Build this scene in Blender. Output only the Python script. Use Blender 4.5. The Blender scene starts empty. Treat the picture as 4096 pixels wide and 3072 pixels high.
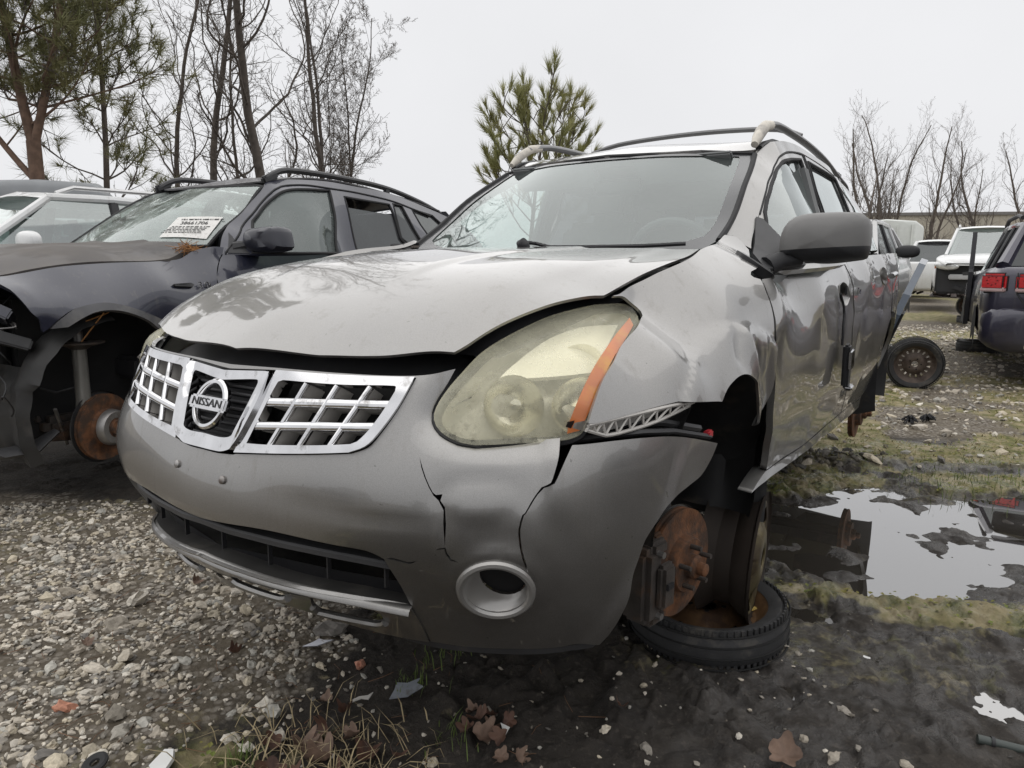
import bpy, bmesh, math, random
import numpy as np
from mathutils import Vector, Matrix, geometry
random.seed(7); rng = np.random.default_rng(7)
R_ = math.radians
C = bpy.context.scene.collection
SC = bpy.context.scene

# ------------------------------------------------------------------ camera
cam_d = bpy.data.cameras.new('camera'); cam = bpy.data.objects.new('camera', cam_d); C.objects.link(cam)
cam_d.sensor_width = 36; cam_d.lens = 24.96; cam_d.clip_start = .05; cam_d.clip_end = 900
cam.matrix_world = Matrix.Translation((0, 0, 1.22)) @ Matrix.Rotation(R_(80.6), 4, 'X') @ Matrix.Rotation(R_(.5), 4, 'Z')
SC.camera = cam
# ------------------------------------------------------------------ overcast sky and a very soft sun
W = bpy.data.worlds.new('World'); SC.world = W; W.use_nodes = True
nt = W.node_tree; bg = nt.nodes['Background']
sky = nt.nodes.new('ShaderNodeTexSky'); sky.sky_type = 'NISHITA'; sky.sun_disc = False
sky.sun_elevation = R_(76); sky.sun_rotation = R_(150); sky.dust_density = 6; sky.air_density = 1.5
bw = nt.nodes.new('ShaderNodeRGBToBW'); nt.links.new(sky.outputs[0], bw.inputs[0])
mx = nt.nodes.new('ShaderNodeMix'); mx.data_type = 'RGBA'
mx.inputs[0].default_value = .93; mx.inputs[7].default_value = (8.35, 8.4, 8.6, 1)
nt.links.new(bw.outputs[0], mx.inputs[6])
# faint unevenness of the cloud deck, the same in every direction
tcw = nt.nodes.new('ShaderNodeTexCoord'); nzw = nt.nodes.new('ShaderNodeTexNoise'); nzw.inputs['Scale'].default_value = 2.2; nzw.inputs['Detail'].default_value = 5; nt.links.new(tcw.outputs['Generated'], nzw.inputs[0])
mrw = nt.nodes.new('ShaderNodeMapRange'); mrw.inputs[1].default_value = .3; mrw.inputs[2].default_value = .7; mrw.inputs[3].default_value = .955; mrw.inputs[4].default_value = 1.03; nt.links.new(nzw.outputs[0], mrw.inputs[0])
vmw = nt.nodes.new('ShaderNodeVectorMath'); vmw.operation = 'SCALE'; nt.links.new(mx.outputs[2], vmw.inputs[0]); nt.links.new(mrw.outputs[0], vmw.inputs['Scale']); nt.links.new(vmw.outputs[0], bg.inputs[0]); bg.inputs[1].default_value = .1
sun_d = bpy.data.lights.new('sun', 'SUN'); sun_d.energy = 1.5; sun_d.angle = R_(120); sun_d.color = (1, .97, .93)
sun = bpy.data.objects.new('sun', sun_d); C.objects.link(sun); sun.rotation_euler = (R_(14), 0, R_(-150))
sun.location = (0, 0, 30)
SC.view_settings.view_transform = 'Standard'; SC.view_settings.look = 'None'
SC.view_settings.exposure = 0.1; SC.view_settings.gamma = 1
SC.cycles.max_bounces = 8; SC.cycles.transparent_max_bounces = 16; SC.cycles.use_denoising = True
SC.cycles.sample_clamp_indirect = 8

# ------------------------------------------------------------------ materials
MATS = {}
def M(name, col=(.5, .5, .5), rough=.5, metal=0., coat=0., var=.12, vs=6., bump=0., bs=60., spec=.5, col2=None, c2s=3., c2t=.55, c2w=.08, alpha=1., trans=0., rvar=.0, coord='Object'):
    """procedural principled material: base colour with noise variation, optional second colour in patches, bump"""
    if name in MATS: return MATS[name]
    m = bpy.data.materials.new(name); m.use_nodes = True; MATS[name] = m
    t = m.node_tree; n = t.nodes; L = t.links; b = n['Principled BSDF']
    tc = n.new('ShaderNodeTexCoord'); out = coord
    nz = n.new('ShaderNodeTexNoise'); nz.inputs['Scale'].default_value = vs; nz.inputs['Detail'].default_value = 6
    L.new(tc.outputs[out], nz.inputs['Vector'])
    rp = n.new('ShaderNodeMapRange'); rp.inputs[1].default_value = .3; rp.inputs[2].default_value = .7
    rp.inputs[3].default_value = 1 - var; rp.inputs[4].default_value = 1 + var; L.new(nz.outputs[0], rp.inputs[0])
    mul = n.new('ShaderNodeVectorMath'); mul.operation = 'SCALE'; mul.inputs[0].default_value = col[:3]; L.new(rp.outputs[0], mul.inputs['Scale'])
    cur = mul.outputs[0]
    if col2 is not None:
        n2 = n.new('ShaderNodeTexNoise'); n2.inputs['Scale'].default_value = c2s; n2.inputs['Detail'].default_value = 9; n2.inputs['Roughness'].default_value = .65
        L.new(tc.outputs[out], n2.inputs['Vector'])
        r2 = n.new('ShaderNodeMapRange'); r2.inputs[1].default_value = c2t - c2w; r2.inputs[2].default_value = c2t + c2w; L.new(n2.outputs[0], r2.inputs[0])
        mm = n.new('ShaderNodeMix'); mm.data_type = 'RGBA'; L.new(r2.outputs[0], mm.inputs[0]); L.new(cur, mm.inputs[6]); mm.inputs[7].default_value = (*col2[:3], 1)
        cur = mm.outputs[2]
    L.new(cur, b.inputs['Base Color'])
    b.inputs['Roughness'].default_value = rough; b.inputs['Metallic'].default_value = metal
    b.inputs['Specular IOR Level'].default_value = spec
    if rvar:
        rr = n.new('ShaderNodeMapRange'); rr.inputs[1].default_value = .3; rr.inputs[2].default_value = .7
        rr.inputs[3].default_value = max(0, rough - rvar); rr.inputs[4].default_value = rough + rvar; L.new(nz.outputs[0], rr.inputs[0]); L.new(rr.outputs[0], b.inputs['Roughness'])
    if coat: b.inputs['Coat Weight'].default_value = coat; b.inputs['Coat Roughness'].default_value = .06
    if trans: b.inputs['Transmission Weight'].default_value = trans
    if alpha < 1: b.inputs['Alpha'].default_value = alpha
    if bump:
        nb = n.new('ShaderNodeTexNoise'); nb.inputs['Scale'].default_value = bs; nb.inputs['Detail'].default_value = 5
        L.new(tc.outputs[out], nb.inputs['Vector'])
        bp = n.new('ShaderNodeBump'); bp.inputs['Strength'].default_value = bump; bp.inputs['Distance'].default_value = .004
        L.new(nb.outputs[0], bp.inputs['Height']); L.new(bp.outputs[0], b.inputs['Normal'])
    return m

def paint(name, col, rough=.3, metal=.5, coat=.7, mud=(.11, .085, .06), dust=(.30, .28, .25), dustamt=.35, mudtop=.55, spots=.5):
    """weathered car paint: flake metal under lacquer, dust film, splashed mud along the lower edge, small chips"""
    m = bpy.data.materials.new(name); m.use_nodes = True; MATS[name] = m
    t = m.node_tree; n = t.nodes; L = t.links; b = n['Principled BSDF']
    tc = n.new('ShaderNodeTexCoord'); P = tc.outputs['Object']
    def noise(s, d=6, r=.55):
        z = n.new('ShaderNodeTexNoise'); z.inputs['Scale'].default_value = s; z.inputs['Detail'].default_value = d; z.inputs['Roughness'].default_value = r
        L.new(P, z.inputs['Vector']); return z.outputs[0]
    def rng_(v, a, bb, c=0., d=1.):
        q = n.new('ShaderNodeMapRange'); q.inputs[1].default_value = a; q.inputs[2].default_value = bb; q.inputs[3].default_value = c; q.inputs[4].default_value = d
        L.new(v, q.inputs[0]); return q.outputs[0]
    def mixc(f, a, c):
        q = n.new('ShaderNodeMix'); q.data_type = 'RGBA'; L.new(f, q.inputs[0])
        if isinstance(a, tuple): q.inputs[6].default_value = (*a, 1)
        else: L.new(a, q.inputs[6])
        q.inputs[7].default_value = (*c, 1); return q.outputs[2]
    def math_(op, a, bb):
        q = n.new('ShaderNodeMath'); q.operation = op
        for i, v in enumerate((a, bb)):
            if isinstance(v, (int, float)): q.inputs[i].default_value = v
            else: L.new(v, q.inputs[i])
        return q.outputs[0]
    film = rng_(noise(2.2, 9, .7), .35, .75, 0, dustamt)
    c1 = mixc(film, col, dust)
    sx = n.new('ShaderNodeSeparateXYZ'); L.new(P, sx.inputs[0])
    hz = math_('ADD', sx.outputs[2], math_('MULTIPLY', noise(5, 8, .7), .45))
    mudf = rng_(hz, mudtop + .25, mudtop - .12, 0, .55)
    c2 = mixc(mudf, c1, mud)
    chips = rng_(noise(70, 2, .5), .74, .77, 0, spots)
    c3 = mixc(chips, c2, (.09, .085, .08))
    mp = n.new('ShaderNodeMapping'); mp.inputs['Scale'].default_value = (26, 26, 1.6); L.new(P, mp.inputs[0]); sn = n.new('ShaderNodeTexNoise'); sn.inputs['Scale'].default_value = 1; sn.inputs['Detail'].default_value = 6; sn.inputs['Roughness'].default_value = .7; L.new(mp.outputs[0], sn.inputs['Vector'])
    strk = rng_(sn.outputs[0], .56, .72, 0, .22); c3 = mixc(strk, c3, (.16, .14, .115)); fl = n.new('ShaderNodeTexNoise'); fl.inputs['Scale'].default_value = 700; fl.inputs['Detail'].default_value = 1; L.new(P, fl.inputs['Vector']); fm = n.new('ShaderNodeVectorMath'); fm.operation = 'SCALE'; L.new(c3, fm.inputs[0]); L.new(rng_(fl.outputs[0], .3, .7, .88, 1.12), fm.inputs['Scale']); c3 = fm.outputs[0]
    L.new(c3, b.inputs['Base Color'])
    b.inputs['Metallic'].default_value = metal
    rr = math_('ADD', math_('MULTIPLY', film, .35), math_('MULTIPLY', mudf, .3)); rr = math_('ADD', math_('ADD', rr, rough), math_('MULTIPLY', strk, .4)); L.new(rr, b.inputs['Roughness'])
    cw = rng_(mudf, 0, .5, coat, coat * .25); L.new(cw, b.inputs['Coat Weight']); cr = rng_(film, 0, 1, .015, .09); L.new(cr, b.inputs['Coat Roughness'])
    return m

def glass(name, tint=(.8, .86, .84), mixv=.55, rough=.02, dirt=(.42, .43, .42), film=.25, ds=3.):
    """thin pane: see-through tint, mirror reflection at grazing angles, a film of dirt"""
    m = bpy.data.materials.new(name); m.use_nodes = True; MATS[name] = m
    t = m.node_tree; n = t.nodes; L = t.links
    for q in list(n): n.remove(q)
    o = n.new('ShaderNodeOutputMaterial'); tr = n.new('ShaderNodeBsdfTransparent'); tr.inputs[0].default_value = (*tint, 1)
    gl = n.new('ShaderNodeBsdfGlossy'); gl.inputs['Roughness'].default_value = rough; gl.inputs[0].default_value = (.9, .95, .94, 1)
    lw = n.new('ShaderNodeLayerWeight'); lw.inputs[0].default_value = .5; pw = n.new('ShaderNodeMath'); pw.operation = 'POWER'; pw.inputs[1].default_value = 5; L.new(lw.outputs['Facing'], pw.inputs[0]); fr = n.new('ShaderNodeMath'); fr.operation = 'MULTIPLY_ADD'; fr.inputs[1].default_value = .92; fr.inputs[2].default_value = .05; L.new(pw.outputs[0], fr.inputs[0])
    ad = n.new('ShaderNodeMath'); ad.operation = 'ADD'; ad.inputs[1].default_value = mixv; L.new(fr.outputs[0], ad.inputs[0]); ad.use_clamp = True
    m1 = n.new('ShaderNodeMixShader'); L.new(ad.outputs[0], m1.inputs[0]); L.new(tr.outputs[0], m1.inputs[1]); L.new(gl.outputs[0], m1.inputs[2])
    df = n.new('ShaderNodeBsdfDiffuse'); df.inputs[0].default_value = (*dirt, 1)
    tc = n.new('ShaderNodeTexCoord'); nz = n.new('ShaderNodeTexNoise'); nz.inputs['Scale'].default_value = ds; nz.inputs['Detail'].default_value = 8; nz.inputs['Roughness'].default_value = .7
    L.new(tc.outputs['Object'], nz.inputs['Vector']); rp = n.new('ShaderNodeMapRange'); rp.inputs[1].default_value = .3; rp.inputs[2].default_value = .75; rp.inputs[4].default_value = film * 2
    L.new(nz.outputs[0], rp.inputs[0]); m2 = n.new('ShaderNodeMixShader'); L.new(rp.outputs[0], m2.inputs[0]); L.new(m1.outputs[0], m2.inputs[1]); L.new(df.outputs[0], m2.inputs[2])
    L.new(m2.outputs[0], o.inputs[0]); return m

silver = paint('silver_paint', (.28, .275, .268), .36, .93, 1., mud=(.085, .068, .05), dust=(.42, .40, .37), dustamt=.30, mudtop=.40)
chrome = M('chrome', (.70, .70, .71), .08, 1., var=.10, vs=20, col2=(.33, .32, .31), c2s=18, c2t=.62, c2w=.06)
black_plastic = M('black_plastic', (.018, .018, .02), .55, var=.2, bump=.15, bs=120)
dark_plastic = M('dark_grey_plastic', (.045, .045, .047), .5, var=.2, vs=10, col2=(.11, .10, .09), c2s=4, c2t=.66)
grey_plastic = M('grey_mirror_plastic', (.155, .152, .148), .5, var=.1, vs=7, bump=.08, bs=300)
rubber = M('black_rubber', (.02, .02, .021), .75, var=.25, vs=20)
tyre_m = M('tyre_rubber', (.028, .028, .029), .72, var=.3, vs=14, col2=(.10, .09, .075), c2s=7, c2t=.62, bump=.2, bs=90)
rust = M('rusty_iron', (.16, .07, .032), .8, .2, var=.4, vs=25, col2=(.065, .04, .028), c2s=16, c2t=.5, bump=.4, bs=160)
rust_dark = M('dark_rusty_steel', (.055, .037, .028), .62, .35, var=.35, vs=14, col2=(.13, .07, .04), c2s=9, c2t=.58, bump=.2, bs=120)
iron = M('cast_iron', (.075, .066, .06), .6, .35, var=.3, vs=18, col2=(.10, .065, .045), c2s=12, c2t=.58, bump=.35, bs=140)
steel = M('dull_steel', (.32, .31, .30), .45, .8, var=.2, vs=12, col2=(.14, .10, .08), c2s=10, c2t=.63)
bracket_m = M('white_bracket_plastic', (.50, .48, .45), .5, var=.12, vs=20, col2=(.25, .23, .2), c2s=12, c2t=.64)
interior_m = M('grey_interior_trim', (.16, .165, .165), .8, var=.1)
seat_m = M('grey_seat_fabric', (.11, .112, .115), .9, var=.15, bump=.1, bs=200)
ws_glass = glass('windshield_glass', (.80, .90, .87), .15, .015, (.45, .48, .47), .06)
win_glass = glass('door_glass', (.72, .82, .79), .24, .02, (.45, .47, .46), .09)
tint_glass = glass('tinted_rear_glass', (.10, .105, .115), .40, .02, (.4, .4, .41), .08)
frit_m = M('black_glass_frit', (.05, .052, .055), .25, var=.1, coat=.5)
amber_m = M('amber_marker', (.50, .15, .04), .38, var=.2, vs=12, coat=.4, col2=(.52, .24, .03), c2s=9, c2t=.55)

# ------------------------------------------------------------------ object helpers
def obj(name, verts, faces, mat, parent=None, smooth=True, label=None, cat=None, group=None, kind=None):
    me = bpy.data.meshes.new(name); me.from_pydata([tuple(v) for v in verts], [], [tuple(f) for f in faces]); me.update()
    if smooth: me.polygons.foreach_set('use_smooth', [True] * len(me.polygons))
    o = bpy.data.objects.new(name, me); C.objects.link(o)
    for mm in (mat if isinstance(mat, (list, tuple)) else [mat]): me.materials.append(mm)
    o.parent = parent; tag(o, label, cat, group, kind); return o
def tag(o, label=None, cat=None, group=None, kind=None):
    if label: o['label'] = label
    if cat: o['category'] = cat
    if group: o['group'] = group
    if kind: o['kind'] = kind
    return o
def thing(name, loc, rz=0., label=None, cat=None, group=None, rx=0., ry=0.):
    o = bpy.data.objects.new(name, None); C.objects.link(o); o.location = loc; o.rotation_euler = (rx, ry, rz); o.empty_display_size = .1
    return tag(o, label, cat, group)
class MB:
    """collects simple shapes into one mesh"""
    def __init__(s): s.v = []; s.f = []
    def add(s, v, f):
        k = len(s.v); s.v += [tuple(p) for p in v]; s.f += [tuple(i + k for i in q) for q in f]; return s
    def box(s, c, d, rot=None, bev=0.):
        bm = bmesh.new(); bmesh.ops.create_cube(bm, size=1)
        bmesh.ops.scale(bm, vec=d, verts=bm.verts)
        if bev: bmesh.ops.bevel(bm, geom=bm.edges[:], offset=bev, segments=2, affect='EDGES', clamp_overlap=True)
        mt = Matrix.Translation(c) @ (rot if rot is not None else Matrix()); bm.transform(mt)
        bm.verts.index_update(); s.add([v.co[:] for v in bm.verts], [[v.index for v in f.verts] for f in bm.faces]); bm.free(); return s
    def tube(s, pts, r, n=8, cap=True, closed=False, flat=1.):
        pts = [Vector(p) for p in pts]; m = len(pts); rr = r if isinstance(r, (list, tuple)) else [r] * m
        up = None; rings = []
        for i, p in enumerate(pts):
            if closed: t = pts[(i + 1) % m] - pts[i - 1]
            else: t = pts[min(i + 1, m - 1)] - pts[max(i - 1, 0)]
            t.normalize()
            if up is None: up = Vector((0, 0, 1)) if abs(t.z) < .9 else Vector((1, 0, 0))
            a = t.cross(up); a.normalize(); b = a.cross(t); up = b.copy()
            rings.append([p + (a * math.cos(2 * math.pi * k / n) + b * flat * math.sin(2 * math.pi * k / n)) * rr[i] for k in range(n)])
        k0 = len(s.v); s.v += [tuple(q) for rg in rings for q in rg]
        for i in range(m if closed else m - 1):
            j = (i + 1) % m
            for k in range(n): s.f.append((k0 + i * n + k, k0 + i * n + (k + 1) % n, k0 + j * n + (k + 1) % n, k0 + j * n + k))
        if cap and not closed: s.f.append(tuple(k0 + k for k in range(n))[::-1]); s.f.append(tuple(k0 + (m - 1) * n + k for k in range(n)))
        return s
    def lathe(s, prof, n=40, c=(0, 0, 0), axis='x', closed=False, a0=0., a1=2 * math.pi):
        """prof: (radius, offset along axis)"""
        m = len(prof); k0 = len(s.v); full = abs(a1 - a0 - 2 * math.pi) < 1e-6; N = n if full else n + 1
        for k in range(N):
            a = a0 + (a1 - a0) * k / n; ca, sa = math.cos(a), math.sin(a)
            for r, h in prof:
                p = (h, r * ca, r * sa) if axis == 'x' else (r * ca, h, r * sa) if axis == 'y' else (r * ca, r * sa, h)
                s.v.append((p[0] + c[0], p[1] + c[1], p[2] + c[2]))
        for k in range(n):
            k2 = (k + 1) % N
            for i in range(m if closed else m - 1):
                j = (i + 1) % m; s.f.append((k0 + k * m + i, k0 + k * m + j, k0 + k2 * m + j, k0 + k2 * m + i))
        return s
    def cyl(s, a, b, r, n=16, r2=None): return s.tube([a, b], [r, r if r2 is None else r2], n)
    def build(s, name, mat, parent=None, smooth=True, **k):
        o = obj(name, s.v, s.f, mat, parent, smooth, **k)
        if smooth: o.data.set_sharp_from_angle(angle=R_(38))
        return o

# ------------------------------------------------------------------ sheet-metal panels: smooth surface + outline + folded rim
def tphi(r2): return np.where(r2 > 1e-12, .5 * r2 * np.log(np.maximum(r2, 1e-12)), 0)
class Surf:
    def __init__(s, kind, lam, yc, pts):
        s.kind, s.yc = kind, yc; u, v, h = s.fwd(np.array(pts)); s.uv = np.stack([u, v], 1); n = len(u)
        K = tphi(((s.uv[:, None] - s.uv[None]) ** 2).sum(2)) + lam * np.eye(n); P = np.column_stack([np.ones(n), s.uv])
        s.w = np.linalg.solve(np.block([[K, P], [P.T, np.zeros((3, 3))]]), np.r_[h, 0, 0, 0])
    def fwd(s, P):
        x, y, z = np.asarray(P, float).T
        if s.kind == 'x': return y, z, x
        if s.kind == 'z': return x, y, z
        if s.kind == 'y': return x, z, y
        return np.arctan2(x, s.yc - y) * 1.2, z, np.hypot(x, s.yc - y)
    def inv(s, u, v, h):
        if s.kind == 'x': return np.stack([h, u, v], -1)
        if s.kind == 'z': return np.stack([u, v, h], -1)
        if s.kind == 'y': return np.stack([u, h, v], -1)
        return np.stack([h * np.sin(u / 1.2), s.yc - h * np.cos(u / 1.2), v], -1)
    def f(s, q):
        return tphi(((q[:, None] - s.uv[None]) ** 2).sum(2)) @ s.w[:-3] + s.w[-3] + q @ s.w[-2:]
    def pos(s, q, off=0., disp=None):
        q = np.asarray(q, float).reshape(-1, 2); h = s.f(q)
        if disp is not None: h = h + disp(q[:, 0], q[:, 1])
        P = s.inv(q[:, 0], q[:, 1], h)
        if off: P = P + s.nrm(q, disp) * off
        return P
    def nrm(s, q, disp=None):
        q = np.asarray(q, float).reshape(-1, 2); e = .002; d = lambda a: (disp(a[:, 0], a[:, 1]) if disp is not None else 0)
        P = lambda a: s.inv(a[:, 0], a[:, 1], s.f(a) + d(a))
        N = np.cross(P(q + [e, 0]) - P(q - [e, 0]), P(q + [0, e]) - P(q - [0, e])); N /= np.linalg.norm(N, axis=1)[:, None] + 1e-12
        B = s.inv(q[:, 0], q[:, 1], s.f(q)); out = B - np.array([0, 1.2 if s.kind != 'y' else 2.5, .55])
        if s.kind == 'x': out = np.stack([np.ones(len(q)), np.zeros(len(q)), np.zeros(len(q))], 1)
        N[np.sum(N * out, 1) < 0] *= -1
        return N
def catmull(pts, step):
    p = np.array(pts, float)
    if len(p) == 2: n = max(1, int(np.linalg.norm(p[1] - p[0]) / step)); return [p[0] + (p[1] - p[0]) * i / n for i in range(n)]
    q = np.vstack([2 * p[0] - p[1], p, 2 * p[-1] - p[-2]]); out = []
    for i in range(1, len(q) - 2):
        n = max(1, int(round(np.linalg.norm(q[i + 1] - q[i]) / step)))
        for k in range(n):
            t = k / n; a, b, c, d = q[i - 1], q[i], q[i + 1], q[i + 2]
            out.append(.5 * ((2 * b) + (c - a) * t + (2 * a - 5 * b + 4 * c - d) * t * t + (3 * b - a - 3 * c + d) * t ** 3))
    return out
def outline(segs, step, half, skip=()):
    L = [p for s in segs for p in catmull(s, step)]; L.append(np.array(segs[-1][-1], float))
    if not half:
        if np.linalg.norm(L[-1] - L[0]) < 1e-6: L = L[:-1]
        return np.array(L)
    Rr = [p for i, s in enumerate(segs) if i not in skip for p in catmull(s, step)]; Rr.append(np.array(segs[-1][-1], float))
    cl = lambda Q: [np.array([max(p[0], 0.), p[1]]) for p in Q]
    L, Rr = cl(L), cl(Rr)
    return np.array(L + [np.array([-p[0], p[1]]) for p in Rr[::-1][1:-1]])
def inside(poly, q):
    x, y = q[:, 0][:, None], q[:, 1][:, None]; a = poly; b = np.roll(poly, -1, 0)
    c = ((a[:, 1] > y) != (b[:, 1] > y)) & (x < (b[:, 0] - a[:, 0]) * (y - a[:, 1]) / (b[:, 1] - a[:, 1] + 1e-15) + a[:, 0])
    return c.sum(1) % 2 == 1
SURFS = {}
def get_surf(n):
    if n not in SURFS: SURFS[n] = Surf(*SURF_DATA[n])
    return SURFS[n]
def sheet(sf, polys, res, off=0., disp=None, rim=.012, mirror=False, rimout=0.):
    """polys[0] outer outline, rest holes (uv). returns verts, faces"""
    outer = polys[0]; pts = []; edges = []
    for pl in polys:
        k = len(pts); m = len(pl); pts += [tuple(p) for p in pl]; edges += [(k + i, k + (i + 1) % m) for i in range(m)]
    bpts = np.array(pts); lo, hi = outer.min(0), outer.max(0)
    gx, gy = np.meshgrid(np.arange(lo[0] + res / 2, hi[0], res), np.arange(lo[1] + res / 2, hi[1], res)); gx = gx + (np.arange(gx.shape[0])[:, None] % 2) * res / 2
    g = np.stack([gx.ravel(), gy.ravel()], 1); ok = inside(outer, g)
    for h in polys[1:]: ok &= ~inside(h, g)
    g = g[ok]
    if len(g):
        d = np.concatenate([np.min(((gc[:, None] - bpts[None]) ** 2).sum(2), 1) for gc in np.array_split(g, max(1, len(g) // 800))]) if len(g) else []
        g = g[d > (res * .55) ** 2]
    allp = np.vstack([bpts, g]) if len(g) else bpts
    r = geometry.delaunay_2d_cdt([Vector(p) for p in allp], edges, [], 1, 1e-6)
    V = np.array([v[:] for v in r[0]]); F = np.array([list(f) for f in r[2] if len(f) == 3])
    cen = V[F].mean(1); ok = inside(outer, cen)
    for h in polys[1:]: ok &= ~inside(h, cen)
    F = F[ok]; P = sf.pos(V, off, disp); N = sf.nrm(V, disp)
    fn = np.cross(P[F[:, 1]] - P[F[:, 0]], P[F[:, 2]] - P[F[:, 0]]); fl = np.sum(fn * N[F[:, 0]], 1) < 0; F[fl] = F[fl][:, ::-1]
    verts = [tuple(p) for p in P]; faces = [tuple(f) for f in F]
    if rim:
        for pl in polys:
            a = sf.pos(pl, off, disp); n_ = sf.nrm(pl, disp); b = a - n_ * rim; k = len(verts); m = len(pl)
            verts += [tuple(p) for p in a] + [tuple(p) for p in b]
            ar = np.sum(pl[:, 0] * np.roll(pl[:, 1], -1) - np.roll(pl[:, 0], -1) * pl[:, 1])
            for i in range(m):
                j = (i + 1) % m; faces.append((k + i, k + j, k + m + j, k + m + i))
    if mirror: verts = [(-x, y, z) for x, y, z in verts]; faces = [f[::-1] for f in faces]
    return verts, faces
def panel(name, key, mat, parent, res=.02, off=0., disp=None, rim=.012, mirror=False, skip=(), step=None, extra_holes=(), **k):
    sn, segs, holes, half = PANELS[key]; sf = get_surf(sn); step = step or res * .8
    polys = [outline(segs, step, half, skip)] + [outline(h, step, half) for h in holes] + [np.array(h) for h in extra_holes]
    v, f = sheet(sf, polys, res, off, disp, rim, mirror)
    o = obj(name, v, f, mat, parent, **k)
    return o
def smooth01(x): x = np.clip(x, 0, 1); return x * x * (3 - 2 * x)
def gauss(u, v, cu, cv, su, sv, a, rot=0.):
    du, dv = u - cu, v - cv; c, s = math.cos(rot), math.sin(rot)
    return a * np.exp(-((du * c + dv * s) / su) ** 2 - ((-du * s + dv * c) / sv) ** 2)
def text_mesh(body, size, depth):
    cu = bpy.data.curves.new('lettering', 'FONT'); cu.body = body; cu.size = size; cu.extrude = depth; cu.align_x = 'CENTER'; cu.align_y = 'CENTER'
    o = bpy.data.objects.new('lettering', cu); C.objects.link(o); dg = bpy.context.evaluated_depsgraph_get()
    me = bpy.data.meshes.new_from_object(o.evaluated_get(dg)); bpy.data.objects.remove(o); return me
def text(name, body, size, depth, mat, parent, mtx, sx=1.):
    me = text_mesh(body, size, depth); me.transform(mtx @ Matrix.Diagonal((sx, 1, 1, 1))); me.materials.append(mat)
    o = bpy.data.objects.new(name, me); C.objects.link(o); o.parent = parent; return o
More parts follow.
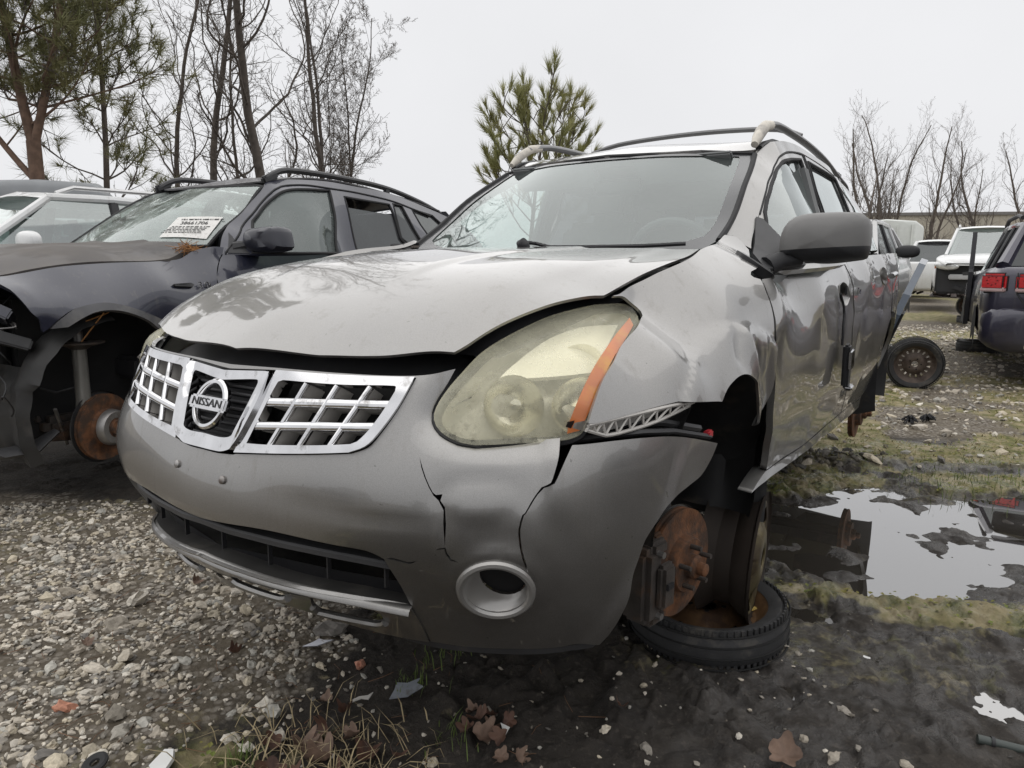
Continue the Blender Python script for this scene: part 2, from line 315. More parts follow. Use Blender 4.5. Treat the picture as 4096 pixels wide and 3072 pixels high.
SURF_DATA = {
 'hood': ('z', 0.0015, 0.4, [(0,-0.84,0.88),(0.245,-0.81,0.882),(0.4,-0.775,0.889),(0.535,-0.727,0.893),(0.5,-0.705,0.928),(0,-0.8,0.92),(0.25,-0.77,0.92),(0,-0.6,1.012),(0.3,-0.6,1.008),(0.5,-0.58,0.998),(0.585,-0.6,0.962),(0.6,-0.53,0.983),(0.5,-0.5,1.027),(0.665,-0.31,1.006),(0.5,-0.26,1.072),(0,-0.3,1.088),(0.3,-0.3,1.084),(0.69,-0.14,1.051),(0.55,0,1.095),(0,0,1.118),(0.7,0.163,1.112),(0.5,0.19,1.121),(0,0.25,1.126),(0.25,0.22,1.125),(-0.245,-0.81,0.882),(-0.4,-0.775,0.889),(-0.535,-0.727,0.893),(-0.5,-0.705,0.928),(-0.25,-0.77,0.92),(-0.3,-0.6,1.008),(-0.5,-0.58,0.998),(-0.585,-0.6,0.962),(-0.6,-0.53,0.983),(-0.5,-0.5,1.027),(-0.665,-0.31,1.006),(-0.5,-0.26,1.072),(-0.3,-0.3,1.084),(-0.69,-0.14,1.051),(-0.55,0,1.095),(-0.7,0.163,1.112),(-0.5,0.19,1.121),(-0.25,0.22,1.125)]),
 'front': ('cyl', 0.0003, 0.4, [(0,-0.84,0.25),(0.36,-0.75,0.25),(0.49,-0.7,0.24),(0.63,-0.63,0.24),(0.77,-0.53,0.25),(0,-0.935,0.4),(0.35,-0.875,0.42),(0.52,-0.8,0.42),(0.66,-0.72,0.42),(0.78,-0.61,0.42),(0.84,-0.515,0.388),(0,-0.965,0.55),(0.4,-0.91,0.55),(0.6,-0.825,0.56),(0.75,-0.69,0.56),(0.86,-0.51,0.5),(0.88,-0.434,0.576),(0.89,-0.3,0.595),(0.9,-0.217,0.682),(0.087,-0.95,0.617),(0.108,-0.926,0.673),(0.403,-0.874,0.712),(0.478,-0.775,0.851),(0.16,-0.847,0.844),(0,-0.855,0.85),(0.54,-0.78,0.77),(0.6,-0.765,0.738),(0.66,-0.7,0.73),(0.73,-0.637,0.74),(0.75,-0.635,0.724),(0.8,-0.585,0.73),(0.87,-0.41,0.718),(0.535,-0.72,0.87),(0.56,-0.66,0.9),(-0.36,-0.75,0.25),(-0.49,-0.7,0.24),(-0.63,-0.63,0.24),(-0.77,-0.53,0.25),(-0.35,-0.875,0.42),(-0.52,-0.8,0.42),(-0.66,-0.72,0.42),(-0.78,-0.61,0.42),(-0.84,-0.515,0.388),(-0.4,-0.91,0.55),(-0.6,-0.825,0.56),(-0.75,-0.69,0.56),(-0.86,-0.51,0.5),(-0.88,-0.434,0.576),(-0.89,-0.3,0.595),(-0.9,-0.217,0.682),(-0.087,-0.95,0.617),(-0.108,-0.926,0.673),(-0.403,-0.874,0.712),(-0.478,-0.775,0.851),(-0.16,-0.847,0.844),(-0.54,-0.78,0.77),(-0.6,-0.765,0.738),(-0.66,-0.7,0.73),(-0.73,-0.637,0.74),(-0.75,-0.635,0.724),(-0.8,-0.585,0.73),(-0.87,-0.41,0.718),(-0.535,-0.72,0.87),(-0.56,-0.66,0.9)]),
 'side': ('x', 0.0006, 0.4, [(0.68,-0.252,1.019),(0.7,-0.108,1.054),(0.72,0.127,1.113),(0.7,0.4,1.135),(0.72,-0.256,0.96),(0.69,-0.235,0.99),(0.76,-0.42,0.9),(0.785,-0.56,0.84),(0.8,-0.637,0.786),(0.885,-0.296,0.777),(0.895,-0.18,0.764),(0.903,-0.119,0.806),(0.908,0.06,0.793),(0.908,0.188,0.729),(0.905,0.207,0.626),(0.835,-0.3,0.88),(0.868,0,0.93),(0.795,0,1.02),(0.862,0.22,1),(0.78,0.27,1.085),(0.8475,0.36,1.057),(0.8737,0.36,1.017),(0.8928,0.36,0.9766),(0.9025,0.36,0.9466),(0.9068,0.36,0.9266),(0.9044,0.36,0.8966),(0.9031,0.36,0.8466),(0.9038,0.36,0.7766),(0.9078,0.36,0.6966),(0.9074,0.36,0.6066),(0.897,0.36,0.5066),(0.8813,0.36,0.4266),(0.858,0.36,0.3466),(0.8538,0.85,1.086),(0.88,0.85,1.046),(0.8991,0.85,1.006),(0.9088,0.85,0.976),(0.9131,0.85,0.956),(0.9107,0.85,0.926),(0.9094,0.85,0.876),(0.9101,0.85,0.806),(0.9141,0.85,0.726),(0.9137,0.85,0.636),(0.9033,0.85,0.536),(0.8876,0.85,0.456),(0.8643,0.85,0.376),(0.8581,1.35,1.116),(0.8842,1.35,1.076),(0.9033,1.35,1.036),(0.9131,1.35,1.006),(0.9173,1.35,0.986),(0.9149,1.35,0.956),(0.9136,1.35,0.906),(0.9143,1.35,0.836),(0.9183,1.35,0.756),(0.9179,1.35,0.666),(0.9075,1.35,0.566),(0.8919,1.35,0.486),(0.8686,1.35,0.406),(0.8616,1.85,1.146),(0.8878,1.85,1.106),(0.9069,1.85,1.066),(0.9166,1.85,1.036),(0.9209,1.85,1.016),(0.9185,1.85,0.986),(0.9172,1.85,0.936),(0.9179,1.85,0.866),(0.9219,1.85,0.786),(0.9215,1.85,0.696),(0.9111,1.85,0.596),(0.8954,1.85,0.516),(0.8721,1.85,0.436),(0.8653,2.35,1.176),(0.8915,2.35,1.136),(0.9106,2.35,1.096),(0.9203,2.35,1.066),(0.9246,2.35,1.046),(0.9222,2.35,1.016),(0.9209,2.35,0.966),(0.9216,2.35,0.896),(0.9256,2.35,0.816),(0.9252,2.35,0.726),(0.9148,2.35,0.626),(0.8992,2.35,0.546),(0.8759,2.35,0.466),(0.8657,2.8,1.203),(0.8919,2.8,1.163),(0.911,2.8,1.123),(0.9207,2.8,1.093),(0.925,2.8,1.073),(0.9226,2.8,1.043),(0.9213,2.8,0.993),(0.922,2.8,0.923),(0.926,2.8,0.843),(0.9256,2.8,0.753),(0.9152,2.8,0.653),(0.8996,2.8,0.573),(0.8763,2.8,0.493),(0.8267,3.2,1.227),(0.8529,3.2,1.187),(0.872,3.2,1.147),(0.8817,3.2,1.117),(0.886,3.2,1.097),(0.8836,3.2,1.067),(0.8823,3.2,1.017),(0.883,3.2,0.947),(0.887,3.2,0.867),(0.8866,3.2,0.777),(0.8762,3.2,0.677),(0.8606,3.2,0.597),(0.8372,3.2,0.517),(0.7307,3.6,1.251),(0.7569,3.6,1.211),(0.776,3.6,1.171),(0.7857,3.6,1.141),(0.79,3.6,1.121),(0.7876,3.6,1.091),(0.7863,3.6,1.041),(0.787,3.6,0.971),(0.791,3.6,0.891),(0.7906,3.6,0.801),(0.7802,3.6,0.701),(0.7646,3.6,0.621),(0.7413,3.6,0.541)]),
 'gh': ('x', 0.0003, 0.4, [(0.81,0.5,1.06),(0.735,0.6,1.135),(0.7,0.755,1.25),(0.675,0.915,1.357),(0.655,1.05,1.43),(0.635,1.21,1.51),(0.625,1.37,1.55),(0.62,1.55,1.575),(0.815,1.6,1.125),(0.715,1.62,1.316),(0.63,1.65,1.56),(0.715,1.74,1.324),(0.64,2.35,1.54),(0.71,2.39,1.38),(0.8,2.4,1.16),(0.6,1.236,1.574),(0.605,1.41,1.6),(0.605,1.65,1.612),(0.6,2.45,1.585),(0.6,2.95,1.54),(0.68,3.05,1.4),(0.77,3.1,1.18),(0.655,0.5,1.145),(0.64,0.635,1.23),(0.618,0.82,1.36),(0.595,0.95,1.44),(0.575,1.1,1.525),(0.575,1.2,1.585),(0.6,3.4,1.38),(0.7,3.5,1.18)]),
 'ws': ('y', 0.0001, 0.4, [(0.655,0.487,1.15),(0.64,0.63,1.23),(0.618,0.815,1.36),(0.595,0.965,1.445),(0.573,1.095,1.518),(0,0.27,1.08),(0,0.36,1.14),(0,0.66,1.34),(0,0.955,1.52),(0.3,0.31,1.09),(0.3,0.69,1.34),(0.3,0.985,1.52),(0.5,0.42,1.12),(-0.655,0.487,1.15),(-0.64,0.63,1.23),(-0.618,0.815,1.36),(-0.595,0.965,1.445),(-0.573,1.095,1.518),(-0.3,0.31,1.09),(-0.3,0.69,1.34),(-0.3,0.985,1.52),(-0.5,0.42,1.12)]),
 'roof': ('z', 0.0001, 0.4, [(0,0.955,1.525),(0.3,0.985,1.525),(0.575,1.1,1.525),(0,1.2,1.598),(0.35,1.25,1.59),(0.575,1.24,1.578),(0,1.5,1.636),(0.57,1.5,1.598),(0,2.1,1.65),(0.57,2.1,1.61),(0,2.8,1.625),(0.57,2.8,1.565),(0,3.4,1.55),(0.56,3.4,1.48),(-0.3,0.985,1.525),(-0.575,1.1,1.525),(-0.35,1.25,1.59),(-0.575,1.24,1.578),(-0.57,1.5,1.598),(-0.57,2.1,1.61),(-0.57,2.8,1.565),(-0.56,3.4,1.48)]),
 'lamp': ('cyl', 0.0001, 0.4, [(0.545,-0.765,0.8),(0.56,-0.775,0.765),(0.6,-0.765,0.742),(0.66,-0.7,0.734),(0.73,-0.632,0.742),(0.775,-0.6,0.8),(0.765,-0.545,0.84),(0.745,-0.41,0.9),(0.7,-0.25,0.955),(0.665,-0.24,0.975),(0.635,-0.34,0.975),(0.61,-0.45,0.955),(0.57,-0.6,0.92),(0.545,-0.7,0.87),(0.66,-0.69,0.82),(0.69,-0.56,0.89),(0.62,-0.69,0.87)]),
 'low': ('cyl', 0.0001, 0.4, [(0,-0.955,0.385),(0.3,-0.925,0.385),(0.45,-0.87,0.385),(0.56,-0.8,0.39),(0,-0.95,0.34),(0.3,-0.915,0.34),(0.5,-0.83,0.34),(0,-0.87,0.26),(0.3,-0.82,0.26),(0.5,-0.71,0.26),(0.6,-0.75,0.34),(-0.3,-0.925,0.385),(-0.45,-0.87,0.385),(-0.56,-0.8,0.39),(-0.3,-0.915,0.34),(-0.5,-0.83,0.34),(-0.3,-0.82,0.26),(-0.5,-0.71,0.26),(-0.6,-0.75,0.34)]),
 'bside': ('x', 0.0001, 0.4, [(0.745,0.334,0.994),(0.755,0.04,0.975),(0.745,-0.25,0.953),(0.71,-0.39,0.924),(0.67,-0.46,0.905),(0.86,0.1,0.9),(0.885,0.55,0.91),(0.8,0.6,1.02),(0.8,0.55,1.05),(0.82,0.63,1.023),(0.82,1.06,1.03),(0.82,1.58,1.043),(0.82,2.3,1.06),(0.93,-0.15,0.785),(0.93,-0.265,0.764),(0.92,-0.385,0.677),(0.93,-0.05,0.77),(0.93,0.14,0.684),(0.915,0.6,0.8),(0.915,1.1,0.8),(0.915,1.6,0.82),(0.9,2.3,0.85),(0.89,0.6,0.45),(0.89,1.6,0.45),(0.89,2.6,0.45),(0.87,2.9,0.8),(0.8,3.3,1.07),(0.82,3.4,0.8),(0.8,3.4,0.5),(0.85,-0.3,0.85),(0.83,-0.45,0.86),(0.78,-0.58,0.8),(0.89,0.2,0.87),(0.9,0.3,0.5),(0.885,1.1,0.95),(0.885,1.6,0.96)]),
 'bgh': ('x', 0.0025, 0.4, [(0.79,0.65,1.026),(0.76,0.78,1.157),(0.72,0.925,1.29),(0.68,1.08,1.408),(0.66,1.22,1.463),(0.65,1.39,1.487),(0.645,1.63,1.486),(0.6,1.14,1.492),(0.605,1.3,1.518),(0.61,1.605,1.535),(0.61,2.22,1.512),(0.61,2.83,1.42),(0.81,1.55,1.05),(0.66,2.2,1.435),(0.76,2.2,1.177),(0.81,2.3,1.07),(0.655,0.78,1.19),(0.63,0.92,1.3),(0.595,1.06,1.43),(0.565,1.165,1.5),(0.75,2.9,1.15),(0.66,3.1,1.33),(0.8,3.2,1.08)]),
 'bws': ('y', 0.0001, 0.4, [(0.66,0.67,1.075),(0.66,0.75,1.17),(0.63,0.92,1.3),(0.6,1.045,1.427),(0.57,1.16,1.5),(-0.66,0.53,1.085),(-0.64,0.78,1.28),(-0.6,1.12,1.47),(-0.59,1.215,1.494),(0,0.42,1.07),(0,0.7,1.27),(0,1.02,1.465),(0.35,0.52,1.08),(-0.35,0.45,1.08)]),
 'bhood': ('z', 0.0001, 0.4, [(0.68,0.49,1.082),(0.72,0.4,1.03),(0.74,0.33,1.002),(0.74,0.05,0.984),(0.73,-0.22,0.962),(0.7,-0.38,0.932),(0.66,-0.45,0.914),(0,0.47,1.085),(0,0,1.055),(0,-0.4,0.99),(0.5,0.45,1.085),(0.5,0,1.05),(0.5,-0.4,0.975),(0.6,-0.55,0.89),(0,-0.66,0.9),(-0.68,0.49,1.082),(-0.72,0.4,1.03),(-0.74,0.33,1.002),(-0.74,0.05,0.984),(-0.73,-0.22,0.962),(-0.7,-0.38,0.932),(-0.66,-0.45,0.914),(-0.5,0.45,1.085),(-0.5,0,1.05),(-0.5,-0.4,0.975),(-0.6,-0.55,0.89)]),
 'broof': ('z', 0.0001, 0.4, [(0,1.02,1.47),(0.3,1.05,1.475),(0.575,1.165,1.5),(0,1.3,1.55),(0.58,1.35,1.535),(0,2.1,1.575),(0.59,2.1,1.53),(0,3,1.5),(0.58,3,1.42),(-0.3,1.05,1.475),(-0.575,1.165,1.5),(-0.58,1.35,1.535),(-0.59,2.1,1.53),(-0.58,3,1.42)]),
}
PANELS = {
 'hood': ('hood', [[(0,-0.84),(0.2467,-0.8114),(0.3996,-0.775),(0.536,-0.7185)],[(0.536,-0.7185),(0.5505,-0.6933),(0.5698,-0.6433),(0.5906,-0.5871),(0.6057,-0.5297),(0.6248,-0.4358),(0.6425,-0.3578),(0.66,-0.3221)],[(0.66,-0.3221),(0.6631,-0.2612),(0.6708,-0.1784),(0.6784,-0.08757),(0.6857,0.01318),(0.6949,0.1192),(0.6831,0.2279)],[(0.6831,0.2279),(0.5,0.215),(0,0.25)]], [], True),
 'fender': ('side', [[(-0.3236,1.006),(-0.2749,1.011),(-0.1758,1.035),(-0.08916,1.062),(-0.01533,1.082),(0.07593,1.103),(0.156,1.122)],[(0.156,1.122),(0.2458,1.135),(0.4115,1.153),(0.4982,1.176)],[(0.4982,1.176),(0.5363,1.174),(0.5541,1.165),(0.5516,1.144),(0.5503,1.13)],[(0.5503,1.13),(0.5172,1.111),(0.4687,1.096),(0.2885,1.061),(0.2749,1.045)],[(0.2749,1.045),(0.296,1.04)],[(0.296,1.04),(0.2722,1.005),(0.258,0.9664),(0.2505,0.9318),(0.2452,0.902),(0.2395,0.8416),(0.239,0.7697),(0.2261,0.7092),(0.2145,0.6433),(0.2053,0.6266)],[(0.2053,0.6266),(0.148,0.6529),(0.09322,0.7001),(0.06235,0.7438),(0.03277,0.7802),(-0.007507,0.8017),(-0.04921,0.8124),(-0.09536,0.8105),(-0.1438,0.7911),(-0.1842,0.7626)],[(-0.1842,0.7626),(-0.2307,0.7695),(-0.3606,0.7856)],[(-0.3606,0.7856),(-0.4823,0.78),(-0.6135,0.7766),(-0.6467,0.7791)],[(-0.6467,0.7791),(-0.6078,0.8112),(-0.5525,0.8471),(-0.4716,0.8801),(-0.3798,0.9232),(-0.3074,0.9465),(-0.2421,0.9582),(-0.2329,0.976),(-0.2517,0.9923),(-0.2764,1.003),(-0.3228,1.005)]], [], False),
 'door_front': ('side', [[(0.3043,1.04),(0.2792,1.005),(0.2663,0.9661),(0.2601,0.9313),(0.2564,0.9012)],[(0.2564,0.9012),(0.2795,0.817),(0.2973,0.7359),(0.2929,0.6564),(0.2973,0.5575),(0.3213,0.4757)],[(0.3213,0.4757),(0.8,0.445),(1.2,0.44),(1.62,0.43)],[(1.62,0.43),(1.46,0.7736),(1.466,0.8885),(1.43,0.9554),(1.432,1.003),(1.417,1.042),(1.399,1.069),(1.397,1.099)],[(1.397,1.099),(1.2,1.1)],[(1.2,1.1),(0.8,1.08),(0.6124,1.064)],[(0.6124,1.064),(0.3043,1.04)]], [[[(1.18,1.007),(1.233,1.018),(1.281,1.01),(1.308,0.9843),(1.322,0.9588),(1.287,0.9348),(1.23,0.932),(1.171,0.9512),(1.153,0.9797),(1.18,1.007)]]], False),
 'door_rear': ('side', [[(1.423,1.101),(1.43,1.069),(1.456,1.041),(1.472,1.002),(1.461,0.9545),(1.489,0.8874),(1.483,0.7718),(1.64,0.43)],[(1.64,0.43),(2,0.42),(2.28,0.41)],[(2.28,0.41),(2.609,0.4448),(2.529,0.522),(2.495,0.6089),(2.503,0.6897),(2.553,0.7728),(2.629,0.8091)],[(2.629,0.8091),(2.571,0.8582),(2.58,0.9),(2.58,1),(2.56,1.08),(2.52,1.15)],[(2.52,1.15),(2.3,1.147),(1.9,1.132)],[(1.9,1.132),(1.423,1.101)]], [[[(2.226,1.068),(2.263,1.08),(2.306,1.074),(2.324,1.047),(2.342,1.02),(2.331,0.9931),(2.269,0.9967),(2.218,1.021),(2.207,1.047),(2.226,1.068)]]], False),
 'sill': ('side', [[(0.3124,0.4721),(0.8,0.44),(1.62,0.425),(2.3,0.405)],[(2.3,0.405),(2.36,0.335)],[(2.36,0.335),(1.717,0.3552),(0.6714,0.4054),(0.1674,0.4436)],[(0.1674,0.4436),(0.3124,0.4721)]], [], False),
 'quarter': ('side', [[(2.54,1.155),(2.595,1),(2.6,0.9),(2.62,0.845)],[(2.62,0.845),(2.874,0.8202),(2.85,0.8),(3.05,0.74),(3.15,0.6),(3.17,0.45)],[(3.17,0.45),(3.6,0.45)],[(3.6,0.45),(3.62,1.18)],[(3.62,1.18),(2.54,1.155)]], [], False),
 'side_frame': ('gh', [[(0.5637,1.18),(0.6762,1.262),(0.8032,1.352),(0.9441,1.434),(1.05,1.497)],[(1.05,1.497),(1.113,1.529),(1.162,1.553),(1.215,1.57),(1.273,1.581)],[(1.273,1.581),(1.41,1.6),(1.65,1.614),(2.1,1.605),(2.45,1.588),(2.95,1.54)],[(2.95,1.54),(3.2,1.45),(3.45,1.27),(3.5,1.18)],[(3.5,1.18),(2.95,1.18)],[(2.95,1.18),(2.8,1.35),(2.6,1.49),(2.35,1.555)],[(2.35,1.555),(2,1.58),(1.699,1.583),(1.548,1.575),(1.372,1.553),(1.236,1.521),(1.161,1.484),(1.054,1.433),(0.9212,1.361),(0.7666,1.259),(0.5896,1.135)],[(0.5896,1.135),(0.5828,1.145),(0.5933,1.167),(0.5852,1.177),(0.5637,1.18)]], [], False),
 'frame_front': ('gh', [[(0.7692,1.259),(0.9223,1.36),(1.056,1.431),(1.16,1.481),(1.234,1.517),(1.372,1.549),(1.543,1.571),(1.664,1.577)],[(1.664,1.577),(1.671,1.446),(1.687,1.321)],[(1.687,1.321),(1.6,1.118)],[(1.6,1.118),(0.5,1.062)],[(0.5,1.062),(0.7692,1.259)]], [[[(0.8035,1.269),(0.9007,1.335),(1.069,1.426),(1.178,1.473),(1.249,1.499),(1.409,1.526)],[(1.409,1.526),(1.586,1.547)],[(1.586,1.547),(1.596,1.432),(1.621,1.316)],[(1.621,1.316),(1.52,1.135)],[(1.52,1.135),(0.62,1.09)],[(0.62,1.09),(0.8035,1.269)]]], False),
 'frame_rear': ('gh', [[(1.692,1.579),(1.692,1.444),(1.71,1.322),(1.64,1.12)],[(1.64,1.12),(2.5,1.16)],[(2.5,1.16),(2.683,1.395),(2.658,1.477),(2.72,1.591)],[(2.72,1.591),(2.194,1.573),(1.963,1.59),(1.692,1.579)]], [[[(1.741,1.555),(1.725,1.433),(1.747,1.324),(1.7,1.14)],[(1.7,1.14),(2.35,1.165)],[(2.35,1.165),(2.371,1.377),(2.342,1.462),(2.332,1.537)],[(2.332,1.537),(2.056,1.549),(1.741,1.555)]]], False),
 'win_front': ('gh', [[(0.8017,1.269),(0.8987,1.335),(1.066,1.426),(1.174,1.473),(1.248,1.501),(1.414,1.529)],[(1.414,1.529),(1.599,1.551)],[(1.599,1.551),(1.616,1.434),(1.636,1.317)],[(1.636,1.317),(1.54,1.125)],[(1.54,1.125),(0.6,1.08)],[(0.6,1.08),(0.8017,1.269)]], [], False),
 'win_rear': ('gh', [[(1.734,1.558),(1.713,1.432),(1.737,1.324),(1.68,1.13)],[(1.68,1.13),(2.37,1.155)],[(2.37,1.155),(2.402,1.379),(2.391,1.466),(2.569,1.568)],[(2.569,1.568),(2.065,1.554),(1.734,1.558)]], [], False),
 'win_quarter': ('gh', [[(2.677,1.555),(2.74,1.484),(2.684,1.386),(2.56,1.17)],[(2.56,1.17),(2.98,1.185)],[(2.98,1.185),(2.85,1.36),(2.62,1.485)],[(2.62,1.485),(2.677,1.555)]], [], False),
 'windshield': ('ws', [[(0,1.085),(0.3,1.1),(0.5,1.115),(0.62,1.135),(0.6422,1.158)],[(0.6422,1.158),(0.6422,1.208),(0.6301,1.302),(0.6037,1.42),(0.5743,1.504)],[(0.5743,1.504),(0.3847,1.518),(0.1022,1.518),(0,1.523)]], [], True),
 'frit': ('ws', [[(0,1.085),(0.3,1.1),(0.5,1.115),(0.62,1.135),(0.6422,1.158)],[(0.6422,1.158),(0.6422,1.208),(0.6301,1.302),(0.6037,1.42),(0.5743,1.504)],[(0.5743,1.504),(0.3847,1.518),(0.1022,1.518),(0,1.523)]], [[[(0,1.128),(0.3,1.136),(0.5,1.148),(0.59,1.175)],[(0.59,1.175),(0.598,1.22),(0.575,1.36),(0.545,1.47)],[(0.545,1.47),(0.53,1.498),(0.3,1.508),(0.15,1.51),(0,1.511)]]], True),
 'roof': ('roof', [[(0,0.962),(0.3,0.992),(0.5,1.065),(0.572,1.112)],[(0.572,1.112),(0.575,1.24),(0.585,1.5),(0.59,2.1),(0.585,2.8),(0.57,3.38)],[(0.57,3.38),(0.3,3.45),(0,3.47)]], [], True),
 'bumper': ('front', [[(0,0.847),(0.1409,0.8502),(0.304,0.8526),(0.4665,0.855),(0.5362,0.8662)],[(0.5362,0.8662),(0.5238,0.837),(0.5093,0.8093),(0.5025,0.7859),(0.5082,0.7657),(0.5262,0.7485),(0.5571,0.734),(0.5882,0.7285),(0.667,0.7311),(0.7399,0.7388)],[(0.7399,0.7388),(0.7378,0.7207),(0.7347,0.702),(0.7279,0.6779),(0.7219,0.6612),(0.7152,0.6571),(0.7059,0.652),(0.6967,0.6396),(0.6872,0.6244),(0.6775,0.6059),(0.6727,0.6023),(0.6667,0.575),(0.6673,0.5549),(0.6708,0.5284),(0.6797,0.4939),(0.6842,0.483)],[(0.6842,0.483),(0.6823,0.4967),(0.6743,0.5292),(0.6707,0.5547),(0.6701,0.5748),(0.6757,0.6012),(0.6796,0.605),(0.6903,0.6242),(0.6994,0.6386),(0.7099,0.6508),(0.7192,0.6548),(0.7286,0.6594),(0.7383,0.6804),(0.749,0.7046),(0.7613,0.7288)],[(0.7613,0.7288),(0.8371,0.7325),(0.9207,0.7269),(1.022,0.7097),(1.179,0.667)],[(1.179,0.667),(1.145,0.6346),(1.103,0.6062),(1.049,0.5972)],[(1.049,0.5972),(1.006,0.5904),(0.9727,0.5742),(0.9464,0.5492),(0.9176,0.5158),(0.9053,0.484),(0.8919,0.4421),(0.886,0.391),(0.8716,0.3427),(0.8546,0.3035),(0.8354,0.2743)],[(0.8354,0.2743),(0.7945,0.2774),(0.7269,0.2654),(0.5683,0.2584),(0.4748,0.2613)],[(0.4748,0.2613),(0.4666,0.3269),(0.4573,0.384),(0.4504,0.4394),(0.4405,0.4806),(0.4335,0.5049)],[(0.4335,0.5049),(0.4119,0.5171),(0.3713,0.5242),(0.189,0.5301),(0,0.515)]], [[[(0,0.838),(0.1522,0.8462),(0.3051,0.8487),(0.4693,0.8516)],[(0.4693,0.8516),(0.4455,0.7941),(0.4172,0.7435),(0.3986,0.7202),(0.3678,0.7064)],[(0.3678,0.7064),(0.2285,0.6874),(0.09525,0.6702)],[(0.09525,0.6702),(0.08894,0.6679),(0.06781,0.6663),(0.04325,0.6648),(0,0.6655)]]], True),
 'bumper_lip': ('front', [[(0.3572,0.2764),(0.4738,0.256),(0.5678,0.2525),(0.7271,0.2607),(0.795,0.2713),(0.8379,0.2721)],[(0.8379,0.2721),(0.8266,0.2568),(0.7807,0.2518)],[(0.7807,0.2518),(0.7013,0.2403),(0.5661,0.2356),(0.4528,0.2392),(0.3583,0.263)],[(0.3583,0.263),(0.3572,0.2764)]], [], False),
 'low_insert': ('front', [[(0.4568,0.3753),(0.4666,0.3269),(0.4726,0.2642)],[(0.4726,0.2642),(0.4003,0.2655),(0.3394,0.2748),(0.2444,0.3064),(0.1356,0.3309),(0.04607,0.3427),(0,0.335)],[(0,0.335),(0,0.431)],[(0,0.431),(0.09407,0.4193),(0.1763,0.4082),(0.2595,0.402),(0.3372,0.3964),(0.4568,0.3753)]], [[[(0.2435,0.368),(0.3142,0.364),(0.376,0.3523)],[(0.376,0.3523),(0.3855,0.3414),(0.3882,0.3167)],[(0.3882,0.3167),(0.3683,0.3074),(0.3046,0.3145),(0.2418,0.3253)],[(0.2418,0.3253),(0.2365,0.3407),(0.2435,0.368)]],[[(0.05634,0.3904),(0.1127,0.3802),(0.1656,0.3735)],[(0.1656,0.3735),(0.1785,0.3692),(0.1866,0.3558)],[(0.1866,0.3558),(0.1672,0.3476),(0.1102,0.3537),(0.0615,0.3636)],[(0.0615,0.3636),(0.05122,0.3718),(0.05634,0.3904)]]], True),
 'grille_L': ('front', [[(0.1521,0.8441),(0.3056,0.8471),(0.4679,0.8504)],[(0.4679,0.8504),(0.4446,0.794),(0.4156,0.7434),(0.3968,0.7212),(0.3676,0.7079)],[(0.3676,0.7079),(0.2281,0.689),(0.09829,0.6723)],[(0.09829,0.6723),(0.1185,0.7376),(0.1398,0.805),(0.1521,0.8441)]], [[[(0.1673,0.8213),(0.1801,0.8258),(0.3109,0.8286),(0.4181,0.833),(0.4366,0.8312),(0.4362,0.8234)],[(0.4362,0.8234),(0.4196,0.7868),(0.3997,0.7516),(0.3807,0.7286),(0.3682,0.7228)],[(0.3682,0.7228),(0.3022,0.7139),(0.1807,0.6994),(0.1277,0.6946)],[(0.1277,0.6946),(0.144,0.7475),(0.1581,0.7965),(0.1673,0.8213)]]], False),
 'surround': ('front', [[(0,0.836),(0.1419,0.845)],[(0.1419,0.845),(0.1307,0.7801),(0.1086,0.7124),(0.09497,0.69),(0.08615,0.6812),(0.06472,0.6738),(0.04498,0.6727),(0,0.673)]], [[[(0,0.815),(0.09179,0.8244),(0.1114,0.8233),(0.1118,0.8128)],[(0.1118,0.8128),(0.1001,0.7699),(0.08402,0.7178),(0.07878,0.7061),(0.05329,0.7006),(0,0.702)]]], True),
 'lamp_lens': ('lamp', [[(0.5883,0.731),(0.5568,0.7381),(0.5256,0.7544),(0.5108,0.7754),(0.5121,0.797),(0.525,0.8244),(0.5484,0.8572),(0.5879,0.9006),(0.6523,0.9351),(0.7331,0.9623),(0.8485,0.9806),(0.9335,0.9837),(0.9921,0.9809),(1.012,0.9657),(1.001,0.9436),(0.9541,0.9225),(0.8914,0.8918),(0.8564,0.8666),(0.8219,0.832),(0.8009,0.8011),(0.7858,0.7646),(0.7765,0.7465),(0.7424,0.7328),(0.6671,0.7292),(0.5883,0.731)]], [], False),
 'lamp_amber': ('lamp', [[(0.7534,0.7474),(0.7583,0.7754),(0.776,0.8179),(0.8036,0.8552),(0.8417,0.8874),(0.8965,0.9209),(0.9713,0.9507)],[(0.9713,0.9507),(0.9695,0.9354)],[(0.9695,0.9354),(0.8953,0.8985),(0.8532,0.8681),(0.8187,0.8322),(0.7962,0.7987),(0.7764,0.7554)],[(0.7764,0.7554),(0.7534,0.7474)]], [], False),
 'lamp_shelf': ('lamp', [[(0.6227,0.8673),(0.6399,0.8867),(0.6869,0.9189),(0.7498,0.9447),(0.8373,0.9593),(0.9572,0.9589)],[(0.9572,0.9589),(0.8797,0.916),(0.8258,0.8735)],[(0.8258,0.8735),(0.7232,0.8706),(0.6227,0.8673)]], [], False),
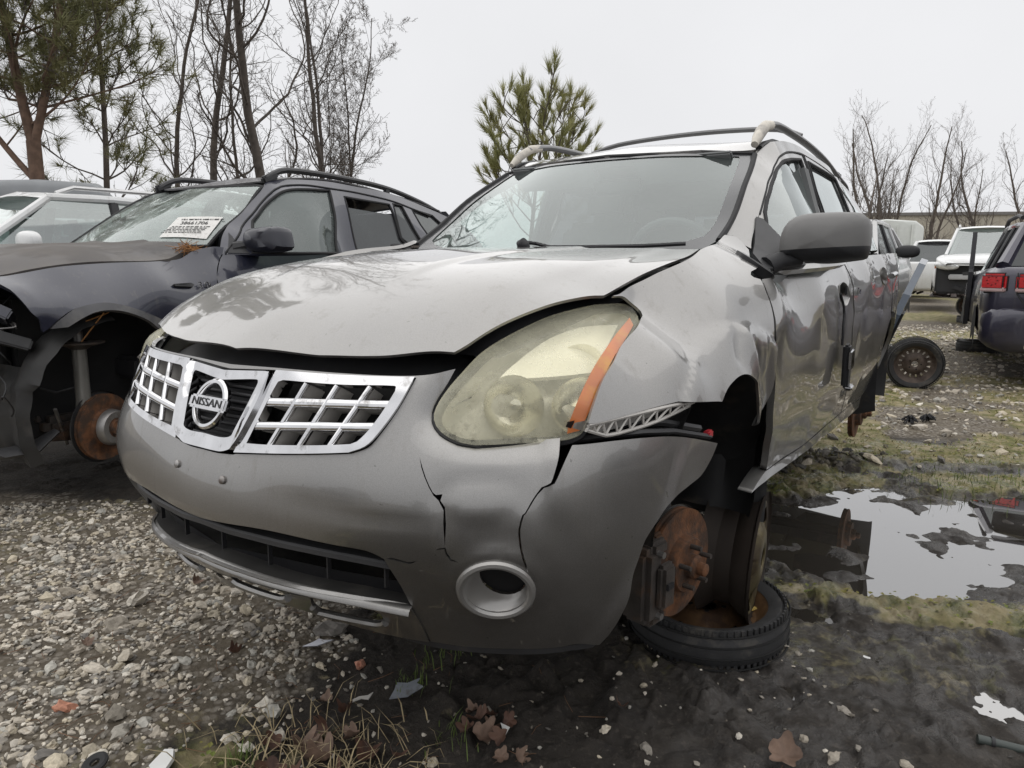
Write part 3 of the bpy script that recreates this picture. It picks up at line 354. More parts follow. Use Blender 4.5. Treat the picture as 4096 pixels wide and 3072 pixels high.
 'b_fender': ('bside', [[(-0.6,0.885),(-0.4559,0.9046),(-0.3903,0.9188),(-0.2567,0.9471),(-0.1378,0.9606),(0.02885,0.9718),(0.1971,0.9782),(0.3252,0.9852)],[(0.3252,0.9852),(0.3831,0.9968),(0.4522,1.037),(0.5096,1.056),(0.5766,1.066),(0.6304,1.063)],[(0.6304,1.063),(0.608,1.019),(0.5477,0.9582),(0.5202,0.9138),(0.5069,0.866),(0.485,0.75),(0.47,0.5),(0.46,0.42)],[(0.46,0.42),(0.36,0.42)],[(0.36,0.42),(0.32,0.52),(0.25,0.62),(0.1456,0.6901),(0.04484,0.7353),(-0.0514,0.7685),(-0.1479,0.7827),(-0.2662,0.7624),(-0.3346,0.7238),(-0.3851,0.6774)],[(-0.3851,0.6774),(-0.4097,0.6609)],[(-0.4097,0.6609),(-0.4164,0.7129),(-0.4491,0.7534),(-0.4701,0.8122),(-0.4775,0.8493),(-0.487,0.8735),(-0.6,0.845)],[(-0.6,0.845),(-0.6,0.885)]], [], False),
 'b_flare': ('bside', [[(-0.38,0.6753),(-0.3323,0.7206),(-0.2673,0.7587),(-0.1493,0.779),(-0.05269,0.7647),(0.04407,0.7313),(0.1454,0.686),(0.25,0.615),(0.315,0.52),(0.355,0.42)],[(0.355,0.42),(0.3,0.42)],[(0.3,0.42),(0.27,0.5),(0.2,0.59),(0.118,0.6437),(0.07418,0.6811),(0.004671,0.7155),(-0.06136,0.7367),(-0.1278,0.7452),(-0.1922,0.7389),(-0.2551,0.7139),(-0.313,0.6796)],[(-0.313,0.6796),(-0.38,0.6753)]], [], False),
 'b_door_front': ('bside', [[(0.6386,1.061),(0.6134,1.019),(0.5554,0.9582),(0.5267,0.9138),(0.5135,0.8659),(0.495,0.75),(0.48,0.5),(0.47,0.42)],[(0.47,0.42),(1.6,0.42)],[(1.6,0.42),(1.62,0.7),(1.635,0.95),(1.602,1.039)],[(1.602,1.039),(1.055,1.027),(0.6243,1.021)],[(0.6243,1.021),(0.6386,1.061)]], [], False),
 'b_door_rear': ('bside', [[(1.645,1.04),(1.643,0.95),(1.63,0.7),(1.61,0.42)],[(1.61,0.42),(2.35,0.42)],[(2.35,0.42),(2.42,0.6),(2.55,0.75),(2.56,1.06)],[(2.56,1.06),(1.645,1.04)]], [], False),
 'b_quarter': ('bside', [[(2.57,1.06),(2.57,0.76),(2.75,0.78),(3,0.72),(3.15,0.55),(3.18,0.42)],[(3.18,0.42),(3.42,0.45)],[(3.42,0.45),(3.42,1.07)],[(3.42,1.07),(2.57,1.06)]], [], False),
 'b_upper': ('bgh', [[(0.6202,1.023),(0.7106,1.144),(0.8518,1.253),(0.9774,1.359),(1.081,1.449)],[(1.081,1.449),(1.114,1.478),(1.152,1.494)],[(1.152,1.494),(1.3,1.517),(1.615,1.536),(1.913,1.528),(2.236,1.514),(2.538,1.47),(2.84,1.41)],[(2.84,1.41),(3.1,1.33),(3.25,1.2),(3.3,1.07)],[(3.3,1.07),(1.6,1.05)],[(1.6,1.05),(0.6202,1.023)]], [[[(0.8827,1.226),(0.9623,1.297),(1.055,1.367),(1.132,1.414),(1.225,1.443),(1.37,1.46),(1.598,1.473)],[(1.598,1.473),(1.572,1.384),(1.536,1.245),(1.442,1.048)],[(1.442,1.048),(0.7558,1.034)],[(0.7558,1.034),(0.8827,1.226)]],[[(1.725,1.442),(2.187,1.424)],[(2.187,1.424),(2.2,1.35),(2.199,1.172)],[(2.199,1.172),(2.28,1.08)],[(2.28,1.08),(1.711,1.053)],[(1.711,1.053),(1.711,1.242),(1.725,1.442)]],[[(2.236,1.433),(2.346,1.429)],[(2.346,1.429),(2.398,1.254)],[(2.398,1.254),(2.45,1.1),(2.33,1.09)],[(2.33,1.09),(2.209,1.177)],[(2.209,1.177),(2.218,1.313),(2.236,1.433)]],[[(2.468,1.412),(2.742,1.377)],[(2.742,1.377),(2.95,1.2),(2.75,1.12),(2.62,1.11)],[(2.62,1.11),(2.508,1.293)],[(2.508,1.293),(2.468,1.412)]]], False),
 'b_win_front': ('bgh', [[(0.8827,1.226),(0.9623,1.297),(1.055,1.367),(1.132,1.414),(1.225,1.443),(1.37,1.46),(1.598,1.473)],[(1.598,1.473),(1.572,1.384),(1.536,1.245),(1.442,1.048)],[(1.442,1.048),(0.7558,1.034)],[(0.7558,1.034),(0.8827,1.226)]], [], False),
 'b_win_quarter': ('bgh', [[(2.468,1.412),(2.742,1.377)],[(2.742,1.377),(2.95,1.2),(2.75,1.12),(2.62,1.11)],[(2.62,1.11),(2.508,1.293)],[(2.508,1.293),(2.468,1.412)]], [], False),
 'b_win_small': ('bgh', [[(2.236,1.433),(2.346,1.429)],[(2.346,1.429),(2.398,1.254)],[(2.398,1.254),(2.45,1.1),(2.33,1.09)],[(2.33,1.09),(2.209,1.177)],[(2.209,1.177),(2.218,1.313),(2.236,1.433)]], [], False),
 'b_win_rear': ('bgh', [[(1.719,1.373),(2.19,1.35)],[(2.19,1.35),(2.199,1.172)],[(2.199,1.172),(2.28,1.08)],[(2.28,1.08),(1.711,1.053)],[(1.711,1.053),(1.711,1.242),(1.719,1.373)]], [], False),
 'b_ws': ('bws', [[(-0.655,1.075),(-0.35,1.07),(0,1.065),(0.35,1.07),(0.6226,1.074)],[(0.6226,1.074),(0.6383,1.231),(0.6164,1.381),(0.5952,1.454)],[(0.5952,1.454),(0.5459,1.461),(0.3315,1.463),(0.09924,1.463),(-0.5692,1.49)],[(-0.5692,1.49),(-0.5915,1.466),(-0.5726,1.39),(-0.5879,1.268),(-0.6561,1.155),(-0.7011,1.081)],[(-0.7011,1.081),(-0.655,1.075)]], [], False),
 'b_hood': ('bhood', [[(0,-0.66),(0.3,-0.64),(0.6,-0.55)],[(0.6,-0.55),(0.6708,-0.4526),(0.7066,-0.3833),(0.7319,-0.2474),(0.7554,0.03051),(0.759,0.3178)],[(0.759,0.3178),(0.7425,0.3731),(0.7279,0.4205),(0.6816,0.4931)],[(0.6816,0.4931),(0.4,0.48),(0,0.48)]], [], True),
 'b_roof': ('broof', [[(0,1.03),(0.3,1.06),(0.5,1.12),(0.57,1.17)],[(0.57,1.17),(0.598,1.4),(0.605,2.1),(0.59,2.9)],[(0.59,2.9),(0.3,3.05),(0,3.1)]], [], True),
 'b_sticker': ('bws', [[(0.2761,1.245),(0.4327,1.249),(0.5587,1.245)],[(0.5587,1.245),(0.5821,1.18),(0.5918,1.11)],[(0.5918,1.11),(0.4478,1.12),(0.312,1.119)],[(0.312,1.119),(0.2936,1.185),(0.2761,1.245)]], [], False),
}
PATHS = {
 'lip1': ('front', [(0.2382,0.3395),(0.2418,0.3253),(0.3046,0.3145),(0.3683,0.3074),(0.3893,0.317)]),
 'lip2': ('front', [(0.0531,0.3724),(0.0615,0.3636),(0.1102,0.3537),(0.1672,0.3476),(0.188,0.3562)]),
 'lip3': ('front', [(-0.1995,0.3622),(-0.1781,0.3553),(-0.07626,0.3705),(-0.03517,0.3678),(0.00133,0.3785)]),
 'fog_out': ('front', [(0.6951,0.4317),(0.6901,0.4109),(0.6785,0.3928),(0.6611,0.3794),(0.6399,0.3721),(0.6171,0.3717),(0.5953,0.3787),(0.5771,0.3924),(0.5644,0.4116),(0.5584,0.4342),(0.5593,0.4575),(0.5662,0.4788),(0.5784,0.4959),(0.5945,0.5075),(0.6134,0.5127),(0.6336,0.5115),(0.6534,0.5042),(0.671,0.4914),(0.6848,0.4739),(0.6932,0.4534)]),
 'fog_in': ('front', [(0.6826,0.4465),(0.6792,0.4352),(0.6725,0.4261),(0.663,0.4199),(0.6519,0.4175),(0.6402,0.4192),(0.6293,0.4247),(0.6203,0.4337),(0.614,0.445),(0.611,0.4576),(0.6115,0.4701),(0.6153,0.4812),(0.622,0.4898),(0.6309,0.4952),(0.6414,0.497),(0.6524,0.4952),(0.6629,0.4899),(0.672,0.4815),(0.6787,0.4708),(0.6824,0.4587)]),
 'slat': ('front', [(-0.2005,0.5285),(-0.1233,0.5243),(-0.003685,0.5138),(0.07582,0.4976),(0.1465,0.4956),(0.2057,0.4924),(0.2889,0.4904),(0.373,0.4843),(0.4406,0.4741)]),
 'shelf': ('front', [(-0.3432,0.4598),(-0.2078,0.4349),(-0.0177,0.435),(0.1343,0.4097),(0.3372,0.3964),(0.4553,0.3798)]),
 'slit1': ('front', [(0.4941,0.7094),(0.5014,0.6914),(0.5087,0.6742),(0.5163,0.6591),(0.5226,0.6473),(0.5278,0.643),(0.5385,0.6441),(0.5358,0.6329),(0.5437,0.6208),(0.5458,0.5892),(0.5435,0.5409),(0.5413,0.5891),(0.5415,0.6148),(0.5325,0.6328),(0.5237,0.6416),(0.5152,0.6569),(0.5066,0.6742),(0.4993,0.6913)]),
 'slit2': ('front', [(0.4337,0.5061),(0.4492,0.5103),(0.4621,0.507),(0.477,0.5025),(0.4999,0.5096),(0.4785,0.4977),(0.4613,0.502),(0.4463,0.5058)]),
 'slit3': ('front', [(0.5259,0.535),(0.5347,0.5399),(0.5444,0.5414),(0.5466,0.5298),(0.554,0.5155),(0.5662,0.5098),(0.5516,0.5118),(0.5443,0.5268),(0.5421,0.538),(0.5345,0.5372)]),
 'bolts': ('front', [(-0.07362,0.6215),(0.07899,0.6151)]),
 'badge': ('front', [(0.01376,0.7614)]),
 'gh0': ('front', [(0.1499,0.781),(0.3034,0.7934),(0.4279,0.799)]),
 'gh1': ('front', [(0.1347,0.7314),(0.2839,0.7481),(0.4058,0.7575)]),
 'gv0': ('front', [(0.2396,0.8261),(0.2127,0.7627),(0.1846,0.6986)]),
 'gv1': ('front', [(0.3142,0.8279),(0.287,0.7679),(0.2587,0.7073)]),
 'gv2': ('front', [(0.3851,0.8304),(0.3553,0.773),(0.3249,0.7152)]),
 'bracket_top': ('side', [(-0.6428,0.7772),(-0.5819,0.777),(-0.4842,0.7776),(-0.3873,0.7802),(-0.2988,0.7781)]),
 'bracket_bot': ('side', [(-0.64,0.7659),(-0.5868,0.7552),(-0.4984,0.7581),(-0.408,0.761),(-0.3012,0.7685)]),
 'bump_edge': ('front', [(0.7613,0.7288),(0.8371,0.7325),(0.9207,0.7269),(1.022,0.7097),(1.179,0.667)]),
 'cable': ('side', [(1.119,0.9766),(1.147,0.944),(1.167,0.9031),(1.149,0.8557),(1.155,0.7821)]),
 'hang': ('side', [(1.071,0.7892),(1.14,0.722),(1.102,0.6522),(1.147,0.5873)]),
 'handleF': ('side', [(1.303,0.9823)]),
 'handleR': ('side', [(2.212,1.037),(2.385,1.049)]),
 'hcupF': ('side', [(1.18,1.007),(1.233,1.018),(1.281,1.01),(1.308,0.9843),(1.322,0.9588),(1.287,0.9348),(1.23,0.932),(1.171,0.9512),(1.153,0.9797)]),
 'crease_line': ('hood', [(-0.08688,-0.4541),(-0.1394,-0.5326),(-0.1712,-0.6142),(-0.2058,-0.6788)]),
 'doorline': ('side', [(0.2602,0.9216),(0.8192,0.9543),(1.573,1.023)]),
 'b_seam': ('bgh', [(0.6461,1.026),(0.7863,1.158),(0.9395,1.293),(1.084,1.409),(1.15,1.445),(1.224,1.468),(1.395,1.487),(1.616,1.486),(1.883,1.482),(2.237,1.452),(2.492,1.41),(2.746,1.362)]),
 'b_dust': ('bws', [(0.3256,1.202),(0.5332,1.202)]),
}
# ================================================================== the silver crossover in the middle
car = thing('wrecked_suv', (-.1531, 2.2954, .15), R_(-34.3), 'silver crossover SUV with cracked bumper, yellowed headlamp and no wheels', 'car')
def P3(key, off=0., idx=None):
    sn, q = PATHS[key]; return [Vector(p) for p in get_surf(sn).pos(np.array(q), off)]
def ring3(sn, q, off): return get_surf(sn).pos(np.array(q), off)
def seg_dist(u, v, pts):
    d = np.full(np.shape(u), 9.)
    for a, b in zip(pts[:-1], pts[1:]):
        a = np.array(a); b = np.array(b); L2 = ((b - a) ** 2).sum(); t = np.clip(((u - a[0]) * (b[0] - a[0]) + (v - a[1]) * (b[1] - a[1])) / L2, 0, 1)
        d = np.minimum(d, np.hypot(u - a[0] - t * (b[0] - a[0]), v - a[1] - t * (b[1] - a[1])))
    return d
F_ = get_surf('front')
# ---- hood
def hood_d(u, v):
    a = np.abs(u); g1 = .22 + .09 * (v + .7); g2 = .535 + .07 * (v + .5); k = smooth01((v + .64) / .22)
    return k * (.006 * smooth01((g1 - a) / .035 + .5) + .004 * smooth01((g2 - a) / .05 + .5))
panel('hood', 'hood', silver, car, res=.018, disp=hood_d, rim=.007)
v, f = sheet(get_surf('hood'), [np.array([(-.60, -.66), (.60, -.66), (.66, -.3), (.68, .2), (-.68, .2), (-.66, -.3)])], .06, off=-.045, rim=0)
obj('hood_black_sheet', v, f, black_plastic, car)  # black sheet added so the gaps under the hood show dark
# ---- bumper cover with its tears, dents and openings
fog_o = np.array(PATHS['fog_out'][1]); fog_i = np.array(PATHS['fog_in'][1]); fog_i = fog_i.mean(0) + (fog_i - fog_i.mean(0)) * 1.22 + np.array([-.006, -.006])
def bump_d(u, v):
    rho = ((u - .600) / .066) ** 2 + ((v - .628) / .040) ** 2
    d = .0055 * np.clip(1 - rho, 0, 1) - .002 * np.exp(-((np.sqrt(rho) - 1.12) / .22) ** 2) * smooth01((v - .60) / .05)
    d += gauss(u, v, .62, .563, .06, .024, -.003) + gauss(u, v, .545, .60, .012, .06, -.004) + gauss(u, v, .63, .69, .06, .02, .004)
    d += gauss(u, v, .44, .588, .09, .010, -.003) + gauss(u, v, .30, .60, .12, .03, -.003) - gauss(u, v, .735, .56, .03, .07, .006, .4)
    d += .010 * smooth01((u - .93 - (v - .55) * .55) / .05) * smooth01((.73 - v) / .1)
    ld = seg_dist(u, np.asarray(v), LAMP_EDGE); ld = np.minimum(ld, seg_dist(-u, np.asarray(v), LAMP_EDGE)); d -= .013 * (1 - np.clip(ld / .036, 0, 1)) ** 2
    # rolled lip round the headlamp bottom, lifted edge of the torn corner
    d += .012 * smooth01((u - .70) / .02) * smooth01((v - .56) / .17) * smooth01((.98 - u) / .2)
    fd = np.hypot((u - fog_o[:, 0].mean()) / .072, (v - fog_o[:, 1].mean()) / .074)
    d += .007 * np.exp(-((fd - 1.05) / .22) ** 2)
    d += -.012 * smooth01((.06 - np.abs(v - .50)) / .06) * smooth01((.45 - np.abs(u)) / .1) * smooth01((.53 - v) / .02)
    return d
LAMP_EDGE = [tuple(p) for p in PANELS['bumper'][1][1]]
slits = [PATHS[k][1] for k in ('slit1', 'slit2', 'slit3')]
panel('bumper_cover', 'bumper', silver, car, res=.014, disp=bump_d, rim=.01, skip=(2, 3), extra_holes=slits + [fog_o, np.array([(-a, b) for a, b in fog_o])[::-1]])
for mir in (False, True): panel('bumper_lip', 'bumper_lip', dark_plastic, car, res=.02, rim=.03, off=-.004, mirror=mir)
for s in (1, -1):   # fog lamp bezels, lamps gone
    mb = MB(); sf = get_surf('front'); n = len(fog_o); rings = []
    cen_o = fog_o.mean(0)
    for sc, off in ((1.0, -.004), (1.0, .008), (.97, .013), (.90, .013), (.86, .006)):
        rings.append(sf.pos(cen_o + (fog_o - cen_o) * sc, off))
    for t in (.35, .7, 1.): rings.append(sf.pos(fog_o * (1 - t) * 1. + fog_i * t - (1 - t) * (fog_o - cen_o) * .14, -.004 - .016 * t))
    for rg in rings: mb.v += [(s * p[0], p[1], p[2]) for p in rg]
    for i in range(len(rings) - 1):
        for k in range(n): mb.f.append((i * n + k, i * n + (k + 1) % n, (i + 1) * n + (k + 1) % n, (i + 1) * n + k)[::s])
    fz = MB(); q = F_.pos(fog_i.mean(0) + (fog_i - fog_i.mean(0)) * 1.0, -.026); fz.v = [(s * p[0], p[1], p[2]) for p in q]; fz.f = [tuple(range(n))]; fz.build('fog_dark_cap', M('fog_hole_black', (.006, .006, .007), .6), car, smooth=False)  # black cap behind the bezel makes the opening read as dark
    fr_ = MB().tube([(s * p[0], p[1], p[2]) for p in sf.pos(cen_o + (np.array(catmull(list(fog_o) + [fog_o[0]], .008)) - cen_o) * .93, .008)], .0085, 8, closed=True)
    fr_.build('fog_lamp_rim', M('satin_silver_plastic', (.36, .35, .335), .33, .55, coat=.3, var=.08), car)
    mb.build('fog_lamp_bezel', M('satin_silver_plastic', (.36, .35, .335), .33, .55, coat=.3, var=.08), car)
# ---- lower insert: shelf, slotted face, slat
panel('lower_fascia', 'low_insert', silver, car, res=.014, rim=.008, off=.004, disp=lambda u, v: .014 * smooth01((v - .375) / .03))
seg = PANELS['low_insert'][1][3]; top = np.array([p for p in catmull(seg, .02)] + [np.array(seg[-1])]); top = np.vstack([top[::-1] * [-1, 1], top[1:]])
base = F_.pos(top, .018); rows = []; mb = MB()
for back, dz in ((-.001, -.006), (.001, .002), (.006, .007), (.014, .010), (.07, .011), (.15, .012)): rows.append([(p[0] * (1 - back * .3), p[1] + back, p[2] + dz) for p in base])
for rg in rows: mb.v += rg
n = len(base)
for i in range(len(rows) - 1):
    for k in range(n - 1): mb.f.append((i * n + k, i * n + k + 1, (i + 1) * n + k + 1, (i + 1) * n + k))
half_ = 3 * (n - 1); fo = obj('lower_shelf', mb.v, mb.f[:half_], silver, car); obj('shelf_top', mb.v, mb.f[half_:], M('dark_shelf_plastic', (.075, .073, .07), .42, .4, var=.2, vs=12, col2=(.13, .12, .105), c2s=9, c2t=.62), fo)  # shelf top darker than its silver front edge
for key in ('lip1', 'lip2'):
    q = np.array(PATHS[key][1]); q = np.array(catmull(q, .015) + [q[-1]])
    for s in (1, -1): MB().tube([(s * p[0], p[1], p[2]) for p in F_.pos(q, .006)], .009, 8).build('slot_lip', silver, car)
sl = np.array(PATHS['slat'][1][2:]); sl[0, 0] = 0; sl[0, 1] = .503; sl = np.vstack([sl[::-1][:-1] * [-1, 1], sl])
pp = F_.pos(np.array(catmull(sl, .03) + [sl[-1]]), -.012); mb = MB()
rows = [[(p[0], p[1] + b, p[2] + z) for p in pp] for b, z in ((.05, .008), (.004, .008), (0, .004), (0, -.006), (.05, -.004))]; n = len(pp)
for rg in rows: mb.v += rg
for i in range(4):
    for k in range(n - 1): mb.f.append((i * n + k, i * n + k + 1, (i + 1) * n + k + 1, (i + 1) * n + k))
mb.build('lower_grille_slat', dark_plastic, car)
for u in (-.40, -.27, -.13, .02, .15, .29, .41):
    a = F_.pos([(u, .50)], -.02)[0]; MB().box((a[0], a[1] + .03, .475), (.004, .010, .10)).build('lower_grille_fin', black_plastic, car)
v, f = sheet(F_, [np.array([(-.46, .495), (-.3, .508), (0, .515), (.3, .508), (.46, .495), (.46, .60), (-.46, .60)])], .05, off=-.09, rim=0); obj('lower_grille_backing', v, f, black_plastic, car)  # black sheet added to keep the inside of the opening dark
v, f = sheet(F_, [np.array([(-.46, .40), (-.3, .42), (0, .425), (.3, .42), (.46, .40), (.45, .30), (.3, .345), (0, .345), (-.3, .345), (-.45, .30)])], .05, off=-.035, rim=0); obj('slot_backing', v, f, black_plastic, car)  # black sheet added so the slots look dark inside
mb = MB(); mb.box((0, -.60, .66), (.98, .05, .34), bev=.01); mb.build('radiator', black_plastic, car, smooth=False)
mb = MB(); mb.box((0, -.70, .60), (1.15, .07, .10), bev=.02); mb.build('crash_beam', black_plastic, car)
v, f = sheet(get_surf('hood'), [np.array([(-.53, -.80), (0, -.83), (.53, -.80), (.60, -.62), (.3, -.50), (-.3, -.5), (-.60, -.62)])], .04, off=-.085, rim=0, disp=lambda u, v: -.0 * u - .55 * np.maximum(v + .83, 0) * smooth01((v + .83) / .2) * .35)
obj('radiator_cover', v, f, dark_plastic, car)
for q in PATHS['bolts'][1]:
    p = get_surf('front').pos([q])[0]; nn = get_surf('front').nrm([q])[0]
    MB().tube([p - nn * .003, p + nn * .004, p + nn * .007], [.009, .009, .005], 12).build('plate_screw', steel, car)
# ---- chrome grille
def bar(sf, q, w, o1, o2, nseg=10):
    q = np.array(catmull(q, .03) + [np.array(q[-1])]); t = np.gradient(q, axis=0); t /= np.linalg.norm(t, axis=1)[:, None]; pr = np.stack([-t[:, 1], t[:, 0]], 1)
    A, B = q + pr * w / 2, q - pr * w / 2; A2, B2 = q + pr * w * .28, q - pr * w * .28
    rings = [sf.pos(A, o2), sf.pos(A, o1 - .003), sf.pos(A2, o1), sf.pos(B2, o1), sf.pos(B, o1 - .003), sf.pos(B, o2)]
    m = len(q); vv = [tuple(p) for r in rings for p in r]; ff = []
    for i in range(5):
        for k in range(m - 1): ff.append((i * m + k, i * m + k + 1, (i + 1) * m + k + 1, (i + 1) * m + k))
    return vv, ff
fin_m = M('warm_grey_plastic', (.33, .315, .295), .5, var=.12, vs=14)
F_ = get_surf('front')
for mir in (False, True):
    g = panel('grille_frame', 'grille_L', chrome, car, res=.012, rim=.022, off=.010, mirror=mir)
    fl = (lambda v: [(-x, y, z) for x, y, z in v]) if mir else (lambda v: v)
    fr = (lambda f: [q[::-1] for q in f]) if mir else (lambda f: f)
    for k in ('gh0', 'gh1', 'gv0', 'gv1', 'gv2'):
        vv, ff = bar(F_, PATHS[k][1], .017 if k[1] == 'h' else .011, .009, -.001); obj('grille_bar', fl(vv), fr(ff), chrome, g)
        vv, ff = bar(F_, PATHS[k][1], .013 if k[1] == 'h' else .008, 0., -.05); obj('grille_fin', fl(vv), fr(ff), fin_m, g)
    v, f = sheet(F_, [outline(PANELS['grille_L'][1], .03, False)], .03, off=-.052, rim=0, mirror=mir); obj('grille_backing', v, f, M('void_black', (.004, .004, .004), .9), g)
sur = panel('grille_surround', 'surround', chrome, car, res=.008, rim=.03, disp=lambda u, v: .012 + .008 * smooth01((np.abs(u) - .085 - (v - .7) * .25) / .02))
v, f = sheet(F_, [np.array([(-.13, .835), (.13, .835), (.10, .68), (-.10, .68)])], .03, off=-.03, rim=0); obj('badge_backing', v, f, black_plastic, sur)
for k in range(8):
    z = .697 + k * .0155; w = .078 + .028 * (k / 7)
    vv, ff = bar(F_, [(-w, z), (0, z), (w, z)], .007, -.008, -.03); obj('badge_slat', vv, ff, black_plastic, sur)
bq = PATHS['badge'][1][0]; bp_ = F_.pos([(0., bq[1] - .004)], .018)[0]; bn = F_.nrm([(0., bq[1])])[0]
bz = Vector(bn); bx = Vector((1, 0, 0)); by = bz.cross(bx); by.normalize(); bm_ = Matrix.Translation(bp_) @ Matrix((bx, by, bz)).transposed().to_4x4()
mb = MB(); n = 48; prof = [(.044, -.008), (.0445, .002), (.0475, .006), (.054, .006), (.058, .001), (.058, -.008)]
mb.lathe(prof, n, axis='z'); mb.v = [tuple(bm_ @ Vector((x, y, z))) for x, y, z in mb.v]; mb.build('emblem_ring', chrome, sur)
mb = MB(); mb.box((0, 0, .002), (.135, .030, .016), bev=.004); mb.v = [tuple(bm_ @ Vector((x, y, z))) for x, y, z in mb.v]; eb = mb.build('emblem_bar', chrome, sur)
text('emblem_lettering', 'NISSAN', .0255, .0008, M('dark_lettering', (.03, .03, .032), .5), eb, bm_ @ Matrix.Translation((0, .0, .0105)), 1.27)
# ---- headlamp
lens_m = bpy.data.materials.new('yellowed_lens'); lens_m.use_nodes = True
t = lens_m.node_tree; n_ = t.nodes; b_ = n_['Principled BSDF']; o_ = n_['Material Output']
b_.inputs['Base Color'].default_value = (.74, .70, .48, 1); b_.inputs['Roughness'].default_value = .22; b_.inputs['Coat Weight'].default_value = .35; b_.inputs['Coat Roughness'].default_value = .12
tr_ = n_.new('ShaderNodeBsdfTransparent'); tr_.inputs[0].default_value = (.98, .97, .91, 1); ms_ = n_.new('ShaderNodeMixShader')
tc_ = n_.new('ShaderNodeTexCoord'); nz_ = n_.new('ShaderNodeTexNoise'); nz_.inputs['Scale'].default_value = 16; nz_.inputs['Detail'].default_value = 9; nz_.inputs['Roughness'].default_value = .72; t.links.new(tc_.outputs['Object'], nz_.inputs[0])
rp_ = n_.new('ShaderNodeMapRange'); rp_.inputs[1].default_value = .35; rp_.inputs[2].default_value = .68; rp_.inputs[3].default_value = .36; rp_.inputs[4].default_value = .24
sz_ = n_.new('ShaderNodeSeparateXYZ'); t.links.new(tc_.outputs['Object'], sz_.inputs[0]); n2_ = n_.new('ShaderNodeTexNoise'); n2_.inputs['Scale'].default_value = 75; n2_.inputs['Detail'].default_value = 8; n2_.inputs['Roughness'].default_value = .75; t.links.new(tc_.outputs['Object'], n2_.inputs[0])
mk_ = n_.new('ShaderNodeMapRange'); mk_.inputs[1].default_value = .835; mk_.inputs[2].default_value = .815; t.links.new(sz_.outputs[2], mk_.inputs[0]); mk2_ = n_.new('ShaderNodeMapRange'); mk2_.inputs[1].default_value = .50; mk2_.inputs[2].default_value = .62; t.links.new(nz_.outputs[0], mk2_.inputs[0]); mk3_ = n_.new('ShaderNodeMapRange'); mk3_.inputs[1].default_value = .50; mk3_.inputs[2].default_value = .56; mk3_.inputs[4].default_value = .8; t.links.new(n2_.outputs[0], mk3_.inputs[0])
m1_ = n_.new('ShaderNodeMath'); m1_.operation = 'MULTIPLY'; t.links.new(mk_.outputs[0], m1_.inputs[0]); t.links.new(mk2_.outputs[0], m1_.inputs[1]); m2_ = n_.new('ShaderNodeMath'); m2_.operation = 'MULTIPLY'; t.links.new(m1_.outputs[0], m2_.inputs[0]); t.links.new(mk3_.outputs[0], m2_.inputs[1])
mc_ = n_.new('ShaderNodeMix'); mc_.data_type = 'RGBA'; mc_.inputs[6].default_value = (.88, .85, .64, 1); mc_.inputs[7].default_value = (.07, .065, .05, 1); t.links.new(m2_.outputs[0], mc_.inputs[0]); t.links.new(mc_.outputs[2], b_.inputs['Base Color'])
t.links.new(nz_.outputs[0], rp_.inputs[0]); t.links.new(rp_.outputs[0], ms_.inputs[0]); t.links.new(tr_.outputs[0], ms_.inputs[1]); t.links.new(b_.outputs[0], ms_.inputs[2]); t.links.new(ms_.outputs[0], o_.inputs[0])
reflector = M('lamp_reflector', (.86, .84, .74), .15, .95, var=.15, vs=9)
lamp_in = M('lamp_inner_bezel', (.62, .60, .52), .35, .3, var=.12, vs=10); lamp_up = M('lamp_upper_bezel', (.88, .86, .74), .3, .2, var=.08, vs=8)
for mir in (False, True):
    sx = -1 if mir else 1
    hl = panel('headlamp', 'lamp_lens', lens_m, car, res=.014, rim=.02, mirror=mir, disp=lambda u, v: .002 * np.sin(u * 0))
    panel('amber_marker', 'lamp_amber', amber_m, hl, res=.012, rim=.004, off=.0035, mirror=mir)
    panel('upper_bezel', 'lamp_shelf', lamp_up, hl, res=.02, rim=.01, off=-.028, mirror=mir)
    v, f = sheet(get_surf('lamp'), [outline(PANELS['lamp_lens'][1], .03, False)], .03, off=-.07, rim=-.062, mirror=mir); obj('lamp_housing', v, f, lamp_in, hl)
    for (u, vv, rr) in ((.66, .80, .062), (.79, .815, .062), (.80, .895, .05)):
        c = get_surf('lamp').pos([(u, vv)], -.03)[0]; nn = Vector(get_surf('lamp').nrm([(u, vv)])[0]); nn = (nn + Vector((-.25, -.6, 0))).normalized()
        mb = MB(); prof = [(rr, 0), (rr * .97, -.006), (rr * .8, -.022), (rr * .55, -.036), (rr * .28, -.044), (.012, -.046), (.012, -.018), (0.001, -.014)]
        mb.lathe(prof, 28, axis='z'); q = nn.to_track_quat('Z', 'Y').to_matrix()
        mb.v = [((q @ Vector(p) + Vector(c))[0] * sx, *(q @ Vector(p) + Vector(c))[1:]) for p in mb.v]
        if mir: mb.f = [k[::-1] for k in mb.f]
        mb.build('lamp_bowl', reflector, hl)
    eo = outline(PANELS['lamp_lens'][1], .012, False)
    MB().tube([(sx * p[0], p[1], p[2]) for p in get_surf('lamp').pos(eo, -.016)], .011, 6, closed=True).build('lamp_seal', black_plastic, hl)
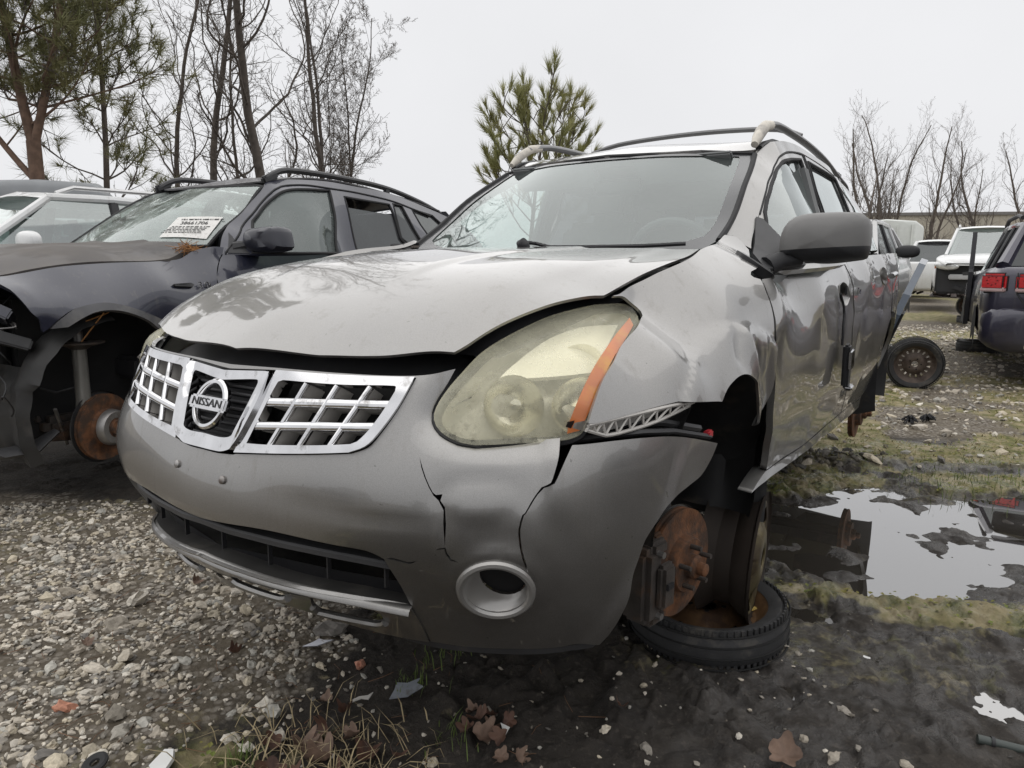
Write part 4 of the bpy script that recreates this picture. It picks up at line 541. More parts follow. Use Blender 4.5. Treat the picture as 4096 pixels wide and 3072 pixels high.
# ---- fender: crumpled left, sound right
def fend_d(u, v):
    r = np.hypot(u * 1.06, v - .36); e = smooth01((.572 - r) / .014) * smooth01((v - .60) / .15) * smooth01((u + .43) / .05)
    d = .012 * e
    fold = lambda pts, a, w: a * np.exp(-seg_dist(u, v, pts) / w)
    d += e * (fold([(-.008, .915), (-.03, .89), (-.05, .85)], -.016, .014) + fold([(.075, .866), (.10, .82), (.12, .77)], -.014, .016) + fold([(.02, .90), (.03, .84), (.04, .80)], .012, .022) + fold([(.145, .87), (.16, .80)], .008, .014))
    d += gauss(u, v, .16, .79, .05, .08, -.016) + gauss(u, v, -.13, .82, .05, .03, -.007, .7) + gauss(u, v, .20, .68, .03, .08, -.012)
    d += -.03 * smooth01((u - .12) / .12) * smooth01((.74 - v) / .15)
    return d
panel('front_fender', 'fender', silver, car, res=.013, disp=fend_d, rim=.007)
panel('front_fender', 'fender', silver, car, res=.03, rim=.016, mirror=True)
# ---- doors, sill, quarter
def door_d(u, v):
    c = .905 + .06 * u
    d = .0035 * np.exp(-np.abs(v - c) / .014)
    d += .004 * np.exp(-((v - .60) / .03) ** 2)
    d += gauss(u, v, 1.62, .74, .03, .06, -.008, -.3) 
    return d
for mir in (False, True):
    df = panel('front_door', 'door_front', silver, car, res=.025, disp=door_d, rim=.02, mirror=mir)
    dr = panel('rear_door', 'door_rear', silver, car, res=.025, disp=door_d, rim=.02, mirror=mir)
    panel('sill', 'sill', silver, car, res=.03, rim=.04, mirror=mir)
    panel('rear_quarter', 'quarter', silver, car, res=.03, rim=.02, mirror=mir)
    panel('body_side_frame', 'side_frame', silver, car, res=.02, rim=.02, mirror=mir)
    panel('door_frame', 'frame_front', silver, df, res=.02, rim=.02, off=-.003, mirror=mir)
    panel('door_frame', 'frame_rear', silver, dr, res=.02, rim=.02, off=-.003, mirror=mir)
    panel('front_window', 'win_front', win_glass, df, res=.03, rim=0, off=-.014, mirror=mir)
    panel('rear_window', 'win_rear', tint_glass, dr, res=.03, rim=0, off=-.014, mirror=mir)
    panel('quarter_window', 'win_quarter', tint_glass, car, res=.03, rim=0, off=.002, mirror=mir)
    sx = -1 if mir else 1; G = get_surf('gh')
    for key, par in (('frame_front', df), ('frame_rear', dr)):
        h = outline(PANELS[key][2][0], .02, False)
        MB().tube([(sx * p[0], p[1], p[2]) for p in G.pos(h, -.004)], .008, 6, closed=True).build('window_seal', rubber, par)
        o_l = np.vstack([catmull(s, .03) for s in PANELS[key][1][:2]]) if key == 'frame_front' else np.vstack([catmull(s, .03) for s in PANELS[key][1][:1]])
        MB().tube([(sx * p[0], p[1], p[2]) for p in G.pos(o_l, -.004)], .006, 6).build('door_seal', rubber, par)
    for u0, v0, key in ((1.38, .972, 'F'), (2.37, 1.035, 'R')):     # handle cups
        S_ = get_surf('side'); h = np.array(PANELS['door_front' if key == 'F' else 'door_rear'][2][0][0]); cen = h.mean(0); h = np.array(catmull(h, .012)); rings = []
        for sc, off in ((1.03, .001), (1., -.004), (.8, -.016), (.45, -.026), (.05, -.030)): rings.append(S_.pos(cen + (h - cen) * sc, off + .004))
        mb = MB(); m = len(h)
        for rg in rings: mb.v += [(sx * p[0], p[1], p[2]) for p in rg]
        for i in range(len(rings) - 1):
            for k in range(m): mb.f.append((i * m + k, i * m + (k + 1) % m, (i + 1) * m + (k + 1) % m, (i + 1) * m + k))
        mb.build('handle_cup', silver, df if key == 'F' else dr)
    if not mir:
        p = get_surf('side').pos([(1.455, .978)], .012)[0]; MB().box(p, (.03, .05, .034), bev=.008).build('lock_cap', chrome, df)
        p = get_surf('side').pos([(1.285, .985)], .0)[0]; MB().box(p, (.01, .03, .03), bev=.003).build('handle_socket', black_plastic, df)
        pts = [Vector(p) for p in get_surf('side').pos(catmull(PATHS['cable'][1], .03) + [np.array(PATHS['cable'][1][-1])], .012)]
        MB().tube(pts, .005, 6).build('handle_cable', black_plastic, df)
        a = pts[-1] + Vector((.012, 0, 0)); ha = MB(); q = Matrix.Rotation(R_(6), 4, 'X')
        ha.box(a + Vector((.006, .02, -.08)), (.026, .055, .17), q, .008); ho = ha.build('loose_handle', black_plastic, df)
        MB().box(a + Vector((.022, .02, -.055)), (.010, .065, .075), q, .004).build('handle_trim', chrome, ho); MB().box(a + Vector((.02, .03, -.165)), (.03, .06, .016), q, .005).build('handle_trim', chrome, ho)
        a0 = get_surf('side').pos([(2.30, 1.036)], .030)[0]; a1 = get_surf('side').pos([(2.46, 1.043)], .030)[0]
        MB().tube([Vector(a0), Vector(a1)], .016, 10, flat=.9).build('rear_handle', chrome, dr)
    else:
        for dd, u0, v0 in ((df, 1.38, .98), (dr, 2.38, 1.04)):
            a0 = get_surf('side').pos([(u0 - .09, v0)], .022)[0]; a1 = get_surf('side').pos([(u0 + .09, v0 + .004)], .022)[0]
            MB().tube([(-a0[0], a0[1], a0[2]), (-a1[0], a1[1], a1[2])], .014, 8).build('door_handle', chrome, dd)
# ---- mirrors
def mirror(sx, par):
    prof = [(.812, 1.105), (.808, 1.14), (.812, 1.185), (.832, 1.222), (.87, 1.241), (.93, 1.246), (1.0, 1.246), (1.04, 1.241), (1.060, 1.224), (1.067, 1.18), (1.067, 1.13), (1.060, 1.104), (1.03, 1.096), (.95, 1.087), (.88, 1.093), (.835, 1.104)]
    q = np.array(catmull(prof + [prof[0]], .02)); cen = q.mean(0); mb = MB(); m = len(q)
    layers = [(.10, .560), (.45, .566), (.75, .578), (.92, .598), (1., .628), (1.0, .66), (.98, .70), (.90, .715)]
    for sc, y in layers:
        for p in q: x, z = cen + (p - cen) * sc; mb.v.append((sx * x, y + (1.06 - x) * -.10 * 0 + (x - .81) * .10, z))
    fcs = [tuple(range(m))[::-sx]] + [(i * m + k, i * m + (k + 1) % m, (i + 1) * m + (k + 1) % m, (i + 1) * m + k)[::sx] for i in range(len(layers) - 1) for k in range(m)]
    halves = []
    for low in (False, True):
        b_ = bmesh.new(); vs_ = [b_.verts.new(p) for p in mb.v]; [b_.faces.new([vs_[j] for j in fc]) for fc in fcs]
        bmesh.ops.bisect_plane(b_, geom=b_.verts[:] + b_.edges[:] + b_.faces[:], plane_co=(sx * .81, .6, 1.128), plane_no=(-sx * .055, 0, 1), clear_inner=not low, clear_outer=low)
        me = bpy.data.meshes.new('mirror_half'); b_.to_mesh(me); b_.free(); me.polygons.foreach_set('use_smooth', [True] * len(me.polygons)); halves.append(me)
    h = bpy.data.objects.new('side_mirror', halves[0]); C.objects.link(h); h.parent = par; halves[0].materials.append(grey_plastic)
    h2 = bpy.data.objects.new('mirror_underside', halves[1]); C.objects.link(h2); h2.parent = h; halves[1].materials.append(black_plastic)
    mb2 = MB(); pts = [cen + (p - cen) * .88 for p in q]; mb2.v = [(sx * p[0], .716 + (p[0] - .81) * .1, p[1]) for p in pts]; mb2.f = [tuple(range(m))]
    mb2.build('mirror_glass', M('mirror_silver', (.8, .82, .83), .03, 1., var=.02), h)
    mb = MB(); mb.tube([(sx * .79, .56, 1.075), (sx * .82, .60, 1.095), (sx * .87, .64, 1.105)], [.035, .030, .028], 10); mb.build('mirror_arm', black_plastic, h)
    G = get_surf('gh'); tri = [(.50, 1.065), (.56, 1.115), (.62, 1.15), (.735, 1.243), (.752, 1.236), (.745, 1.16), (.735, 1.10), (.72, 1.08), (.60, 1.07)]
    v, f = sheet(G, [np.array(tri)], .03, off=.006, rim=.02, mirror=sx < 0); obj('mirror_base', v, f, dark_plastic, h)
    S_ = get_surf('side'); v, f = sheet(S_, [np.array([(.345, 1.10), (.40, 1.115), (.46, 1.07), (.48, 1.05), (.43, 1.035), (.36, 1.045)])], .02, off=.012, rim=.03, mirror=sx < 0); obj('mirror_base_cover', v, f, black_plastic, h)
mirror(1, car)
# ---- glass, roof, rails
panel('windshield', 'windshield', ws_glass, car, res=.04, rim=0, off=-.004)
panel('windshield_frit', 'frit', frit_m, car, res=.03, rim=0, off=-.0005)
we = np.array(PANELS['windshield'][1][1]); S_w = get_surf('ws')
for sx in (1, -1): MB().tube([(sx * p[0], p[1], p[2]) for p in S_w.pos(np.array(catmull(we, .03) + [we[-1]]) + [.006, 0], .0)], .011, 6).build('windshield_trim', rubber, car)
wt = np.array(PANELS['windshield'][1][2]); wt = np.vstack([wt, (wt[::-1] * [-1, 1])[1:]]); MB().tube(S_w.pos(wt + [0, .006], .0), .008, 6).build('windshield_trim', rubber, car)
panel('roof', 'roof', silver, car, res=.04, rim=.01)
v, f = sheet(get_surf('roof'), [np.array([(-.56, 1.05), (0, 1.0), (.56, 1.05), (.56, 3.35), (-.56, 3.35)])], .1, off=-.05, rim=0); obj('headliner', v, f, interior_m, car)
cap_m = M('sun_bleached_cap', (.60, .56, .49), .6, var=.15, vs=12, col2=(.36, .34, .31), c2s=9, c2t=.55); rail_m = M('grey_roof_rail', (.17, .17, .172), .4, .3, var=.12)
for sx in (1, -1):
    pts = [(sx * .565, 1.22, 1.632), (sx * .563, 1.4, 1.668), (sx * .558, 1.7, 1.678), (sx * .553, 2.1, 1.676), (sx * .548, 2.5, 1.656), (sx * .545, 2.9, 1.61), (sx * .54, 3.2, 1.58), (sx * .54, 3.3, 1.52)]
    rail = MB().tube([Vector(p) for p in catmull(pts, .06)] + [Vector(pts[-1])], .019, 10, flat=.8).build('roof_rail', rail_m, car)
    mb = MB()
    mb.tube([(sx * .572, 1.09, 1.545), (sx * .57, 1.13, 1.575), (sx * .567, 1.19, 1.612), (sx * .565, 1.25, 1.640), (sx * .564, 1.33, 1.655)], [.014, .021, .024, .022, .019] if sx > 0 else [.012, .018, .020, .020, .018], 12, flat=1.0); mb.build('rail_end_cap', cap_m, rail)
    mb = MB(); mb.tube([(sx * .580, 1.12, 1.538), (sx * .582, 1.18, 1.562), (sx * .58, 1.3, 1.588), (sx * .585, 1.7, 1.607), (sx * .585, 2.3, 1.600), (sx * .575, 3.0, 1.54)], .014, 8, flat=.6); mb.build('roof_ditch_strip', black_plastic, car)
    MB().box((sx * .545, 2.9, 1.60), (.03, .09, .08), bev=.01).build('rail_foot', rail_m, rail)
cb = [(-.56, 1.88, 1.70), (-.4, 1.88, 1.735), (-.1, 1.88, 1.752), (.2, 1.88, 1.752), (.45, 1.88, 1.735), (.56, 1.88, 1.695)]
MB().tube([Vector(p) for p in catmull(cb, .06)] + [Vector(cb[-1])], .018, 8, flat=.7).build('roof_cross_bar', rail_m, car)
# ---- cowl, wiper
v, f = sheet(get_surf('hood'), [np.array([(-.66, .17), (-.4, .26), (0, .30), (.4, .26), (.66, .17), (.67, .40), (.3, .40), (0, .40), (-.3, .4), (-.67, .40)])], .05, off=-.03, rim=0); obj('cowl', v, f, black_plastic, car)
MB().tube([(.03, .30, 1.125), (.03, .285, 1.152), (.04, .28, 1.158)], [.022, .022, .012], 10).build('wiper_pivot', black_plastic, car)
wz = [S_w.pos([(x, z)], .018)[0] for x, z in ((.05, 1.135), (.12, 1.122), (.25, 1.122), (.42, 1.125), (.56, 1.132))]
MB().tube([(.03, .285, 1.155)] + [tuple(p) for p in wz], .007, 6).build('wiper_arm', black_plastic, car)
dm = M('torn_trim', (.12, .10, .085), .7, var=.4)
for k in range(7):
    a = random.uniform(0, 6.28); p = Vector((-.66 + random.uniform(-.05, .07), .44 + random.uniform(-.05, .05), 1.135 + random.uniform(0, .02)))
    MB().box(p, (.06, .02, .012), Matrix.Rotation(a, 4, 'Z') @ Matrix.Rotation(random.uniform(-.7, .7), 4, 'X'), .003).build('broken_cowl_piece', dm if k % 2 else black_plastic, car)
# ---- torn bracket under the fender, clip, wiring
bt, bb = P3('bracket_top', -.005), P3('bracket_bot', -.005)
mb = MB(); N = 17
lerp = lambda L, t: L[min(int(t * (len(L) - 1)), len(L) - 2)].lerp(L[min(int(t * (len(L) - 1)), len(L) - 2) + 1], t * (len(L) - 1) - min(int(t * (len(L) - 1)), len(L) - 2))
T_ = [lerp(bt, k / N) for k in range(N + 1)]; B_ = [lerp(bb, k / N) + Vector((-.012, 0, -.012 * math.sin(math.pi * k / N))) for k in range(N + 1)]
mb.tube(T_, .0045, 6); mb.tube(B_, .004, 6)
for k in range(N): mb.tube([T_[k], B_[k + 1]] if k % 2 else [B_[k], T_[k + 1]], .0028, 5)
mb.build('fender_bracket', bracket_m, car)
for L in range(2):
    mb = MB(); off = Vector((-.03 - .015 * L, 0, 0))
    for k in range(N):
        a, b, c, d = T_[k] + off, T_[k + 1] + off, B_[k + 1] + off, B_[k] + off; mb.add([a, b, c, d], [(0, 1, 2, 3)])
    mb.build('bracket_web', bracket_m if L == 0 else black_plastic, car)
be = [Vector(p) for p in F_.pos(np.array(PATHS['bump_edge'][1]) + [0, .012], -.02)]
MB().tube(be, .012, 6, flat=.6).build('bumper_edge_strip', black_plastic, car)
MB().tube([p + Vector((-.03, .02, .012)) for p in be], .009, 6).build('bumper_edge_strip', dark_plastic, car)
MB().box(be[-1] + Vector((0, .0, .006)), (.016, .03, .018), bev=.003).build('red_clip', M('red_plastic', (.45, .03, .04), .45), car)
# ---- wheel house, hub, brake
liner_m = M('wheel_liner', (.016, .016, .017), .6, var=.4, vs=10, col2=(.06, .05, .04), c2s=8, c2t=.62)
for yc in (0., 2.83):
    for sx in (1, -1):
        mb = MB(); mb.lathe([(.47, sx * .86), (.455, sx * .84), (.44, sx * .70), (.43, sx * .45), (.30, sx * .40), (.02, sx * .40)], 30, (0, yc, .36), 'x', a0=R_(-12), a1=R_(165)); mb.build('wheel_liner', liner_m, car)
mb = MB(); L = [(.44, .76), (.45, .62), (.44, .48), (.41, .36), (.37, .315)]
prof = [(.585, -.02), (.60, 0), (.66, .012), (.72, .012), (.735, 0), (.77, .005), (.83, .02), (.85, .05)]
for y, z in L:
    for x, dy in prof: mb.v.append((x, y + dy * -1, z))
m = len(prof)
for i in range(len(L) - 1):
    for k in range(m - 1): mb.f.append((i * m + k, i * m + k + 1, (i + 1) * m + k + 1, (i + 1) * m + k))
mb.build('liner_flap', liner_m, car)
mb = MB(); L = [(2.44, .80), (2.42, .60), (2.43, .44), (2.47, .34), (2.50, .27)]
for y, z in L:
    for x in (.55, .64, .73, .82, .91): mb.v.append((x, y, z + (.03 if z < .3 and x in (.55, .91) else 0)))
for i in range(4):
    for k in range(4): mb.f.append((i * 5 + k, i * 5 + k + 1, i * 5 + 6 + k, i * 5 + 5 + k))
mb.build('mud_flap', liner_m, car)
def brake(y0, x0, z0, sx, steer=0., full=True, rr=.148):
    Mx = Matrix.Translation((sx * x0, y0, z0)) @ Matrix.Rotation(R_(steer), 4, 'Z')
    tr = lambda mb: setattr(mb, 'v', [tuple(Mx @ Vector((sx * a, b, c))) for a, b, c in mb.v]) or mb
    mb = MB(); mb.lathe([(.08, -.052), (rr, -.052), (rr, -.044), (rr - .006, -.042), (rr - .006, -.036), (rr, -.034), (rr, -.026), (.085, -.026), (.078, -.022), (.075, .0), (.072, .004), (.034, .004), (.033, .006), (.033, .022), (.028, .028), (.018, .03), (.017, .05), (.012, .053), (.001, .053)], 56, axis='x')
    ro = tr(mb).build('brake_disc', rust, car)
    if full:
        for k in range(40):
            a = 2 * math.pi * k / 40; MB_ = MB(); c = Vector((-.039, (rr - .012) * math.cos(a), (rr - .012) * math.sin(a)))
        for k in range(5):
            a = R_(20) + 2 * math.pi * k / 5; y, z = .055 * math.cos(a), .055 * math.sin(a); tr(MB().tube([(0, y, z), (.036, y, z)], .0068, 10)).build('wheel_stud', iron, ro)
        mb = MB(); mb.box((-.04, -.165, -.01), (.085, .075, .20), bev=.016); mb.box((-.04, -.135, .085), (.075, .07, .04), bev=.01); mb.box((-.04, -.135, -.105), (.075, .07, .04), bev=.01); mb.box((.012, -.135, -.01), (.03, .06, .12), bev=.01)
        ca = tr(mb).build('brake_caliper', iron, car)
        mb = MB(); mb.box((-.03, -.118, -.01), (.018, .04, .25), bev=.006); tr(mb).build('caliper_bracket', rust_dark, ca)
        tr(MB().box((.03, -.14, -.005), (.008, .03, .016), bev=.002)).build('caliper_slot', black_plastic, ca)
        for z in (.075, -.09): tr(MB().tube([(-.06, -.15, z), (.015, -.15, z)], .009, 8)).build('caliper_pin', steel, ca)
        tr(MB().tube([(-.05, 0, 0), (-.35, .05, .02)], .02, 10)).build('drive_shaft', rust_dark, car)
        tr(MB().tube([(-.09, 0, .04), (-.12, .02, .20), (-.16, .03, .45)], [.04, .028, .028], 12)).build('suspension_strut', dark_plastic, car)
        tr(MB().tube([(-.07, -.02, -.06), (-.3, .03, -.05), (-.45, .15, -.03)], [.03, .025, .03], 8)).build('control_arm', rust_dark, car)
        mb = MB(); mb.lathe([(.05, -.058), (.152, -.058), (.155, -.05)], 40, axis='x', a0=R_(-60), a1=R_(200)); tr(mb).build('dust_shield', steel, car)
    return ro
brake(-.05, .80, .283, 1, -10); brake(2.83, .80, .22, 1, 0, False, .15); brake(-.05, .80, .283, -1, 10, False); brake(2.83, .8, .22, -1, 0, False, .15)
MB().tube([(-.7, 2.83, .25), (.72, 2.83, .22)], .03, 8).build('rear_axle_beam', black_plastic, car)
# ---- underbody, tail, cabin
mb = MB(); mb.box((0, 1.75, .40), (1.40, 2.5, .06), bev=.02); mb.box((.55, 1.4, .36), (.1, 1.9, .06), bev=.01); mb.box((-.55, 1.4, .36), (.1, 1.9, .06), bev=.01); mb.build('underbody', black_plastic, car)
mb = MB(); mb.box((0, -.05, .50), (.80, .75, .30), bev=.05); mb.build('engine', black_plastic, car)
mb = MB(); mb.box((0, -.2, .33), (.9, .5, .06), bev=.02); mb.build('subframe', rust_dark, car)
tail = MB(); rows = [(.70, 3.62, 1.18), (.79, 3.60, 1.0), (.80, 3.62, .75), (.76, 3.66, .5), (.70, 3.62, .40)]
for x, y, z in rows:
    for t in (-1, -.85, -.5, 0, .5, .85, 1): tail.v.append((x * t, y + .10 * (1 - abs(t) ** 3), z))
for i in range(4):
    for k in range(6): tail.f.append((i * 7 + k, i * 7 + k + 1, i * 7 + 8 + k, i * 7 + 7 + k))
tail.build('tailgate', silver, car)
tg = MB()
for x, y, z in ((.57, 3.40, 1.52), (.66, 3.60, 1.19)):
    for t in (-1, -.5, 0, .5, 1): tg.v.append((x * t, y + .08 * (1 - t * t), z))
for k in range(4): tg.f.append((k, k + 1, k + 6, k + 5))
tg.build('rear_glass', tint_glass, car)
mb = MB(); mb.box((0, .55, 1.02), (1.36, .42, .16), bev=.05); mb.box((.36, .60, 1.10), (.42, .26, .06), bev=.03); mb.build('dashboard', M('dash_plastic', (.10, .105, .105), .7, var=.08), car)
for x in (.37, -.37):
    st = MB().box((x, 1.30, .72), (.50, .52, .16), bev=.05).build('front_seat', seat_m, car)
    MB().box((x, 1.62, 1.00), (.48, .15, .62), Matrix.Rotation(R_(-14), 4, 'X'), .05).build('seat_back', seat_m, st); MB().box((x, 1.73, 1.40), (.26, .10, .19), Matrix.Rotation(R_(-8), 4, 'X'), .045).build('head_rest', seat_m, st)
rs = MB().box((0, 2.35, .75), (1.25, .5, .16), bev=.05).build('rear_seat', seat_m, car); MB().box((0, 2.66, 1.02), (1.25, .15, .6), Matrix.Rotation(R_(-16), 4, 'X'), .05).build('seat_back', seat_m, rs)
for x in (.4, -.4, 0): MB().box((x, 2.78, 1.38), (.24, .09, .16), bev=.04).build('head_rest', seat_m, rs)
sw = MB(); q = Matrix.Translation((.37, .86, 1.08)) @ Matrix.Rotation(R_(-62), 4, 'X')
sw.tube([q @ Vector((.185 * math.cos(a), .185 * math.sin(a), 0)) for a in np.linspace(0, 2 * math.pi, 28, endpoint=False)], .016, 8, closed=True)
for a in (0, 2.1, 4.2): sw.tube([q @ Vector((0, 0, -.02)), q @ Vector((.18 * math.cos(a - .5), .18 * math.sin(a - .5), 0))], .018, 6)
sw.build('steering_wheel', M('wheel_leather', (.05, .05, .052), .6), car)
MB().box((0, 1.08, 1.42), (.24, .03, .07), Matrix.Rotation(R_(15), 4, 'X'), .015).build('rear_view_mirror', black_plastic, car)
for sx in (1, -1):
    MB().box((sx * .30, 1.06, 1.47), (.42, .02, .14), Matrix.Rotation(R_(50), 4, 'X'), .006).build('sun_visor', interior_m, car)
    mb = MB(); mb.box((sx * .70, 1.59, 1.28), (.06, .12, .5), Matrix.Rotation(R_(-sx * 18), 4, 'Y'), .02); mb.box((sx * .80, 1.4, .82), (.06, 2.0, .5), bev=.02); mb.build('cabin_trim', interior_m, car)
# ================================================================== dark blue SUV on the left
blue = paint('dark_blue_paint', (.016, .018, .036), .30, .1, 1., mud=(.05, .04, .03), dust=(.06, .06, .07), dustamt=.35, mudtop=.45, spots=.25)
blue_dusty = paint('dusty_hood_paint', (.060, .055, .055), .55, .05, .12, dust=(.15, .135, .12), dustamt=1., mudtop=.2, spots=.6)
bmw_ws = glass('milky_windshield', (.70, .80, .76), .16, .05, (.50, .55, .52), .30, 5.)
bmw_win = glass('grey_door_glass', (.40, .47, .45), .10, .03, (.17, .19, .185), .45, 1.0)
bmw_dark = glass('smoked_glass', (.05, .05, .055), .10, .03, (.13, .13, .135), .45, 1.)
bm = thing('blue_suv', (-2.66, 4.0, .25), R_(-32), 'dark blue SUV with dusty raised hood, bare brake disc and paper sticker in windshield', 'car')
panel('hood', 'b_hood', blue_dusty, bm, res=.03, rim=.025, disp=lambda u, v: .012 * smooth01((.30 - np.abs(u) + .05 * v) / .05))
def bf_d(u, v):
    return gauss(u, v, -.40, .83, .07, .05, -.02) + gauss(u, v, -.3, .80, .05, .04, .008) - .012 * np.exp(-seg_dist(u, v, [(.28, .865), (.32, .80)]) / .02) * 0
for mir in (False, True):
    fe = panel('front_fender', 'b_fender', blue, bm, res=.022, rim=.02, disp=None if mir else bf_d, mirror=mir)
    panel('arch_flare', 'b_flare', M('grey_arch_plastic', (.085, .085, .09), .5, var=.15, vs=9, col2=(.15, .145, .14), c2s=5, c2t=.6), fe, res=.022, rim=.03, off=.012, mirror=mir)
    df = panel('front_door', 'b_door_front', blue, bm, res=.035, rim=.02, mirror=mir, disp=lambda u, v: -.012 * np.exp(-((v - .90) / .02) ** 2))
    dr = panel('rear_door', 'b_door_rear', blue, bm, res=.05, rim=.02, mirror=mir); panel('rear_quarter', 'b_quarter', blue, bm, res=.05, rim=.02, mirror=mir)
    up_ = panel('upper_body_side', 'b_upper', blue, bm, res=.03, rim=.018, mirror=mir)
    panel('front_window', 'b_win_front', bmw_win, df, res=.05, rim=0, off=-.012, mirror=mir)
    for k in ('b_win_rear', 'b_win_small', 'b_win_quarter'): panel('side_window', k, bmw_dark, dr, res=.06, rim=0, off=-.012, mirror=mir)
    sx = -1 if mir else 1; G = get_surf('bgh')
    MB().tube([(sx * p[0], p[1], p[2]) for p in G.pos(np.array(catmull(PATHS['b_seam'][1], .04)), .002)], .006, 6).build('door_seal', rubber, up_)
    for q in PANELS['b_upper'][2]: MB().tube([(sx * p[0], p[1], p[2]) for p in G.pos(outline(q, .03, False), -.003)], .009, 6, closed=True).build('window_seal', rubber, up_)
    pts = [(sx * .575, 1.13, 1.505), (sx * .57, 1.24, 1.563), (sx * .565, 1.4, 1.583), (sx * .56, 1.85, 1.58), (sx * .555, 2.3, 1.552), (sx * .55, 2.7, 1.48), (sx * .55, 2.95, 1.41)]
    rl = MB().tube([Vector(p) for p in catmull(pts, .08)] + [Vector(pts[-1])], .022, 8, flat=.9).build('roof_rail', M('black_rail', (.03, .03, .032), .45, var=.1), bm)
    MB().box((sx * .575, 1.16, 1.515), (.04, .13, .05), Matrix.Rotation(R_(24), 4, 'X'), .012).build('rail_foot', MATS['black_rail'], rl); MB().box((sx * .565, 2.27, 1.525), (.03, .06, .06), bev=.01).build('rail_foot', MATS['black_rail'], rl)
panel('windshield', 'b_ws', bmw_ws, bm, res=.06, rim=0)
panel('roof', 'b_roof', paint('dusty_roof_paint', (.06, .06, .07), .5, .1, .2, dust=(.2, .19, .18), dustamt=.8, mudtop=0), bm, res=.06, rim=.01)
MB().tube([Vector(p) for p in get_surf('bws').pos(outline(PANELS['b_ws'][1], .04, False), -.004)], .012, 6, closed=True).build('windshield_trim', rubber, bm)
stk = panel('windshield_sticker', 'b_sticker', M('paper_white', (.72, .71, .68), .7, var=.06, col2=(.45, .43, .40), c2s=60, c2t=.62), bm, res=.05, rim=0, off=.006, label='white paper sticker with a printed stock number')
S_b = get_surf('bws'); a, b = [Vector(p) for p in S_b.pos(np.array(PATHS['b_dust'][1]), .009)]; xd = (b - a).normalized(); nn = Vector(S_b.nrm([np.mean(PATHS['b_dust'][1], 0)])[0]); yd = nn.cross(xd).normalized()
tm = Matrix.Translation((a + b) / 2) @ Matrix((xd, yd, nn)).transposed().to_4x4(); ink = M('printed_ink', (.03, .03, .03), .7)
text('sticker_number', '38661706', .040, .0004, ink, stk, tm @ Matrix.Translation((0, .004, 0)), 1.15)
mb = MB()
for r in range(5):
    x = -.13 - .012 * r
    while x < .12 - .012 * r:
        w = random.uniform(.008, .03); mb.add([tm @ Vector((x, -.032 - r * .014, 0)), tm @ Vector((x + w, -.032 - r * .014, 0)), tm @ Vector((x + w, -.026 - r * .014, 0)), tm @ Vector((x, -.026 - r * .014, 0))], [(0, 1, 2, 3)]); x += w + random.uniform(.003, .01)
x = -.10
while x < .16:
    w = random.uniform(.004, .03); mb.add([tm @ Vector((x, .035, 0)), tm @ Vector((x + w, .035, 0)), tm @ Vector((x + w, .045, 0)), tm @ Vector((x, .045, 0))], [(0, 1, 2, 3)]); x += w + random.uniform(.003, .012)
mb.build('sticker_print', ink, stk, smooth=False, kind='stuff')
# mirror
prof = [(.80, 1.09), (.81, 1.14), (.84, 1.172), (.92, 1.18), (1.02, 1.183), (1.06, 1.17), (1.08, 1.10), (1.085, 1.07), (1.06, 1.047), (.95, 1.035), (.86, 1.04), (.82, 1.06)]
q = np.array(catmull(prof + [prof[0]], .025)); cen = q.mean(0); mb = MB(); m = len(q); lay = [(.15, .72), (.6, .725), (.88, .745), (1., .78), (1., .84), (.93, .87), (.1, .872)]
for sc, y in lay: mb.v += [(cen[0] + (p[0] - cen[0]) * sc, y + (p[0] - .8) * .12, cen[1] + (p[1] - cen[1]) * sc) for p in q]
for i in range(len(lay) - 1): mb.f += [(i * m + k, i * m + (k + 1) % m, (i + 1) * m + (k + 1) % m, (i + 1) * m + k) for k in range(m)]
mb.f.append(tuple(range(m))[::-1]); mr = mb.build('side_mirror', M('dark_blue_mirror', (.022, .023, .034), .35, coat=.3), bm); MB().tube([(.78, .72, 1.06), (.83, .76, 1.075), (.88, .80, 1.08)], [.04, .03, .03], 8).build('mirror_arm', black_plastic, mr)
v, f = sheet(get_surf('bgh'), [np.array([(.66, 1.03), (.715, 1.12), (.735, 1.15), (.745, 1.03)])], .04, off=.004, rim=.01); obj('mirror_base', v, f, black_plastic, mr)
# badge recess and lettering behind the wheel
S_s = get_surf('bside');
v, f = sheet(S_s, [np.array([(.245, .858), (.36, .862), (.375, .852), (.36, .842), (.25, .848)])], .03, off=.014, rim=.014); obj('side_repeater', v, f, black_plastic, bm)
p = S_s.pos([(.43, .852)], .012)[0]; text('badge_lettering', '3.0i', .044, .003, chrome, bm, Matrix.Translation(p) @ Matrix.Rotation(R_(90), 4, 'Z') @ Matrix.Rotation(R_(90), 4, 'X'), 1.3)
# cabin
mb = MB(); mb.box((0, .75, .98), (1.3, .4, .15), bev=.05); mb.build('dashboard', M('dark_cabin', (.05, .05, .05), .8), bm)
for x in (.36, -.36):
    st = MB().box((x, 1.40, .75), (.5, .5, .15), bev=.05).build('front_seat', MATS['dark_cabin'], bm); MB().box((x, 1.66, 1.03), (.48, .14, .55), Matrix.Rotation(R_(-12), 4, 'X'), .05).build('seat_back', MATS['dark_cabin'], st); MB().box((x, 1.74, 1.36), (.26, .1, .17), bev=.04).build('head_rest', MATS['dark_cabin'], st)
MB().box((0, 2.6, .95), (1.2, .2, .7), bev=.06).build('rear_seat', MATS['dark_cabin'], bm)
mb = MB(); mb.box((0, 1.7, .42), (1.5, 3.2, .12), bev=.02); mb.build('underbody', black_plastic, bm)
mb = MB(); mb.box((0, 3.40, .75), (1.5, .1, .75), bev=.04); mb.build('tailgate', blue, bm)
